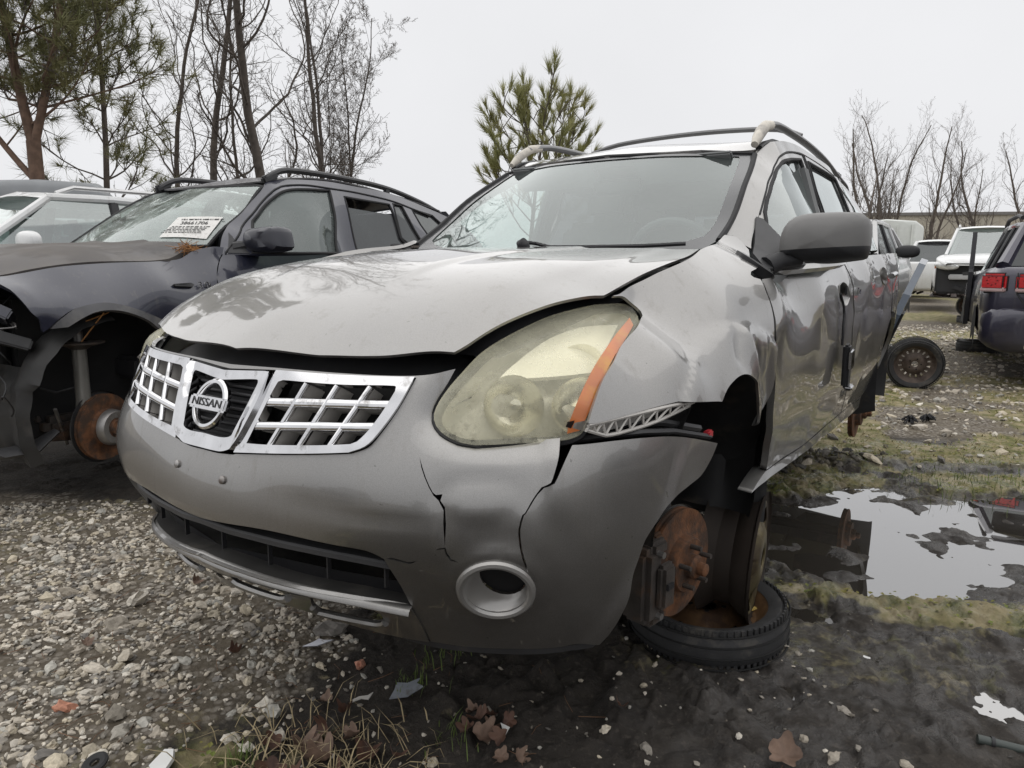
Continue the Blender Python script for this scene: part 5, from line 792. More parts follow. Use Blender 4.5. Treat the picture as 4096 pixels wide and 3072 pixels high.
tg = MB(); tg.add([(-.58, 3.0, 1.43), (.58, 3.0, 1.43), (.7, 3.38, 1.08), (-.7, 3.38, 1.08)], [(0, 1, 2, 3)]); tg.build('rear_glass', bmw_dark, bm)
# wheel house, disc, strut, torn liner
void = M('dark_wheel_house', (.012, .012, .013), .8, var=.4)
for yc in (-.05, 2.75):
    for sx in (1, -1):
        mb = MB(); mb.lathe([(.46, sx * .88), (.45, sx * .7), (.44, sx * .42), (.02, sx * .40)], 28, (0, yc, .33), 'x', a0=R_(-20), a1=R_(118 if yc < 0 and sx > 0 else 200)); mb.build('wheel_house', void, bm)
mb = MB(); n = 26; prof = [(.54, .008), (.58, -.004), (.64, .006), (.68, -.012), (.74, 0), (.80, .012), (.86, 0), (.90, -.03)]
for k in range(n + 1):
    a = R_(92 + 122 * k / n); rr = .425 + .003 * math.sin(k * 1.7) + (.05 * max(0, (k - 14) / 12) ** 2)
    w0 = .0 if k < 12 else .10 * (k - 12) / 14
    for j, (x, dr_) in enumerate(prof): mb.v.append((x - .05 * (k > 15) * (j > 5) + .006 * math.sin(k * .8 + j), -.06 + (rr + dr_) * math.cos(a), .30 + (rr + dr_) * math.sin(a)))
m = len(prof)
for k in range(n):
    for j in range(m - 1):
        if k < 13 and j < 4: continue
        mb.f.append((k * m + j, k * m + j + 1, (k + 1) * m + j + 1, (k + 1) * m + j))
mb.build('torn_wheel_liner', M('scuffed_liner', (.022, .0215, .021), .55, var=.4, vs=7, col2=(.06, .055, .05), c2s=5, c2t=.6), bm)
Mx = Matrix.Translation((.79, -.08, .15)) @ Matrix.Rotation(R_(17), 4, 'Z'); tr = lambda mb: setattr(mb, 'v', [tuple(Mx @ Vector(p)) for p in mb.v]) or mb
bd = tr(MB().lathe([(.08, -.054), (.168, -.054), (.168, -.045), (.160, -.042), (.160, -.036), (.168, -.033), (.168, -.026), (.095, -.026), (.090, -.02), (.086, .03), (.078, .036), (.04, .036), (.036, .05), (.001, .05)], 56, axis='x')).build('brake_disc', rust, bm)
tr(MB().lathe([(.07, -.07), (.178, -.07), (.182, -.058)], 44, axis='x', a0=R_(20), a1=R_(300))).build('dust_shield', dark_plastic, bm)
tr(MB().lathe([(.092, -.0), (.088, .03), (.08, .038), (.05, .038)], 40, axis='x')).build('hub_hat', steel, bd)
st = MB().tube([(.73, -.17, .22), (.73, -.17, .30), (.728, -.168, .58)], [.04, .034, .033], 16).build('strut', M('grey_damper', (.22, .215, .20), .45, .5, var=.2, col2=(.08, .06, .05), c2s=12, c2t=.64), bm)
mb = MB(); mb.lathe([(.034, -.03), (.06, -.015), (.115, 0), (.118, .008), (.04, .012)], 28, (.728, -.168, .58), 'z'); mb.build('spring_seat', iron, st)
MB().tube([(.728, -.168, .58), (.728, -.168, .66)], .02, 12).build('damper_rod', steel, st); mb = MB(); mb.lathe([(.13, 0), (.12, .02), (.03, .03)], 24, (.728, -.168, .69), 'z'); mb.build('top_mount', iron, st)
MB().tube([(.66, -.22, .12), (.55, -.25, .10), (.45, -.20, .12), (.2, -.1, .12)], [.03, .025, .03, .03], 8).build('control_arm', rust_dark, bm)
MB().tube([(.72, -.30, .27), (.62, -.22, .10), (.55, -.18, .05)], .009, 6).build('stabilizer_link', steel, bm)
MB().tube([(.60, -.30, .36), (.66, -.26, .34), (.70, -.19, .36), (.71, -.12, .33)], .006, 6).build('brake_hose', black_plastic, bm)
MB().tube([(.70, -.17, .18), (.68, -.1, .14), (.6, -.08, .13)], .05, 10).build('knuckle', iron, bm)
mb = MB(); mb.tube([(.70, -.66, .16), (.72, -.55, .10), (.73, -.42, .10), (.74, -.31, .17)], [.02, .07, .07, .03], 8, flat=.35); mb.build('lower_shield', dark_plastic, bm)
# smashed nose: pieces of duct, brackets and wiring left behind the missing bumper
rnd = random.Random(4)
for k in range(16):
    p = Vector((rnd.uniform(.35, .78), rnd.uniform(-.78, -.42), rnd.uniform(.35, .84))); R0 = Matrix.Rotation(rnd.uniform(-1, 1), 4, 'X') @ Matrix.Rotation(rnd.uniform(-1.5, 1.5), 4, 'Z')
    MB().box(p, (rnd.uniform(.08, .2), rnd.uniform(.05, .14), rnd.uniform(.015, .06)), R0, .008).build('broken_front_piece', [dark_plastic, black_plastic, blue, void][k % 4], bm)
for k in range(9):
    p = Vector((rnd.uniform(.45, .78), rnd.uniform(-.72, -.42), rnd.uniform(.3, .8))); pts = [p]
    for j in range(5): pts.append(pts[-1] + Vector((rnd.uniform(-.07, .07), rnd.uniform(-.07, .07), rnd.uniform(-.10, .05))))
    MB().tube([Vector(c) for c in catmull([tuple(c) for c in pts], .02)], .004 if k % 2 else .007, 5).build('loose_wire', black_plastic if k % 3 else steel, bm)
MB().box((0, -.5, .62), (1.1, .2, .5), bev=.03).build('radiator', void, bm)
MB().box((.0, -.1, .45), (.9, .9, .6), bev=.05).build('engine', void, bm); MB().box((.25, -.05, .16), (.75, .5, .10), bev=.03).build('subframe', iron, bm); MB().tube([(.55, -.3, .2), (.3, -.42, .16), (-.1, -.45, .15)], .018, 8).build('stabilizer_bar', iron, bm); MB().box((.52, -.02, .45), (.05, .7, .7), bev=.01).build('inner_wing', void, bm)  # dark box and inner wall added to blacken the wheel house interior
strw = M('dry_pine_needles', (.32, .15, .05), .8, var=.4, vs=60)
mb = MB()
for k in range(60):
    p = Vector((.70 + rnd.uniform(-.05, .05), .46 + rnd.uniform(-.05, .06), 1.035 + rnd.uniform(-.01, .035))); d = Vector((rnd.uniform(-1, 1), rnd.uniform(-1, 1), rnd.uniform(-.2, .5))).normalized() * .06
    mb.tube([p - d, p + d], .0016, 3, cap=False)
for a, b in (((.91, -.13, .735), (.86, -.22, .60)), ((.90, -.10, .735), (.84, -.28, .66))): mb.tube([a, b], .003, 4)
nb = mb.build('needle_litter', strw, bm); nb['kind'] = 'stuff'
# ================================================================== the other vehicles of the yard
white_p = paint('white_paint', (.74, .75, .75), .35, 0., .5, dust=(.55, .54, .51), dustamt=.5, mudtop=.3, mud=(.3, .27, .22), spots=.3)
grey_p = paint('pale_grey_paint', (.45, .45, .45), .3, .4, .6, dust=(.4, .39, .37), dustamt=.4, mudtop=.3)
navy_p = paint('violet_black_paint', (.030, .028, .050), .26, .25, .7, dust=(.08, .078, .085), dustamt=.3, mudtop=.35, mud=(.05, .045, .04))
pane = glass('car_pane', (.55, .63, .61), .25, .02, (.45, .47, .46), .12)
dpane = glass('dark_pane', (.06, .06, .068), .06, .03, (.20, .20, .21), .22)
def loft(sections, ring, mat, name, parent, cap=True):
    mb = MB(); k = None
    for s in sections:
        half = ring(*s); full = half + [(-x, y, z) for x, y, z in half[::-1][1:-1]]; k = len(full); mb.v += full
    for i in range(len(sections) - 1):
        for j in range(k): mb.f.append((i * k + j, i * k + (j + 1) % k, (i + 1) * k + (j + 1) % k, (i + 1) * k + j))
    if cap: mb.f.append(tuple(range(k))[::-1]); mb.f.append(tuple((len(sections) - 1) * k + j for j in range(k)))
    o = mb.build(name, mat, parent); o.data.set_sharp_from_angle(angle=R_(62)); return o
def body_ring(y, w, z0, z1, cr):
    h = z1 - z0; return [(0, y, z0), (.80 * w, y, z0), (.94 * w, y, z0 + .05), (w, y, z0 + .22 * h), (w, y, z0 + .55 * h), (.985 * w, y, z0 + .8 * h), (.93 * w, y, z1 - .02), (.86 * w, y, z1), (.5 * w, y, z1 + cr * .7), (0, y, z1 + cr)]
def blob(c, d, p=2.6):
    mb = MB(); N, K = 16, 10
    for i in range(K + 1):
        a = math.pi * (i / K - .5); ca, sa = math.cos(a), math.sin(a); ca = abs(ca) ** (2 / p); sa = math.copysign(abs(sa) ** (2 / p), sa)
        for k in range(N): b = 2 * math.pi * k / N; x, y = math.cos(b), math.sin(b); mb.v.append((c[0] + d[0] * ca * math.copysign(abs(x) ** (2 / p), x), c[1] + d[1] * ca * math.copysign(abs(y) ** (2 / p), y), c[2] + d[2] * sa))
    for i in range(K):
        for k in range(N): mb.f.append((i * N + k, i * N + (k + 1) % N, (i + 1) * N + (k + 1) % N, (i + 1) * N + k))
    return mb
def suv(name, loc, yaw, mat, label, hood=1.0, belt=1.03, roof=1.62, nose=-.88, tail=3.65, w=.90, wb=2.75, gl=pane, rglass=None, rails=None, cat='car', wheels=False, front_open=False, group=None, mirrors=True, z0=.30):
    t = thing(name, loc, R_(-yaw), label, cat, group); W_ = w
    fr = -.45 if front_open else nose
    sec = [(fr, W_ * (.88 if not front_open else .95), z0 + .1, hood - (.16 if not front_open else .07), .03), (fr + .08, W_ * .95, z0, hood - .09, .05), (-.30, W_, z0, hood - .03, .05), (.30, W_, z0, hood + .01, .05), (.42, W_, z0, belt, .02), (1.5, W_, z0, belt + .01, .0), (2.6, W_, z0, belt + .03, .0), (tail - .25, W_ * .97, z0, belt + .05, .0), (tail - .05, W_ * .92, z0 + .05, belt + .03, .0), (tail, W_ * .86, z0 + .10, belt - .02, 0)]
    loft(sec, body_ring, mat, 'body', t)
    A = [(.74 * W_ + .0, .38, belt), (.62 * W_, 1.08, roof - .05)]; D = [(.61 * W_, tail - .75, roof - .06), (.76 * W_, tail - .18, belt + .05)]
    mb = MB()
    for y, x, z in ((1.04, .61 * W_, roof - .06), (1.15, .63 * W_, roof - .02), (1.6, .64 * W_, roof), (2.4, .64 * W_, roof - .005), (tail - .8, .63 * W_, roof - .04), (tail - .68, .60 * W_, roof - .08)):
        mb.v += [(x * k, y - .05 * (1 - k * k) * (1 if y < 1.3 else -1 if y > 2.6 else 0), z + .035 * (1 - k * k) - (.03 if abs(k) == 1 else 0)) for k in (-1, -.92, -.5, 0, .5, .92, 1)]
    for i in range(5):
        for k in range(6): mb.f.append((i * 7 + k, i * 7 + k + 1, i * 7 + 8 + k, i * 7 + 7 + k))
    mb.build('roof', mat, t)
    def q(pts, nm, m_, par=t): return MB().add(pts, [(0, 1, 2, 3)]).build(nm, m_, par, smooth=False)
    x0, x1 = A[0][0], A[1][0]
    q([(-x0, A[0][1], belt), (x0, A[0][1], belt), (x1, A[1][1], roof - .05), (-x1, A[1][1], roof - .05)], 'windshield', gl)
    q([(-D[1][0], D[1][1], D[1][2]), (D[1][0], D[1][1], D[1][2]), (D[0][0], D[0][1], D[0][2]), (-D[0][0], D[0][1], D[0][2])], 'rear_glass', rglass or dpane)
    for s in (1, -1):
        bx = .86 * W_; tx = .645 * W_
        MB().tube([(s * .80 * W_, .34, belt - .01), (s * (x1 + .01), 1.08, roof - .045)], .035, 8).build('pillar', mat, t); MB().tube([(s * .635 * W_, 1.05, roof - .05), (s * .645 * W_, 1.6, roof - .035), (s * .64 * W_, 2.5, roof - .045), (s * .61 * W_, tail - .72, roof - .08)], .035, 8).build('roof_frame', mat, t)
        MB().tube([(s * bx, 1.60, belt), (s * tx, 1.62, roof - .05)], .045, 8, flat=.5).build('pillar', black_plastic, t); MB().tube([(s * bx, 2.55, belt + .02), (s * tx, 2.45, roof - .05)], .045, 8, flat=.5).build('pillar', mat if rglass is None else black_plastic, t)
        MB().tube([(s * .83 * W_, tail - .20, belt + .04), (s * .61 * W_, tail - .75, roof - .07)], [.07, .05], 8).build('pillar', mat, t)
        q([(s * bx * .985, .48, belt), (s * bx * .985, 1.58, belt), (s * tx, 1.6, roof - .06), (s * tx, 1.1, roof - .06)], 'side_window', gl)
        q([(s * bx * .985, 1.62, belt), (s * bx * .985, 2.53, belt + .02), (s * tx, 2.43, roof - .06), (s * tx, 1.64, roof - .06)], 'side_window', rglass or gl)
        q([(s * bx * .985, 2.57, belt + .02), (s * .84 * W_, tail - .3, belt + .04), (s * .63 * W_, tail - .78, roof - .08), (s * tx, 2.47, roof - .06)], 'side_window', rglass or gl)
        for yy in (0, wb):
            mb = MB(); mb.lathe([(.36, s * (W_ + .006)), (.01, s * (W_ + .006))], 26, (0, yy, .36), 'x', a0=R_(-14), a1=R_(194)); mb.build('arch_dark_disc', M('dark_arch', (.012, .012, .013), .8), t)  # dark disc on the flank stands in for the shaded arch opening
        if mirrors:
            blob((s * (W_ + .10), .70, belt + .11), (.14, .07, .09)).build('side_mirror', mat if mat is white_p else black_plastic, t)
        if rails: MB().tube([(s * .60 * W_, 1.15, roof - .01), (s * .60 * W_, 1.3, roof + .05), (s * .60 * W_, 2.0, roof + .06), (s * .60 * W_, tail - 1.0, roof + .04), (s * .60 * W_, tail - .85, roof - .03)], .02, 8).build('roof_rail', rails, t)
    for x in (.36, -.36):
        st = MB().box((x, 1.62, belt - .06), (.46, .14, .55), Matrix.Rotation(R_(-12), 4, 'X'), .05).build('front_seat', seat_m, t); MB().box((x, 1.70, belt + .28), (.27, .1, .19), bev=.045).build('head_rest', seat_m, st)
    MB().box((0, 2.6, belt - .05), (1.2, .16, .5), bev=.05).build('rear_seat', seat_m, t)
    return t
def wheel(name, loc, rot, label, cat='wheel', R=.30, rw=.19, wdt=.17, tyre=True, group=None, holes=16, steel_mat=None):
    """steel road wheel: tyre, dished rim with a ring of holes, hub hole"""
    t = thing(name, loc, 0, label, cat, group); t.rotation_euler = rot; h = wdt / 2
    if tyre:
        prof = [(rw + .006, -h * .80), (rw + .03, -h * .98), ((rw + R) / 2 + .01, -h * 1.02), (R - .02, -h * .85), (R - .004, -h * .6), (R, -h * .2), (R, h * .2), (R - .004, h * .6), (R - .02, h * .85), ((rw + R) / 2 + .01, h * 1.02), (rw + .03, h * .98), (rw + .006, h * .80)]
        ty = MB().lathe(prof, 64, axis='x').build('tyre', tyre_m, t)
        for o in (-.42, -.15, .15, .42): MB().tube([(o * wdt, (R + .0008) * math.cos(a), (R + .0008) * math.sin(a)) for a in np.linspace(0, 2 * math.pi, 64, endpoint=False)], .0035, 4, closed=True).build('tread_groove', M('groove_black', (.008, .008, .008), .9), ty)
        mb = MB()
        for k in range(72):
            a = 2 * math.pi * k / 72
            for s in (-1, 1): mb.box((s * h * .80, (R - .012) * math.cos(a), (R - .012) * math.sin(a)), (.035, .007, .012), Matrix.Rotation(a, 4, 'X'))
        mb.build('tread_blocks', tyre_m, ty, smooth=False, kind='stuff')
    sm = steel_mat or rust_dark
    prof = [(rw + .014, h * .86), (rw + .012, h * .80), (rw, h * .70), (rw - .012, h * .3), (rw - .03, h * .1), (rw - .03, -h * .3), (rw - .01, -h * .7), (rw + .004, -h * .82), (rw + .012, -h * .86)]
    rm = MB().lathe(prof, 56, axis='x').build('rim', sm, t)
    d = h * .25; bm2 = bmesh.new(); Nn = 96; rad = [.032, .05, .085, rw * .62, rw * .70, rw * .78, rw - .03]; zz = [d + .012, d + .022, d + .018, d - .012, d - .014, d - .012, d - .01]; gr = []
    for r, x in zip(rad, zz): gr.append([bm2.verts.new((x, r * math.cos(2 * math.pi * k / Nn), r * math.sin(2 * math.pi * k / Nn))) for k in range(Nn)])
    per = Nn // holes
    for i in range(len(rad) - 1):
        for k in range(Nn):
            if i in (3, 4) and (k % per) in (2, 3): continue
            bm2.faces.new((gr[i][k], gr[i][(k + 1) % Nn], gr[i + 1][(k + 1) % Nn], gr[i + 1][k]))
    me = bpy.data.meshes.new('wheel_disc'); bm2.to_mesh(me); bm2.free(); me.polygons.foreach_set('use_smooth', [True] * len(me.polygons)); me.materials.append(sm)
    o = bpy.data.objects.new('wheel_disc', me); C.objects.link(o); o.parent = t
    for k in range(5):
        a = 2 * math.pi * k / 5; y, z = .057 * math.cos(a), .057 * math.sin(a); MB().tube([(d + .020, y, z), (d + .0225, y, z)], .008, 10).build('bolt_hole', M('hole_black', (.006, .006, .006), .9), o)
    return t
# ---- stands under the silver car: spare wheel lying flat, bare rim upright on it
sp = wheel('spare_wheel', (.67, 2.26, .062), (0, R_(-90 - 2), R_(20)), 'small spare wheel lying flat in mud under the silver SUV', R=.262, rw=.19, wdt=.128, holes=8, steel_mat=M('spare_rim_rust', (.17, .095, .045), .6, .3, var=.35, vs=9, col2=(.07, .04, .025), c2s=8, c2t=.52))
MB().box((.012, -.02, -.135), (.003, .09, .045), Matrix.Rotation(R_(8), 4, 'X')).build('yellow_label', M('yellow_sticker', (.50, .36, .10), .6, var=.3, vs=40), sp, smooth=False)
rim = thing('rusty_rim_stand', (.77, 2.24, .285), R_(-34.3 - 14), 'bare rusty rim standing upright as a stand under the silver SUV', 'wheel rim')
rim.rotation_euler = (0, R_(2), R_(-27))
ol = M('olive_wheel_steel', (.13, .105, .05), .5, .5, var=.35, vs=6, col2=(.05, .035, .025), c2s=5, c2t=.55)
MB().lathe([(.218, .060), (.216, .052), (.200, .045), (.192, .02), (.168, -.01), (.168, -.06), (.19, -.085), (.205, -.10), (.212, -.108)], 64, axis='x').build('barrel', M('black_rust', (.03, .022, .017), .7, .2, var=.3), rim)
bm2 = bmesh.new(); Nn = 80; rad = [.035, .06, .09, .12, .155, .185, .19]; zz = [.060, .062, .058, .042, .038, .042, .046]; gr = [[bm2.verts.new((x, r * math.cos(2 * math.pi * k / Nn), r * math.sin(2 * math.pi * k / Nn))) for k in range(Nn)] for r, x in zip(rad, zz)]
for i in range(6):
    for k in range(Nn):
        if i in (3, 4) and (k % 16) in (5, 6, 7, 8, 9, 10): continue
        bm2.faces.new((gr[i][k], gr[i][(k + 1) % Nn], gr[i + 1][(k + 1) % Nn], gr[i + 1][k]))
me = bpy.data.meshes.new('rim_face'); bm2.to_mesh(me); bm2.free(); me.polygons.foreach_set('use_smooth', [True] * len(me.polygons)); me.materials.append(ol)
o = bpy.data.objects.new('rim_face', me); C.objects.link(o); o.parent = rim; sd = o.modifiers.new('thickness', 'SOLIDIFY'); sd.thickness = .006
# ---- loose steel wheel and wheels used as stands
wheel('steel_wheel', (4.19, 7.34, .262), (0, R_(8), R_(-112)), 'steel wheel with worn tyre standing upright on the gravel behind the silver SUV', R=.268, rw=.19, wdt=.17, steel_mat=M('brown_wheel_steel', (.11, .085, .07), .6, .3, var=.3, vs=10, col2=(.05, .035, .028), c2s=7, c2t=.55))
wheel('stand_wheel', (7.1, 10.75, .085), (0, R_(-90), 0), 'tyred wheel lying flat beside the violet SUV', R=.31, rw=.19, wdt=.17)
wheel('stand_wheel', (10.75, 16.6, .085), (0, R_(-90), 0), 'tyred wheel lying flat under the white SUV without bumper', R=.34, rw=.2, wdt=.17)
wheel('stand_wheel', (10.55, 16.5, .42), (0, 0, R_(40)), 'tyred wheel standing on another under the white SUV without bumper', R=.25, rw=.18, wdt=.2)
# ---- white wagon beyond the blue SUV
ww = suv('white_wagon', (-5.10, 5.75, .27), 33, white_p, 'white wagon with silver roof rails parked beyond the blue SUV', roof=1.56, belt=1.0, hood=.98, rails=M('silver_rail', (.6, .6, .6), .3, .7), z0=.2)
# ---- dark van with roof cargo box
dv = suv('dark_hatchback', (-7.2, 8.2, .15), 33, grey_p, 'pale grey car under a roof cargo box behind the white wagon', roof=1.60, belt=1.0, z0=.2)
cb = thing('roof_cargo_box', (-6.05, 8.9, 1.80), R_(-72), 'grey roof cargo box with red lettering on car behind white wagon', 'cargo box')
bx = loft([(-.80, .26, 0, .16, .0), (-.72, .33, -.02, .24, .02), (-.4, .40, -.02, .34, .03), (.3, .42, -.02, .38, .03), (.9, .40, -.02, .36, .03), (1.0, .30, 0, .26, .0)], body_ring, M('grey_box_shell', (.25, .26, .27), .5, var=.08), 'box_shell', cb)
text('box_lettering', 'karrite', .13, .004, M('red_lettering', (.55, .03, .03), .5), cb, Matrix.Translation((.425, -.35, .17)) @ Matrix.Rotation(R_(90), 4, 'Z') @ Matrix.Rotation(R_(90), 4, 'X'), 1.4)
MB().tube([(.43, -.7, .06), (.445, 0, .06), (.42, .9, .06)], .012, 6).build('box_seam', black_plastic, cb)
# ---- violet-black SUV on the right, seen from behind
jn = suv('violet_suv', (7.59, 10.27, .12), 210, navy_p, 'violet-black SUV seen from behind with red tail lamps and an open door', roof=1.66, belt=1.10, hood=1.08, tail=3.90, w=.93, wb=2.89, gl=dpane, rglass=glass('privacy_glass', (.03, .03, .035), .02, .03, (.12, .12, .13), .25), z0=.30, mirrors=False)
red = M('red_lamp', (.50, .008, .012), .12, var=.2, vs=20, coat=1.); clear = M('clear_lamp_band', (.5, .36, .36), .2, coat=.6)
for s in (1, -1):
    for c_, d_, rz in (((s * .815, 3.80, .985), (.25, .16, .17), -s * 38), ((s * .54, 3.925, .985), (.25, .07, .16), -s * 10)):
        q_ = Matrix.Rotation(R_(rz), 4, 'Z'); lp = MB().box(c_, d_, q_, .028).build('tail_lamp', red, jn); MB().box((c_[0], c_[1], c_[2] - .075), (d_[0] * 1.0, d_[1] * 1.02, .045), q_, .01).build('lamp_band', clear, lp); MB().box((c_[0], c_[1], c_[2] - .01), (d_[0] * 1.06, d_[1] * .9, d_[2] * 1.25), q_, .03).build('lamp_surround', black_plastic, lp)
        for kk in range(8):
            a = 2 * math.pi * kk / 8; lo = q_ @ Vector((.055 * math.cos(a), d_[1] / 2 + .001, .015 + .045 * math.sin(a))); MB().box((c_[0] + lo.x, c_[1] + lo.y, c_[2] + lo.z), (.016, .006, .012), q_, .002).build('lamp_facet', M('deep_red', (.16, .004, .006), .2), lp)
    MB().tube([(s * .50, 3.70, .36), (s * .50, 3.97, .345)], .045, 16).build('exhaust_tip', M('exhaust_chrome', (.5, .47, .42), .25, 1.), jn); MB().lathe([(.042, 3.965), (.01, 3.90)], 14, (s * .5, 0, .345), 'y').build('exhaust_bore', M('hole_black', (.006, .006, .006), .9), jn)
loft([(3.62, .92, .28, .74, 0), (3.86, .90, .27, .74, 0), (3.95, .82, .30, .70, 0), (3.97, .6, .34, .66, 0)], body_ring, navy_p, 'rear_bumper', jn)
MB().box((0, 3.965, .86), (1.1, .015, .24), bev=.004).build('tailgate_panel', navy_p, jn); MB().box((0, 3.975, .955), (.9, .02, .02), bev=.006).build('tailgate_trim', black_plastic, jn)
for s in (-1, 1): MB().tube([(s * .655, 3.90, 1.08), (s * .65, 3.93, .87), (s * .56, 3.975, .74), (s * .45, 3.985, .70)], .006, 6).build('tailgate_gap', rubber, jn)
text('tailgate_lettering', 'JOURNEY', .075, .004, M('badge_chrome', (.55, .55, .57), .2, 1.), jn, Matrix.Translation((.30, 3.982, .825)) @ Matrix.Rotation(R_(180), 4, 'Z') @ Matrix.Rotation(R_(90), 4, 'X'), 1.35)
mb = MB(); mb.tube([(.36 + .05 * math.cos(a), 3.978, .755 + .024 * math.sin(a)) for a in np.linspace(.2, 2.9, 10)], .003, 4); mb.build('emblem', MATS['badge_chrome'], jn); mb = MB(); mb.tube([(.36 + .055 * math.cos(a), 3.978, .742 + .022 * math.sin(a)) for a in np.linspace(3.4, 6.0, 10)], .003, 4); mb.build('emblem', MATS['badge_chrome'], jn)
MB().box((0, 3.30, 1.63), (1.1, .22, .03), Matrix.Rotation(R_(-8), 4, 'X'), .01).build('tail_spoiler', navy_p, jn)
for s in (1, -1): MB().tube([(s * .60, 1.2, 1.67), (s * .60, 1.5, 1.73), (s * .60, 2.6, 1.72), (s * .60, 3.1, 1.67)], .025, 8).build('roof_rail', black_plastic, jn)
# open front door of the violet SUV (its own swung panel)
dj = MB(); a = R_(3); hx, hy = .93, .55
for (d_, z_) in ((0, .40), (1.0, .40), (1.05, .75), (1.05, 1.08), (.98, 1.12), (.80, 1.60), (.40, 1.56), (.05, 1.12), (0, 1.05)): dj.v.append((hx + d_ * math.sin(a), hy + d_ * math.cos(a), z_))
nb_ = len(dj.v); dj.v += [(x - .05 * math.cos(a), y + .05 * math.sin(a), z) for x, y, z in dj.v]; dj.f = [tuple(range(nb_)), tuple(range(2 * nb_ - 1, nb_ - 1, -1))] + [(k, k + nb_, (k + 1) % nb_ + nb_, (k + 1) % nb_) for k in range(nb_)]
dj.build('open_door', M('door_trim_black', (.02, .02, .024), .6), jn, smooth=False)
mb = MB(); mb.tube([(.25, 2.6, 1.68), (.25, 2.6, 1.80)], .015, 6); mb.box((.25, 2.6, 1.84), (.16, .10, .07), bev=.015)
tag(mb.build('work_light', black_plastic, None), 'small black work light mounted on roof of violet SUV', 'work light'); bpy.data.objects['work_light'].location = (7.59, 10.27, .12); bpy.data.objects['work_light'].rotation_euler = (0, 0, R_(-210))
# ---- wrecks of the facing row mirrored in the silver doors; two more added behind to darken the bumper
suv('maroon_suv', (7.6, 4.4, .15), 212, paint('maroon_paint', (.16, .012, .018), .3, .2, .7), 'maroon SUV in the facing row, mirrored in the silver doors', gl=dpane)
suv('black_suv', (6.6, .6, .15), 208, navy_p, 'black SUV in the facing row next to the maroon one', gl=dpane)
suv('unseen_green_suv', (-2.2, -5.4, .15), 200, paint('dark_green_paint', (.02, .035, .025), .3, .2, .6), 'unseen dark green SUV added to darken the silver bumper', gl=dpane)  # added out of view to darken what the bumper mirrors
suv('unseen_charcoal_suv', (-6.4, -3.4, .15), 205, paint('charcoal_paint', (.05, .05, .055), .3, .3, .6), 'unseen charcoal SUV added to darken the bumper reflections', gl=dpane)  # second unseen car, added for a darker bumper reflection
# ---- white SUV without front bumper
ml = suv('white_suv', (10.3, 15.75, .42), 33, white_p, 'white SUV with hood and headlamps but no front bumper, raised on wheels', hood=1.12, belt=1.15, roof=1.80, nose=-.80, front_open=True, w=.94, mirrors=False, rails=M('silver_rail', (.6, .6, .6), .3, .7))
loft([(-.86, .70, .90, .94, .02), (-.70, .84, .95, 1.02, .04), (-.40, .90, 1.0, 1.09, .05), (.3, .90, 1.05, 1.13, .05)], body_ring, white_p, 'hood', ml)
MB().box((0, -.52, .66), (1.74, .24, .72), bev=.04).build('front_structure', black_plastic, ml); MB().box((0, -.74, .66), (1.25, .07, .11), bev=.02).build('crash_beam', M('raw_aluminium', (.5, .5, .5), .4, .7, var=.1), ml)
for s in (1, -1):
    c = Vector((s * .68, -.72, .90)); mb = MB(); n = 18
    for sc, dy in ((1., .02), (.97, -.03), (.8, -.07), (.4, -.09), (.05, -.095)): mb.v += [(c.x + sc * .24 * math.cos(2 * math.pi * k / n), c.y + dy + s * (sc * .24 * math.cos(2 * math.pi * k / n)) * .45, c.z + sc * (.10 * math.sin(2 * math.pi * k / n) - .04 * s * math.cos(2 * math.pi * k / n) * -.5)) for k in range(n)]
    for i in range(4): mb.f += [(i * n + k, i * n + (k + 1) % n, (i + 1) * n + (k + 1) % n, (i + 1) * n + k) for k in range(n)]
    hl = mb.build('headlamp', M('clear_headlamp', (.62, .63, .63), .12, .3, coat=1., var=.25, vs=12), ml)
    MB().box((c.x + s * .21, c.y + .09, c.z - .02), (.03, .05, .10), bev=.01).build('turn_signal', amber_m, hl)
rnd = random.Random(11)
for k in range(10): MB().box((rnd.uniform(-.7, .7), -.66 + rnd.uniform(-.08, .05), rnd.uniform(.40, .82)), (rnd.uniform(.08, .3), .06, rnd.uniform(.03, .12)), Matrix.Rotation(rnd.uniform(-.5, .5), 4, 'Y'), .01).build('loose_front_part', [black_plastic, dark_plastic][k % 2], ml)
MB().tube([(.1, .2, 1.16), (.25, -.1, 1.30)], .02, 6).build('raised_wiper', black_plastic, ml)
# ---- white SUV seen from behind with broken side window
ws2 = suv('white_wreck', (14.3, 24.2, .30), 212, white_p, 'white SUV shell seen from behind with red tail lamp and rusty roof edge', roof=1.82, belt=1.12, tail=3.8, gl=dpane, mirrors=False)
for s in (1, -1): MB().box((s * .84, 3.78, 1.02), (.18, .16, .30), bev=.03).build('tail_lamp', red, ws2)
# ---- stripped pickup further back
pk = suv('stripped_pickup', (15.5, 27.5, .35), 33, M('chalky_white_paint', (.6, .59, .55), .6, var=.15, col2=(.25, .15, .09), c2s=5, c2t=.62), 'white stripped car with black open front and dented hood', hood=1.15, belt=1.18, roof=1.78, front_open=True, gl=dpane, mirrors=True, cat='car')
MB().box((0, -.52, .80), (1.5, .2, .55), bev=.03).build('front_structure', black_plastic, pk); MB().box((0, -.64, .62), (1.3, .06, .06), bev=.01).build('cross_member', steel, pk); MB().box((0, -.66, .35), (1.6, .1, .12), bev=.02).build('bumper_bar', M('tan_bumper', (.4, .36, .28), .6), pk)
MB().tube([(-.3, -.62, .5), (.1, -.64, .8)], .02, 6).build('loose_strut', steel, pk)
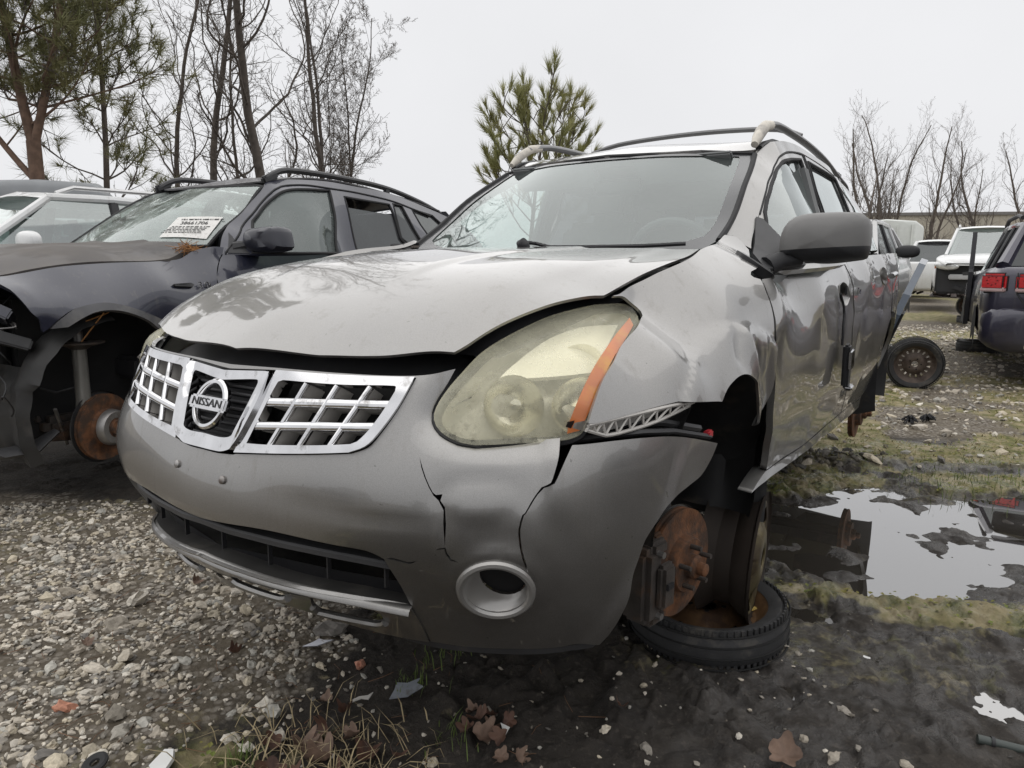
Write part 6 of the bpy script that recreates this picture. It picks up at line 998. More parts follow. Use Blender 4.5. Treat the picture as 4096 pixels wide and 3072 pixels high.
# ---- grey car straight behind the silver one, door open
gc = suv('grey_sedan', (3.75, 9.15, .28), 34, grey_p, 'pale grey car with black mirror parked right behind the silver SUV', roof=1.62, belt=1.08, hood=1.05, gl=dpane, z0=.3, mirrors=False)
for s in (1, -1): blob((s * 1.03, .72, 1.17), (.14, .06, .08)).build('side_mirror', black_plastic, gc)
# ---- loose car door leaning against the grey car
ld = thing('loose_car_door', (4.12, 8.15, .0), R_(-30), 'blue-grey car door without glass leaning upright behind the silver SUV', 'car door', rx=0, ry=R_(19))
db = MB(); out = [(-.55, .10), (.52, .10), (.58, .30), (.58, .80), (.52, .98), (.40, 1.34), (.30, 1.42), (-.10, 1.36), (-.50, 1.02), (-.58, .80), (-.60, .3)]
nb_ = len(out); db.v = [(.035, y, z) for y, z in out] + [(-.035, y, z) for y, z in out]; db.f = [tuple(range(nb_)), tuple(range(2 * nb_ - 1, nb_ - 1, -1))] + [(k, k + nb_, (k + 1) % nb_ + nb_, (k + 1) % nb_) for k in range(nb_)]
db.build('door_shell', M('slate_blue_paint', (.05, .066, .09), .25, .3, coat=.8, var=.1), ld, smooth=False)
MB().box((.045, .0, .55), (.03, .8, .55), bev=.02).build('door_card', black_plastic, ld); MB().box((.0, .0, 1.0), (.085, 1.0, .04), bev=.01).build('window_channel', steel, ld); MB().box((.075, .30, .35), (.05, .12, .12), bev=.02).build('door_hinge', M('raw_aluminium', (.5, .5, .5), .4), ld)
# ---- box truck, scrap heap, warehouse
tk = thing('box_truck', (15.9, 31.0, 0), R_(-33), 'white box truck body with dark window behind the parked wrecks', 'truck')
tb = loft([(0, 1.1, .6, 3.20, .10), (.12, 1.15, .5, 3.25, .10), (4.5, 1.15, .5, 3.25, .10)], lambda y, w, a, b, c: [(0, y, a), (w, y, a), (w, y, b - .12), (w * .95, y, b), (0, y, b + c)], M('truck_white', (.62, .64, .61), .6, var=.06), 'box', tk)
MB().box((-.55, -.02, 2.45), (.75, .04, .62), bev=.03).build('window', M('dark_pane_flat', (.03, .03, .035), .15), tk)
for x in (.45, 1.0): MB().box((x, -.03, 1.9), (.06, .06, 2.4), bev=.01).build('post', MATS['truck_white'], tk)
for z in (1.3, 2.2): MB().box((.72, -.06, z), (.5, .06, .05), bev=.01).build('hinge_bar', rust_dark, tk)
for s in (-1, 1): MB().lathe([(.45, -.12), (.48, 0), (.45, .12), (.2, .13), (.02, .1)], 24, (s * .95, 1.0, .48), 'x').build('wheel', tyre_m, tk)
rnd = random.Random(3)
mb = MB()
for k in range(260):
    x = rnd.gauss(0, 1.3); y = rnd.gauss(0, .7); z = max(0, 2.3 - abs(x) * .9 - abs(y) * .5) * rnd.random() ** .5
    mb.box((x, y, z), (rnd.uniform(.2, 1.0), rnd.uniform(.1, .4), rnd.uniform(.03, .12)), Matrix.Rotation(rnd.uniform(0, 3), 4, 'Z') @ Matrix.Rotation(rnd.uniform(-.6, .6), 4, 'Y'))
hp = mb.build('scrap_heap', M('dark_scrap', (.06, .045, .04), .7, var=.6, vs=3), None, smooth=False, label='dark heap of bent scrap sheet beside the box truck', cat='scrap heap', kind='stuff'); hp.location = (18.4, 33, 0)
bd = thing('warehouse', (42, 66, 0), R_(-14), 'long low beige metal warehouse behind the bare trees', 'building')
wl = MB().box((0, 0, 2.9), (26, 12, 5.8)).build('wall', M('beige_cladding', (.50, .46, .38), .7, var=.06, vs=.5), bd, smooth=False)
for k in range(52): MB().box((-12.9 + k * .506, -6.03, 2.9), (.07, .06, 5.7)).build('cladding_rib', MATS['beige_cladding'], wl, smooth=False)
MB().box((0, 0, 5.9), (26.3, 12.3, .25)).build('roof', M('grey_roof_edge', (.20, .19, .18), .7), bd, smooth=False); MB().box((9.2, -6.06, 3.0), (4.5, .1, 5.4)).build('loading_bay', M('dark_bay', (.10, .09, .085), .8), bd, smooth=False)  # dark flat section towards one end of the wall
# ================================================================== trees
bark = M('dark_bark', (.075, .062, .052), .9, var=.35, vs=9, bump=.5, bs=60); bark2 = M('grey_brown_bark', (.115, .095, .080), .9, var=.3, vs=6, bump=.4, bs=40)
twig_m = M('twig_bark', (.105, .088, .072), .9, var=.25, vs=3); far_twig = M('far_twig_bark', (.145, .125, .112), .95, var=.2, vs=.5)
pine_bark = M('pine_bark', (.135, .085, .06), .9, var=.4, vs=8, bump=.6, bs=45)
def needles_mat(n, a, b): return M(n, a, .65, var=.35, vs=2.5, col2=b, c2s=1.6, c2t=.5, c2w=.15)
pine_n1 = needles_mat('pine_needles', (.14, .15, .06), (.21, .19, .08)); pine_n2 = needles_mat('young_pine_needles', (.23, .24, .09), (.32, .30, .12))
def unit(v): return v / (np.linalg.norm(v) + 1e-9)
class Fast:
    """many thin tubes gathered as arrays, one mesh at the end"""
    def __init__(s): s.V = []; s.F = []; s.k = 0
    def tube(s, pts, rad, n=3, cap=False):
        P = np.array([tuple(p) for p in pts], float); m = len(P); T = np.gradient(P, axis=0); T /= np.linalg.norm(T, axis=1)[:, None] + 1e-9
        ref = np.array([.31, .17, .93]) if abs(T[0, 2]) < .8 else np.array([.95, .2, .1]); A = np.cross(T, ref); A /= np.linalg.norm(A, axis=1)[:, None] + 1e-9; B = np.cross(A, T)
        a = np.arange(n) * 2 * np.pi / n; R = np.asarray(rad if np.ndim(rad) else [rad] * m)[:, None, None]
        V = P[:, None] + R * (A[:, None] * np.cos(a)[None, :, None] + B[:, None] * np.sin(a)[None, :, None]); s.V.append(V.reshape(-1, 3))
        i, j = np.meshgrid(np.arange(m - 1), np.arange(n), indexing='ij'); j2 = (j + 1) % n
        s.F.append(np.stack([i * n + j, i * n + j2, (i + 1) * n + j2, (i + 1) * n + j], -1).reshape(-1, 4) + s.k); s.k += m * n
    def tri(s, a, b, c): s.V.append(np.array([a, b, c])); s.F.append(np.array([[s.k, s.k + 1, s.k + 2, s.k + 2]])); s.k += 3
    def build(s, name, mat, parent=None, smooth=True, **k):
        if not s.V: return None
        V = np.vstack(s.V); F = np.vstack(s.F); me = bpy.data.meshes.new(name); me.vertices.add(len(V)); me.vertices.foreach_set('co', V.ravel())
        me.loops.add(F.size); me.loops.foreach_set('vertex_index', F.ravel().astype(np.int32)); me.polygons.add(len(F)); me.polygons.foreach_set('loop_start', np.arange(0, F.size, 4, dtype=np.int32)); me.update(calc_edges=True)
        if smooth: me.polygons.foreach_set('use_smooth', [True] * len(F))
        me.materials.append(mat); o = bpy.data.objects.new(name, me); C.objects.link(o); o.parent = parent; tag(o, k.get('label'), k.get('cat'), k.get('group'), k.get('kind')); return o
class Tree:
    """trunk and limbs as one mesh, fine twigs as another"""
    def __init__(s, seed): s.r = np.random.default_rng(seed); s.thick = Fast(); s.thin = Fast(); s.tips = []
    def limb(s, p, d, L, r0, level, maxl, up=.25, wob=.16, kids=7, ang=.75, fine=.012, ratio=.55, kmin=.15, taper=.35):
        n = max(3, int(L / (.35 if level == 0 else .16)) + 1); n = min(n, 26) if level < 2 else 3; pts = [np.array(p, float)]; d = unit(np.array(d, float)); dirs = []
        for i in range(n):
            d = unit(d + s.r.normal(0, wob, 3) * (.35 if level == 0 else 1) + np.array([0, 0, up * (0 if level == 0 else .28)])); dirs.append(d); pts.append(pts[-1] + d * L / n)
        rad = [max(r0 * (1 - (1 - taper) * i / n), .0035) for i in range(n + 1)]
        (s.thick if r0 > fine else s.thin).tube(pts, rad, 8 if level == 0 else 5 if r0 > fine else 3, cap=False)
        if level >= maxl: s.tips.append((pts[-1], d)); return pts
        for k in range(kids):
            t = kmin + (1 - kmin) * (k + s.r.random()) / kids; i = min(int(t * n), n - 1); q = pts[i] + (pts[i + 1] - pts[i]) * (t * n - i)
            ax = unit(np.cross(dirs[i], s.r.normal(0, 1, 3))); a = ang * s.r.uniform(.65, 1.25); nd = dirs[i] * math.cos(a) + ax * math.sin(a)
            l2 = L * ratio * s.r.uniform(.55, 1.1) * ((.75 + .5 * t if t < .4 else 1.25 - .75 * t) if level == 0 else 1.1 - .5 * t); r2 = min(rad[i] * (.36 if level == 0 else .55), r0 * .42)
            s.limb(q, nd, l2, r2, level + 1, maxl, up, wob * 1.15, max(4, int(kids * (.5 if level == 0 else .8))), ang, fine, ratio, .2, .3)
        return pts
def bare_tree(name, x, y, h, r0, seed, label, lean=(0, 0), stems=1, kids=26, maxl=3, group=None, mats=None, ang=.95, ratio=.38, wob=.16, up=.42, fine=.014, kmin=.12):
    T = Tree(seed)
    for k in range(stems):
        T.limb((k * .10 * (1 if k else 0), 0, -.1), (lean[0] + (k * .05), lean[1], 1), h * (1 - .1 * k), r0 * (1 - .15 * k), 0, maxl, up, wob, kids, ang, fine, ratio, kmin, .18)
    t = thing(name, (x, y, 0), 0, label, 'tree', group)
    T.thick.build('trunk', (mats or (bark, twig_m))[0], t)
    c = T.thin.build('crown', (mats or (bark, twig_m))[1], t); return t
TG = 'bare trees behind the blue SUV'
bare_tree('bare_tree', -6.75, 16, 11, .10, 21, 'bare tree with dark straight trunk forking low, between the pines and a thicker tree', (-.028, 0), kids=20, group=TG)
bare_tree('bare_tree', -4.98, 15, 11.5, .125, 22, 'thickest bare tree rising behind the roof of the blue SUV', (-.012, 0), kids=22, group=TG)
bare_tree('bare_tree', -4.95, 18.5, 11, .085, 23, 'slender twin stemmed bare tree with fine twigs beside the thickest bare tree', (.05, 0), stems=2, kids=26, ratio=.30, group=TG)
bare_tree('bare_tree', -7.3, 19.5, 9.5, .06, 24, 'thin dark bare sapling between two larger bare trees', (-.03, 0), kids=22, ratio=.34, group=TG)
bare_tree('bare_tree', -5.3, 21.5, 8.6, .06, 25, 'pale twiggy bare tree at the open end of the row', (.06, 0), stems=2, kids=30, ratio=.33, group=TG)
bare_tree('bare_tree', -9.2, 20, 10.5, .09, 26, 'bare tree growing just behind the slim pine', (.03, 0), kids=20, group=TG)
def clump(rs, p, d, n, L, wid, spread, mb):
    d = unit(d); v = d + rs.normal(0, spread, (n, 3)); v /= np.linalg.norm(v, axis=1)[:, None]; l = L * rs.uniform(.7, 1.1, (n, 1)); q = p - d * rs.uniform(0, L * .6, (n, 1)); e = q + v * l - np.array([0, 0, .12]) * l * rs.random((n, 1))
    sd = np.cross(v, rs.normal(0, 1, (n, 3))); sd *= wid * .5 / (np.linalg.norm(sd, axis=1)[:, None] + 1e-9); mb.append(np.stack([q - sd, q + sd, e], 1))
def needle_mesh(name, tris, mat, parent):
    V = np.concatenate(tris).reshape(-1, 3); n = len(V) // 3; me = bpy.data.meshes.new(name); me.vertices.add(len(V)); me.vertices.foreach_set('co', V.ravel()); me.loops.add(len(V)); me.loops.foreach_set('vertex_index', np.arange(len(V), dtype=np.int32)); me.polygons.add(n); me.polygons.foreach_set('loop_start', np.arange(0, 3 * n, 3, dtype=np.int32)); me.update(calc_edges=True); me.materials.append(mat)
    o = bpy.data.objects.new(name, me); C.objects.link(o); o.parent = parent; return o
def pine(name, x, y, h, r0, seed, label, lean, z_first, nb, blen, sub, mat, needle, upw, n=46, fork=False, wid=.007, nsp=.55, blow=None, bexp=1.):
    T = Tree(seed); rs = T.r; mb = []; t = thing(name, (x, y, 0), 0, label, 'tree')
    def stem(p0, d0, L, r, z0, nb):
        pts = [np.array(p0, float)]; d = unit(np.array(d0, float)); m = 16
        for i in range(m): d = unit(d + rs.normal(0, .022, 3) + np.array([0, 0, .05])); pts.append(pts[-1] + d * L / m)
        rad = [r * (1 - .80 * i / m) for i in range(m + 1)]; T.thick.tube(pts, rad, 10, cap=False)
        for k in range(nb):
            zt = z0 + (1 - z0) * (k + .5 * rs.random()) / nb; i = min(int(zt * m), m - 1); q = pts[i]; a = k * 2.4 + rs.uniform(-.4, .4)
            L2 = blen * (1.05 - zt) ** bexp * rs.uniform(.75, 1.15) + .25; dd = unit(np.array([math.cos(a), math.sin(a), upw + .5 * zt])); bp = [q]; e = dd.copy()
            for j in range(6): e = unit(e + rs.normal(0, .12, 3) + np.array([0, 0, .10])); bp.append(bp[-1] + e * L2 / 6)
            br = max(rad[i] * .35, .008); T.thick.tube(bp, [br * (1 - .12 * j) for j in range(7)], 6, cap=False)
            clump(rs, bp[-1], e, n, needle, wid, nsp, mb)
            for j in range(2, 6):
                for _ in range(sub):
                    f = unit(e + rs.normal(0, .75, 3) + np.array([0, 0, .55])); l3 = L2 * rs.uniform(.18, .42); g = bp[j] + f * l3
                    T.thin.tube([bp[j], bp[j] + f * l3 * .5 + rs.normal(0, .02, 3), g], [.007, .006, .005], 4, cap=False); clump(rs, g, unit(f + np.array([0, 0, .5])), n, needle, wid, nsp, mb)
        clump(rs, pts[-1], np.array([0, 0, 1.]), n * 2, needle, wid, nsp, mb)
    if fork:
        T.thick.tube([(0, 0, -.1), (0, 0, 1.0), (lean[0] * 2, 0, 2.0), (lean[0] * 3.1, 0, 3.0)], [r0, r0 * .95, r0 * .9, r0 * .85], 12, cap=False); b0 = (lean[0] * 3.1, 0, 2.9)
        stem(b0, (-.20, .05, 1), h - 3, r0 * .66, .12, nb); stem(b0, (.42, -.05, 1), h - 3.4, r0 * .55, .15, nb); stem((lean[0] * 2, 0, 2.4), (-.9, .1, .8), h - 4.2, r0 * .42, .2, nb // 2)
    else: stem((0, 0, -.1), (*lean, 1), h, r0, z_first, nb)
    T.thick.build('trunk', pine_bark if fork else bark2, t); tw = T.thin.build('twigs', twig_m, t, kind='stuff'); c = needle_mesh('crown', mb, mat, t); return t
pine('pine_tree', -7.15, 11, 8.2, .115, 31, 'forked long-needled pine with reddish bark behind the white wagon', (.0, 0), .1, 30, 1.7, 4, pine_n1, .27, .2, 50, fork=True, wid=.009, nsp=.75)
pine('pine_tree', -6.75, 12, 8.5, .06, 32, 'slim straight pine with sparse needle tufts next to the forked pine', (-.02, 0), .2, 40, 1.4, 2, pine_n1, .25, .15, 40, wid=.009, nsp=.75)
pine('young_pine', .22, 11, 3.5, .055, 33, 'young bushy pine standing alone behind the silver SUV roof', (.0, 0), .50, 26, 1.35, 2, pine_n2, .22, .22, 56, wid=.009, nsp=.26, bexp=.36)
FG = 'bare trees along the far edge of the yard'
lab = ['bare spreading tree at the far edge above the silver SUV rear', 'tall bare tree with upright forks behind the box truck', 'bare tree with dense twiggy crown left of the warehouse', 'bare tree with slanting trunk before the beige warehouse', 'slim bare tree in front of the warehouse wall', 'bushy bare tree between warehouse and violet SUV', 'short bare tree at the warehouse corner', 'bare tree far behind the violet SUV roof', 'tangled bare tree beyond the white wrecks']
for k, (px, yy, hh, st) in enumerate(((21.0, 44, 9.6, 2), (25.5, 50, 12.3, 2), (28.0, 49, 10.6, 2), (31.5, 50, 10.3, 3), (33.5, 47, 9.2, 1), (36.2, 50, 9.6, 3), (39.5, 53, 10.2, 2), (40.0, 50, 9.0, 2), (23.4, 47, 9.6, 3))):
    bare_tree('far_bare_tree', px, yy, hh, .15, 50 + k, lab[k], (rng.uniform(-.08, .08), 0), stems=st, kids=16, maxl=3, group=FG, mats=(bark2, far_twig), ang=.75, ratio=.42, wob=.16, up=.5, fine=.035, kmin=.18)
th = MB(); rs = np.random.default_rng(5)
for k in range(5200):
    x = rs.uniform(14, 62); y = 54 + rs.uniform(-2, 6); z = rs.uniform(0, 1) ** 1.4 * 3.6; v = unit(np.array([rs.normal(0, .5), rs.normal(0, .3), 1.])) * rs.uniform(.5, 1.3); s_ = np.array([.018, 0, 0]); i = len(th.v); p = np.array([x, y, z]); th.v += [tuple(p - s_), tuple(p + s_), tuple(p + v)]; th.f.append((i, i + 1, i + 2))
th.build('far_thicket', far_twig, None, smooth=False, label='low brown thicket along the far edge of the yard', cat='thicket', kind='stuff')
eg = MB(); rs = np.random.default_rng(6)
for (x, y, r) in ((24.2, 51, 1.3), (26.8, 52, 1.0), (30, 53, 1.1), (22.3, 52, .9)):
    eg = MB()
    for k in range(1500):
        v = rs.normal(0, 1, 3); v /= np.linalg.norm(v); p = np.array([0, 0, 1.5 * r]) + v * r * rs.uniform(.4, 1.) * np.array([1, 1, 1.2]); d = rs.normal(0, .16, (3, 3)); i = len(eg.v); eg.v += [tuple(p + q) for q in d]; eg.f.append((i, i + 1, i + 2))
    t = thing('far_evergreen', (x, y, 0), 0, 'small dark evergreen bush among the far bare trees', 'bush', 'dark evergreen bushes at the far edge'); eg.build('foliage', needles_mat('far_evergreen_leaf', (.05, .06, .03), (.07, .07, .04)), t, smooth=False); MB().tube([(0, 0, 0), (0, 0, 1.4 * r)], .06, 6).build('stem', bark2, t)
# ================================================================== ground: gravel, mud, puddle, moss
_lat = np.random.default_rng(77).random((64, 64, 8))
def vnoise(x, y, f, ch=0):
    X, Y = x * f, y * f; i, j = np.floor(X).astype(int), np.floor(Y).astype(int); a, b = X - i, Y - j; a = a * a * (3 - 2 * a); b = b * b * (3 - 2 * b); g = _lat[:, :, ch]
    return (g[i % 64, j % 64] * (1 - a) + g[(i + 1) % 64, j % 64] * a) * (1 - b) + (g[i % 64, (j + 1) % 64] * (1 - a) + g[(i + 1) % 64, (j + 1) % 64] * a) * b
def fbm(x, y, f, o=4, ch=0): return sum(vnoise(x + 3.1 * k, y - 1.7 * k, f * 2 ** k, (ch + k) % 8) * .5 ** k for k in range(o)) / sum(.5 ** k for k in range(o))
def sm(a, b, x): t = np.clip((x - a) / (b - a), 0, 1); return t * t * (3 - 2 * t)
def pdist(x, y, poly):
    """signed distance to polygon, negative inside"""
    d = np.full(x.shape, 1e9); ins = np.zeros(x.shape, bool)
    for (ax, ay), (bx, by) in zip(poly, poly[1:] + poly[:1]):
        t = np.clip(((x - ax) * (bx - ax) + (y - ay) * (by - ay)) / ((bx - ax) ** 2 + (by - ay) ** 2), 0, 1); d = np.minimum(d, np.hypot(x - ax - t * (bx - ax), y - ay - t * (by - ay)))
        ins ^= ((ay > y) != (by > y)) & (x < (bx - ax) * (y - ay) / (by - ay + 1e-12) + ax)
    return np.where(ins, -d, d)
PUD = [(1.05, 3.10), (1.12, 2.92), (1.25, 2.78), (1.42, 2.56), (1.62, 2.52), (1.85, 2.62), (2.2, 2.68), (2.7, 2.85), (3.3, 3.2), (3.4, 3.7), (2.9, 3.75), (2.45, 3.72), (2.15, 3.85), (1.92, 3.88), (1.75, 3.72), (1.45, 3.62), (1.15, 3.42)]
POOL = [[(1.33, 1.86), (1.38, 1.83), (1.45, 1.87), (1.43, 1.95), (1.37, 1.93)], [(1.02, 2.42), (1.12, 2.34), (1.18, 2.40), (1.08, 2.48)], [(1.52, 1.75), (1.62, 1.72), (1.65, 1.85), (1.55, 1.85)]]
RUTS = [([(.10, 1.98), (.16, 1.88), (.13, 1.78)], .022), ([(.30, 2.02), (.33, 1.92), (.28, 1.82), (.30, 1.74)], .020), ([(.42, 2.0), (.48, 1.90), (.44, 1.80), (.52, 1.70)], -.030), ([(.62, 1.98), (.66, 1.86), (.72, 1.76), (.70, 1.66)], -.035), ([(.20, 2.05), (.06, 1.95), (-.02, 1.85)], .022), ([(.82, 1.95), (.80, 1.82), (.90, 1.72)], -.022), ([(.52, 2.02), (.58, 1.93), (.56, 1.84)], .02)]
def zones(x, y):
    n = fbm(x, y, 2.2, 5); n2 = fbm(x + 9, y + 4, 5, 4, 2)
    edge = -.74 + .45 * (y - 1.9) * (y < 2.6) + .10 * (y - 1.5)
    gr = sm(.10, -.22, x - edge + (n - .5) * .9 + (n2 - .5) * .3) * sm(3.5, 2.9, y + (n - .5) * .6 + .15 * x)     # pale gravel, left
    far = sm(4.2, 5.6, y + .25 * (x - 2) * 0 + (n - .5) * 1.2) * sm(.4, 1.6, x - .30 * (y - 4))                                  # gravel lane on the right
    far = np.maximum(far, sm(7, 10, y)); gr = np.maximum(gr, far * (.85 + .15 * sm(.42, .6, n)))
    pd = pdist(x, y, PUD)
    moss = sm(.52, .66, fbm(x - 5, y + 2, 1.7, 5, 1)) * .8
    band = np.exp(-((y - (2.52 - .22 * (x - 1.0))) / .13) ** 2) * sm(.85, 1.05, x) * sm(.36, .50, fbm(x, y, 5, 4, 3)); back = np.exp(-((pd - .22) / .2) ** 2) * sm(3.2, 3.7, y) * sm(.40, .5, fbm(x, y, 3, 4, 4))
    lane = sm(4.0, 4.6, y) * sm(.5, 1.6, x - .3 * (y - 4)) * sm(.40, .58, fbm(x, y, .9, 5, 5)); left = np.exp(-((x - edge - .18) / .22) ** 2) * sm(2.9, 2.4, y) * sm(.45, .6, n2)
    moss = np.clip(np.maximum.reduce([moss * .45 * (y < 4.2), band, back, lane * .8, left * .8]), 0, 1)
    moss = moss * (1 - .0 * gr); wet = np.clip(sm(.9, .02, pd) * .9 + sm(.36, .56, fbm(x + 2, y, 2.6, 4, 6)) * .9 * sm(.2, 1.0, x + (2.2 - y) * .3), 0, 1) * (y < 5)
    for q in POOL: wet = np.maximum(wet, sm(.14, .0, pdist(x, y, q)))
    return gr, moss, wet, pd, n, n2
def height(x, y, z=None):
    gr, moss, wet, pd, n, n2 = zones(x, y) if z is None else z
    h = (n - .5) * .05 + (n2 - .5) * .02 + .006; mud = (1 - gr) * sm(5.5, 4, y)
    h += mud * ((fbm(x, y, 7, 4, 3) - .5) * .045 + (fbm(x, y, 24, 3, 5) - .5) * .022); h += .012 * moss + gr * (fbm(x, y, 40, 2, 1) - .5) * .008
    rg = 1 - np.abs(2 * fbm(x + 7, y - 3, 3.4, 4, 6) - 1); rg2 = 1 - np.abs(2 * fbm(x - 2, y + 5, 9, 3, 0) - 1)
    h += mud * (-.030 * sm(.86, 1., rg) - .014 * sm(.84, 1., rg2) + .020 * (fbm(x, y, 42, 2, 2) - .5) * sm(.45, .6, n2))
    h += .05 * np.exp(-((x - 2.0) / .5) ** 2 - ((y - 4.35) / .16) ** 2) + .06 * np.exp(-((x - 1.75) / .22) ** 2 - ((y - 4.45) / .12) ** 2)
    for pts, a in RUTS: h += a * np.exp(-(seg_dist(x, y, pts) / .022) ** 2)
    dep = -.040 + (fbm(x + 1, y + 1, 4.5, 4, 2) - .5) * .15 + (fbm(x, y, 17, 3, 4) - .5) * .02 ; k = sm(.10, -.06, pd + (n2 - .5) * .22 + (fbm(x, y, 14, 3, 7) - .5) * .14); h = np.maximum(h, .0) * (1 - k) * (1) + np.minimum(h, 0) * (1 - k) * .3 + k * dep
    for q in POOL: d = pdist(x, y, q); k = sm(.04, -.03, d + (n2 - .5) * .16 + (fbm(x, y, 30, 3, 1) - .5) * .10); h = h * (1 - k) + k * (-.022 + (fbm(x, y, 22, 3, 6) - .5) * .05)
    h = np.where((np.hypot(x - .67, y - 2.26) < .29), np.minimum(h, .012), h)
    return h
def axis(lo, hi, d0, far_lo, far_hi, g=1.12):
    a = list(np.arange(lo, hi, d0)); s = d0
    while a[-1] < far_hi: s = min(s * g, 25); a.append(a[-1] + s)
    s = d0; b = [lo]
    while b[-1] > far_lo: s = min(s * g, 25); b.append(b[-1] - s)
    return np.array(b[::-1][:-1] + a)
def multi(pieces, far_lo, far_hi, g=1.12):
    a = []
    for lo, hi, d in pieces: a += list(np.arange(lo, hi - d * .3, d))
    s = pieces[-1][2]
    while a[-1] < far_hi: s = min(s * g, 25); a.append(a[-1] + s)
    s = pieces[0][2]; b = [a[0]]
    while b[-1] > far_lo: s = min(s * g, 25); b.append(b[-1] - s)
    return np.array(b[::-1][:-1] + a)
xs = multi([(-2.6, -.5, .018), (-.5, 2.0, .0085), (2.0, 3.0, .016)], -260, 300); ys = multi([(1.1, 1.4, .014), (1.4, 2.75, .0085), (2.75, 4.2, .016)], -40, 420)
gx, gy = np.meshgrid(xs, ys); zz = zones(gx.ravel(), gy.ravel()); gz = height(gx.ravel(), gy.ravel(), zz)
nx, ny = len(xs), len(ys); i, j = np.meshgrid(np.arange(ny - 1), np.arange(nx - 1), indexing='ij'); a = (i * nx + j).ravel()
F = np.stack([a, a + 1, a + nx + 1, a + nx], 1); V = np.stack([gx.ravel(), gy.ravel(), gz], 1)
me = bpy.data.meshes.new('ground'); me.vertices.add(len(V)); me.vertices.foreach_set('co', V.ravel()); me.loops.add(F.size); me.loops.foreach_set('vertex_index', F.ravel().astype(np.int32)); me.polygons.add(len(F)); me.polygons.foreach_set('loop_start', np.arange(0, F.size, 4, dtype=np.int32)); me.update(calc_edges=True); me.polygons.foreach_set('use_smooth', [True] * len(F))
at = me.color_attributes.new('zone', 'FLOAT_COLOR', 'POINT'); at.data.foreach_set('color', np.stack([zz[0], zz[1], zz[2], np.ones(len(V))], 1).ravel().astype(np.float32))
ground = bpy.data.objects.new('ground', me); C.objects.link(ground); ground['kind'] = 'structure'
gm = bpy.data.materials.new('yard_ground'); gm.use_nodes = True; t = gm.node_tree; n = t.nodes; L = t.links; b = n['Principled BSDF']
va = n.new('ShaderNodeVertexColor'); va.layer_name = 'zone'; sp_ = n.new('ShaderNodeSeparateColor'); L.new(va.outputs[0], sp_.inputs[0]); tc = n.new('ShaderNodeTexCoord')
def nz(s, d=6, r=.6): q = n.new('ShaderNodeTexNoise'); q.inputs['Scale'].default_value = s; q.inputs['Detail'].default_value = d; q.inputs['Roughness'].default_value = r; L.new(tc.outputs['Object'], q.inputs[0]); return q.outputs[0]
def mr(v, a, bb, c=0., d=1.): q = n.new('ShaderNodeMapRange'); q.inputs[1].default_value = a; q.inputs[2].default_value = bb; q.inputs[3].default_value = c; q.inputs[4].default_value = d; L.new(v, q.inputs[0]); return q.outputs[0]
def mc(f, a, c):
    q = n.new('ShaderNodeMix'); q.data_type = 'RGBA'; L.new(f, q.inputs[0])
    for k, v in ((6, a), (7, c)):
        if isinstance(v, tuple): q.inputs[k].default_value = (*v, 1)
        else: L.new(v, q.inputs[k])
    return q.outputs[2]
def mth(op, a, bb):
    q = n.new('ShaderNodeMath'); q.operation = op; q.use_clamp = True
    for k, v in enumerate((a, bb)):
        if isinstance(v, (int, float)): q.inputs[k].default_value = v
        else: L.new(v, q.inputs[k])
    return q.outputs[0]
mudc = mc(mr(nz(6, 8, .7), .35, .65), (.024, .0205, .018), (.048, .041, .034)); mudc = mc(mr(nz(60, 4), .55, .7), mudc, (.075, .064, .053))
vor = n.new('ShaderNodeTexVoronoi'); vor.inputs['Scale'].default_value = 42; L.new(tc.outputs['Object'], vor.inputs['Vector']); vs_ = n.new('ShaderNodeSeparateColor'); L.new(vor.outputs['Color'], vs_.inputs[0])
grc = mc(mr(vs_.outputs[0], 0, 1), (.19, .165, .135), (.37, .34, .295)); grc = mc(mr(vor.outputs['Distance'], .35, .6), grc, (.085, .07, .052)); grc = mc(mr(nz(3, 7, .7), .42, .62), grc, (.135, .112, .08))
msc = mc(mr(nz(30, 6), .35, .65), (.060, .072, .016), (.17, .16, .05)); msc = mc(mr(nz(7, 6), .40, .60), msc, (.29, .245, .145))
c1 = mc(mr(mth('ADD', sp_.outputs[0], mth('MULTIPLY', mth('SUBTRACT', nz(16), .5), .6)), .3, .62), mudc, grc); c2 = mc(mr(mth('ADD', sp_.outputs[1], mth('MULTIPLY', mth('SUBTRACT', nz(24), .5), .9)), .35, .65), c1, msc)
L.new(c2, b.inputs['Base Color']); wetf = mth('MULTIPLY', sp_.outputs[2], mr(nz(8, 6), .40, .62)); L.new(mr(wetf, 0, .8, .85, .20), b.inputs['Roughness']); L.new(mr(wetf, 0, .8, .35, .9), b.inputs['Specular IOR Level'])
bp = n.new('ShaderNodeBump'); bp.inputs['Strength'].default_value = .9; bp.inputs['Distance'].default_value = .016; L.new(mth('ADD', mth('ADD', mth('MULTIPLY', nz(55, 8, .75), .6), mth('MULTIPLY', nz(190, 4), .25)), mth('MULTIPLY', vor.outputs['Distance'], .3)), bp.inputs['Height']); L.new(bp.outputs[0], b.inputs['Normal'])
me.materials.append(gm)
wm = bpy.data.materials.new('puddle_water'); wm.use_nodes = True; b = wm.node_tree.nodes['Principled BSDF']; b.inputs['Base Color'].default_value = (.045, .04, .034, 1); b.inputs['Roughness'].default_value = .015; b.inputs['IOR'].default_value = 2.5; b.inputs['Specular IOR Level'].default_value = .8; b.inputs['Coat Weight'].default_value = 1.; b.inputs['Coat Roughness'].default_value = .01; b.inputs['Coat IOR'].default_value = 1.5
obj('puddle', [(.75, 1.55, -.012), (4.2, 1.55, -.012), (4.2, 4.3, -.012), (.75, 4.3, -.012)], [(0, 1, 2, 3)], wm, kind='structure')
GZ = gz.reshape(ny, nx)
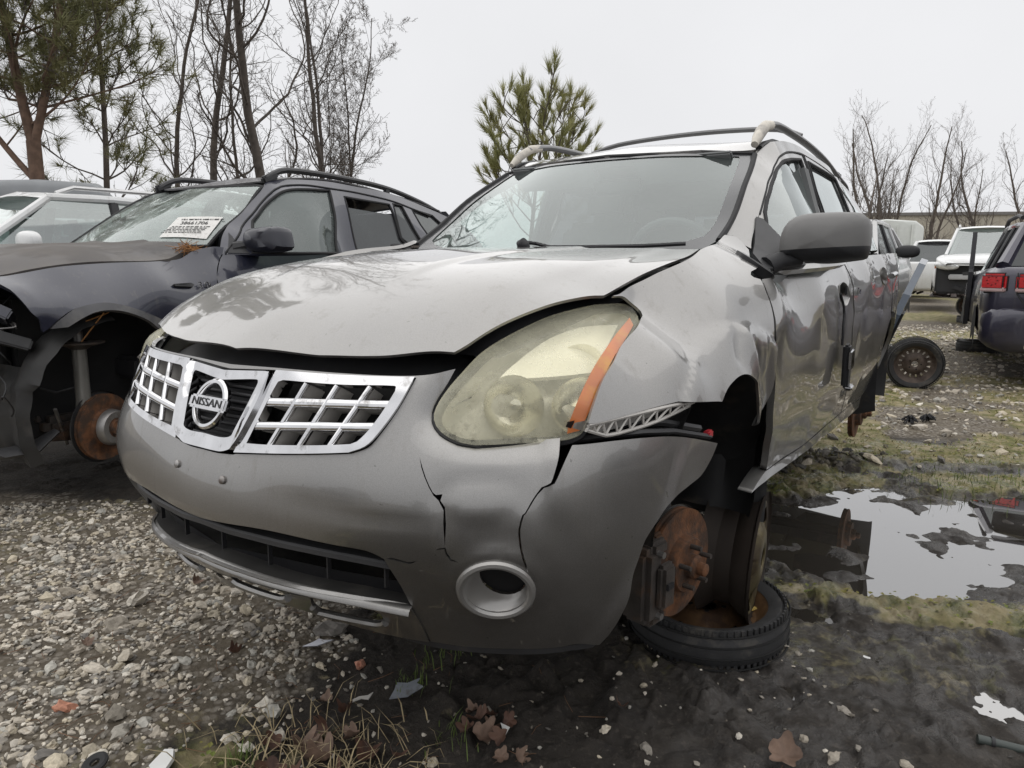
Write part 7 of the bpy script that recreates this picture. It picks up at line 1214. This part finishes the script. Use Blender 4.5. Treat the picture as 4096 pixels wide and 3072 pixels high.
def hgrid(x, y):
    i = np.clip(np.searchsorted(xs, x) - 1, 0, nx - 2); j = np.clip(np.searchsorted(ys, y) - 1, 0, ny - 2); a = (x - xs[i]) / (xs[i + 1] - xs[i]); b = (y - ys[j]) / (ys[j + 1] - ys[j])
    return (GZ[j, i] * (1 - a) + GZ[j, i + 1] * a) * (1 - b) + (GZ[j + 1, i] * (1 - a) + GZ[j + 1, i + 1] * a) * b
def gh_(x, y): return float(hgrid(np.array([x]), np.array([y]))[0])
# ---- gravel stones
stone_m = bpy.data.materials.new('gravel_stone'); stone_m.use_nodes = True; t = stone_m.node_tree; n = t.nodes; L = t.links; b = n['Principled BSDF']; va = n.new('ShaderNodeVertexColor'); va.layer_name = 'tone'; tc = n.new('ShaderNodeTexCoord')
q = nz(90, 5, .7); mm = n.new('ShaderNodeMix'); mm.data_type = 'RGBA'; mm.blend_type = 'MULTIPLY'; mm.inputs[0].default_value = 1; L.new(va.outputs[0], mm.inputs[6]); L.new(mr(q, .3, .7, .65, 1.15), mm.inputs[7]); L.new(mm.outputs[2], b.inputs['Base Color']); b.inputs['Roughness'].default_value = .75
def ico(sub): bm = bmesh.new(); bmesh.ops.create_icosphere(bm, subdivisions=sub, radius=1); v = np.array([q.co[:] for q in bm.verts]); bm.verts.index_update(); f = np.array([[q.index for q in p.verts] for p in bm.faces]); bm.free(); return v, f
ICO = {1: ico(1), 2: ico(2)}
TONES = np.array([1.5, 1.44, 1.34]) * np.array([(.44, .42, .385), (.40, .375, .335), (.33, .305, .265), (.27, .25, .22), (.20, .19, .175), (.48, .465, .43), (.37, .345, .30), (.36, .33, .27), (.14, .135, .13), (.30, .30, .285)])
def stones(name, xy, size, sub, rs, tone=1., **k):
    v0, f0 = ICO[sub]; N = len(xy); m = len(v0); hz = hgrid(xy[:, 0], xy[:, 1]); ax = np.stack([rs.uniform(.75, 1.35, N), rs.uniform(.6, 1., N), rs.uniform(.4, .8, N)], 1) * size[:, None]
    rad = 1 + rs.normal(0, .21, (N, m)); P = v0[None] * rad[:, :, None] * ax[:, None]; a = rs.uniform(0, 6.28, N); tl = rs.normal(0, .25, N); c, s = np.cos(a)[:, None], np.sin(a)[:, None]
    z = P[..., 2] + P[..., 0] * tl[:, None]; X = P[..., 0] * c - P[..., 1] * s + xy[:, 0, None]; Y = P[..., 0] * s + P[..., 1] * c + xy[:, 1, None]; Z = z + (hz + ax[:, 2] * .35)[:, None]
    V = np.stack([X, Y, Z], -1).reshape(-1, 3); F = (f0[None] + (np.arange(N) * m)[:, None, None]).reshape(-1, 3)
    me = bpy.data.meshes.new(name); me.vertices.add(len(V)); me.vertices.foreach_set('co', V.ravel()); me.loops.add(F.size); me.loops.foreach_set('vertex_index', F.ravel().astype(np.int32)); me.polygons.add(len(F)); me.polygons.foreach_set('loop_start', np.arange(0, F.size, 3, dtype=np.int32)); me.update(calc_edges=True)
    me.polygons.foreach_set('use_smooth', [False] * len(F))
    tn = TONES[rs.integers(0, len(TONES), N)] * rs.uniform(.75, 1.1, N)[:, None] * np.array(tone); at = me.color_attributes.new('tone', 'FLOAT_COLOR', 'POINT'); at.data.foreach_set('color', np.repeat(np.concatenate([tn, np.ones((N, 1))], 1), m, 0).ravel().astype(np.float32))
    me.materials.append(stone_m); o = bpy.data.objects.new(name, me); C.objects.link(o); tag(o, k.get('label'), k.get('cat'), k.get('group'), k.get('kind')); return o
rs = np.random.default_rng(12)
def scatter(n, x0, x1, y0, y1, prob):
    x = rs.uniform(x0, x1, n); y = rs.uniform(y0, y1, n); z = zones(x, y); keep = rs.random(n) < prob(x, y, z); return np.stack([x, y], 1)[keep]
near = scatter(42000, -2.7, 1.0, 1.15, 3.5, lambda x, y, z: z[0] * .85 * (1 - .6 * z[1]) * (.45 + .55 * sm(.40, .56, z[5])) + .02)
sz = np.minimum(np.exp(rs.normal(math.log(.0066), .48, len(near))), .026); big = sz > .013
stones('gravel', near[~big], sz[~big], 1, rs, kind='stuff', label='pale gravel spread over the ground left of the silver SUV', cat='gravel'); stones('coarse_gravel', near[big], sz[big], 2, rs, kind='stuff', label='coarser pebbles among the pale gravel left of the silver SUV', cat='gravel')
far = scatter(16000, 1.0, 13, 4.2, 16, lambda x, y, z: (z[0] * .8 + .05) * (x > .3 * (y - 4) + .6)); stones('lane_gravel', far, np.exp(rs.normal(math.log(.017), .45, len(far))), 1, rs, kind='stuff', label='gravel strewn over the grassy lane on the right', cat='gravel')
mudst = scatter(1500, -.3, 3.0, 1.3, 4.6, lambda x, y, z: .35 * (z[3] > .05)); stones('mud_grit', mudst, np.exp(rs.normal(math.log(.0045), .5, len(mudst))), 1, rs, tone=.45, kind='stuff', label='fine grit scattered over the dark mud', cat='grit')
pile = np.stack([rs.normal(1.8, .3, 260), rs.normal(4.40, .10, 260)], 1); stones('dirt_clods', pile, np.exp(rs.normal(math.log(.016), .45, 260)), 1, rs, tone=.25, kind='stuff', label='clods of dark dirt heaped behind the puddle', cat='dirt')
# larger single stones
BIG = [((-1.36, 2.42), .062, 'large rough grey stone lying in the gravel'), ((-1.33, 2.22), .045, 'grey stone beside the largest rough stone'), ((-.60, 2.22), .050, 'split brown and grey stone between gravel and grey plastic shards'), ((-1.62, 2.45), .040, 'angular pale stone at the shaded edge of the gravel'), ((-1.07, 1.76), .034, 'dark speckled stone among white pebbles'), ((-1.02, 1.69), .030, 'white chalky stone near the dark speckled stone'), ((-.98, 1.66), .027, 'salt and pepper stone touching white pebbles'), ((-1.22, 1.78), .034, 'flat reddish brick fragment in the gravel'), ((-.66, 1.62), .026, 'pale rounded stone near the dead leaves'), ((-.72, 1.66), .028, 'cream stone next to the pale rounded stone'), ((-.46, 2.02), .024, 'pink stone lying on moss'), ((-1.05, 1.60), .026, 'off-white stone beside the black rubber grommet'), ((-.78, 1.50), .040, 'grey broken concrete lump by the white scrap'), ((2.25, 4.30), .05, 'tan rock on the bank behind the puddle')]
for (x, y), s_, lb in BIG:
    o = stones('stone', np.array([[x, y]]), np.array([s_ * .85]), 2, rs, tone=(1., .52, .42) if 'red' in lb or 'pink' in lb else .5 if 'dark' in lb or 'salt' in lb else 1., label=lb, cat='stone', group='larger loose stones')
# ---- moss cushions and clover leaves
mo = MB(); pts = scatter(30000, -1.6, 3.6, 1.2, 5.2, lambda x, y, z: (z[1] > .45) * .55 * (z[3] > .02)); hz = hgrid(pts[:, 0], pts[:, 1])
A = []; 
for (x, y), z in zip(pts, hz):
    r = rs.uniform(.004, .010); a = rs.uniform(0, 6.28); tl = rs.uniform(-.6, .6); up_ = rs.uniform(.003, .018); k = len(mo.v); c, s = math.cos(a), math.sin(a)
    mo.v += [(x + r * c, y + r * s, z + up_ + r * tl), (x - r * s, y + r * c, z + up_ + r * .3), (x - r * c, y - r * s, z + up_ - r * tl), (x + r * s, y - r * c, z + up_ + r * .2)]; mo.f.append((k, k + 1, k + 2, k + 3))
mo.build('moss', M('moss_green', (.10, .125, .022), .8, var=.45, vs=18, col2=(.19, .17, .045), c2s=5, c2t=.52), None, smooth=False, label='low green moss and clover around the puddle and gravel', cat='moss', kind='stuff')
def blades(name, spots, mat, label, hmin, hmax, flop, n_):
    mb = MB()
    for (cx, cy, rad, n) in spots:
        for _ in range(int(n * n_)):
            x, y = cx + rs.normal(0, rad), cy + rs.normal(0, rad); z = gh_(x, y) if rad < .5 else 0.; h = rs.uniform(hmin, hmax); a = rs.uniform(0, 6.28); f = rs.uniform(.1, flop) * h; w = rs.uniform(.0008, .0019); c, s = math.cos(a), math.sin(a); k = len(mb.v)
            mb.v += [(x - w * s, y + w * c, z), (x + w * s, y - w * c, z), (x + f * .4 * c + w * s, y + f * .4 * s - w * c, z + h * .6), (x + f * .4 * c - w * s, y + f * .4 * s + w * c, z + h * .6), (x + f * c, y + f * s, z + h * (1 if flop < 1.5 else .75))]; mb.f += [(k, k + 1, k + 2, k + 3), (k + 3, k + 2, k + 4)]
    return mb.build(name, mat, None, smooth=False, label=label, cat='grass', kind='stuff')
straw = M('dry_straw', (.36, .29, .17), .8, var=.3, vs=30); grn = M('fresh_grass', (.09, .13, .025), .7, var=.3, vs=20)
blades('dry_grass', [(-.50, 1.60, .12, 90), (-.42, 1.50, .10, 110), (-.60, 1.53, .10, 50), (-.28, 1.56, .07, 30)], straw, 'dry straw coloured grass at the edge of the mud', .02, .10, 2.4, 1)
blades('green_grass', [(-.28, 1.92, .03, 40), (-.66, 1.58, .025, 40), (-.15, 1.66, .03, 30), (2.2, 2.2, .12, 220), (2.0, 2.28, .1, 90), (2.5, 3.95, .25, 300), (3.0, 3.9, .25, 200), (1.4, 3.95, .15, 120), (-.2, 2.05, .05, 40)], grn, 'short green grass tufts on mud and puddle bank', .015, .06, 1.0, 1)
lane = scatter(26000, 1.2, 9, 4.3, 12, lambda x, y, z: z[1] * (x > .3 * (y - 4) + .7)); mb = MB(); hz = hgrid(lane[:, 0], lane[:, 1])
for (x, y), z in zip(lane, hz):
    a = rs.uniform(0, 6.28); h = rs.uniform(.01, .035); w = .004; c, s = math.cos(a), math.sin(a); k = len(mb.v); mb.v += [(x - w * s, y + w * c, z), (x + w * s, y - w * c, z), (x + .03 * c, y + .03 * s, z + h)]; mb.f.append((k, k + 1, k + 2))
mb.build('lane_grass', M('winter_turf', (.25, .21, .10), .85, var=.45, vs=2, col2=(.27, .22, .12), c2s=1.2, c2t=.5), None, smooth=False, label='thin yellowed turf over the lane on the right', cat='grass', kind='stuff')
# ---- dead leaves
leaf_ms = [M('brown_leaf_%s' % 'abc'[k], c, .7, var=.35, vs=30, col2=d, c2s=14, c2t=.55) for k, (c, d) in enumerate((((.11, .055, .036), (.06, .034, .026)), ((.14, .075, .05), (.08, .045, .034)), ((.19, .125, .09), (.11, .07, .05))))]
def leaf(x, y, size, rs, lift=0., tilt=.35):
    out = []; n = 26
    for k in range(n):
        a = 2 * math.pi * k / n; lobe = .62 + .38 * abs(math.cos(2.5 * a)) ** .8; out.append((size * lobe * math.cos(a), size * lobe * .85 * math.sin(a)))
    cu = rs.uniform(1.5, 5); a = rs.uniform(0, 6.28); v = []; ph = rs.uniform(0, 6.28)
    for sc in (.0, .5, 1.):
        for px, py in (out if sc else out[:1]):
            X, Y = px * sc, py * sc; v.append((X, Y, cu * (X * X + .3 * Y * Y) / size * .35 * 1 + size * .10 * math.sin(5 * math.atan2(Y, X + 1e-9) + ph) * sc))
    f = [(0, 1 + k, 1 + (k + 1) % n) for k in range(n)] + [(1 + k, 1 + n + k, 1 + n + (k + 1) % n, 1 + (k + 1) % n) for k in range(n)]
    k = len(v); v += [(-size * .5, -.0015, 0), (-size * .5, .0015, 0), (-size * 1.3, .001, .01)]; f.append((k, k + 1, k + 2))
    o = obj('dead_leaf', v, f, leaf_ms[int(rs.integers(0, 3))], None, label='curled brown dead leaf lying on the ground in front of the silver SUV', cat='leaf', group='dead leaves on the ground')
    o.location = (x, y, gh_(x, y) + .006 + lift); o.rotation_euler = (rs.normal(0, tilt), rs.normal(0, tilt), a); return o
LS = [(-.52, 1.60, .05), (-.46, 1.56, .055), (-.57, 1.53, .05), (-.42, 1.50, .06), (-.60, 1.64, .035), (-.48, 1.68, .04), (-.36, 1.60, .045), (-.52, 1.50, .05), (-.40, 1.64, .035), (-.64, 1.50, .04), (-.45, 1.78, .03), (-.52, 1.84, .03), (-.08, 1.72, .04), (-.04, 1.70, .045), (-.07, 1.67, .05), (-.02, 1.66, .035), (-.11, 1.67, .035), (.0, 1.72, .03), (-.05, 1.76, .03), (-.10, 1.78, .028), (-.02, 1.60, .03), (-.22, 1.50, .05), (-.28, 1.58, .03), (.02, 1.58, .03), (-.86, 2.05, .03), (-1.2, 2.55, .03), (-1.0, 2.6, .025), (.30, 1.75, .025), (-.9, 1.85, .022), (-1.35, 2.1, .025)]
for x, y, s_ in LS:
    o = leaf(x, y, s_ * .8, rs, rs.uniform(0, .015))
    if -.13 < x < .05 and y > 1.62: o['label'] = 'brown dead leaf in the heap around the tiny white scrap'; o['group'] = 'leaves heaped on the mud'
    elif x < -.8: o['label'] = 'brown dead leaf lying among gravel stones'; o['group'] = 'leaves on the gravel'
    elif x < -.3 and y < 1.7: o['label'] = 'brown dead leaf tangled in the dry grass'; o['group'] = 'leaves in the dry grass'
    else: o['label'] = 'brown dead leaf lying loose on bare mud'; o['group'] = 'leaves on bare mud'
o = leaf(.69, 1.60, .05, rs, .008, .3); o['label'] = 'crumpled pale brown leaf alone on the open mud'; del o['group']
# ---- twigs and needles
tw = Fast()
for _ in range(240):
    x, y = rs.uniform(-2.3, .2), rs.uniform(1.2, 2.8); a = rs.uniform(0, 6.28); l = rs.uniform(.02, .09); z = gh_(x, y) + .008; tw.tube([(x, y, z), (x + l * .5 * math.cos(a) + .004, y + l * .5 * math.sin(a), z + .006), (x + l * math.cos(a + .2), y + l * math.sin(a + .2), z + .002)], [.0011, .001, .0008], 3)
tw.build('fallen_needles', M('rusty_needle', (.16, .085, .045), .8, var=.4, vs=20), None, label='fallen pine needles and thin twigs over gravel', cat='twigs', kind='stuff')
# ---- litter
def sit(o, x, y, up_=.01, rot=(0, 0, 0)): o.location = (x, y, gh_(x, y) + up_); o.rotation_euler = rot; return o
g_ = MB().lathe([(.026, .0), (.030, .004), (.030, .009), (.024, .012), (.012, .009), (.010, .004), (.014, .0)], 30, axis='z', closed=True).build('rubber_grommet', rubber, None, label='round black rubber grommet lying on gravel', cat='grommet'); sit(g_, -1.0, 1.545, .016, (.25, -.15, 0))
def shard(name, pts, mat, label, cat, x, y, rz, th=.003, bend=.0, tilt=.15):
    n = len(pts); v = [(a, b, bend * a * a * 20) for a, b in pts] + [(a, b, bend * a * a * 20 + th) for a, b in pts]; f = [tuple(range(n))[::-1], tuple(range(n, 2 * n))] + [(k, (k + 1) % n, n + (k + 1) % n, n + k) for k in range(n)]
    o = obj(name, v, f, mat, None, smooth=False, label=label, cat=cat); return sit(o, x, y, .014, (tilt, -tilt, rz))
gp = M('grey_shard_plastic', (.24, .26, .29), .45, var=.15, vs=30, col2=(.12, .11, .10), c2s=20, c2t=.6); wp = M('white_scrap_plastic', (.70, .70, .68), .5, var=.1)
shard('plastic_shard', [(-.05, -.02), (.0, -.032), (.05, -.012), (.035, .01), (.05, .025), (.01, .02), (-.02, .035), (-.03, .01)], gp, 'jagged grey plastic shard on dark mud before the bumper', 'plastic shard', -.30, 1.88, .3)
shard('plastic_clip', [(-.03, -.008), (.0, -.002), (.02, -.012), (.035, .012), (.02, .004), (-.005, .008), (-.028, .0)], bracket_m, 'small beige broken clip near the jagged grey shard', 'clip', -.42, 1.84, .2)
shard('metal_scrap', [(-.05, -.006), (.0, -.016), (.05, .0), (.02, .006), (.0, .02), (-.015, .008)], M('bright_scrap', (.45, .46, .50), .35, .5, var=.2), 'shiny pale scrap sliver beside the split brown stone', 'scrap', -.62, 2.13, .1)
shard('foam_scrap', [(-.025, -.02), (.0, -.026), (.022, -.01), (.03, .012), (.012, .026), (-.012, .016), (-.03, .008)], wp, 'crumpled white scrap on gravel near the dead leaves', 'scrap', -.84, 1.555, .6, .012, 0, .3)
shard('paper_scrap', [(-.012, -.01), (.014, -.006), (.004, .02)], wp, 'tiny white triangular scrap on the heap of leaves', 'scrap', -.01, 1.69, .2, .002, 0, .9)
for k in range(2):
    a0 = k * 2.2; mb = MB(); mb.lathe([(.022, 0), (.036, .002), (.036, .010), (.022, .012)], 14, axis='z', closed=True, a0=a0, a1=a0 + 1.9); o = mb.build('ring_fragment', gp, None, label=('curved grey ring fragment under the bumper edge', 'second curved grey ring fragment under the bumper edge')[k], cat='plastic shard'); sit(o, -.40 + k * .05, 2.34 + k * .03, .006, (.1, .1, 0))
mb = MB(); mb.tube([(-.06, 0, 0), (.06, 0, 0)], .012, 10); o = mb.build('tube_piece', M('dark_green_tube', (.05, .06, .055), .5), None, label='short dark tube piece half sunk in the mud', cat='tube'); MB().tube([(-.03, 0, 0), (-.022, 0, 0)], .015, 10).build('tube_collar', black_plastic, o); sit(o, 1.28, 1.66, .006, (0, .06, -.35))
cu = M('cupped_black', (.01, .01, .012), .7)
for k, (x, y) in enumerate(((3.35, 5.6), (3.15, 5.5))):
    mb = MB(); r3 = np.random.default_rng(k)
    for _ in range(40): v = unit(r3.normal(0, 1, 3)) * .06; mb.tube([(0, 0, .03), tuple(v * .5 + [0, 0, .04]), tuple(np.array([v[0], v[1], abs(v[2]) * .8 + .01]))], .006, 4)
    sit(mb.build('black_clod', cu, None, label=('spiky black clod on the turf near the rear wheel stub', 'second spiky black clod beside the first on the turf')[k], cat='clod'), x, y, 0)
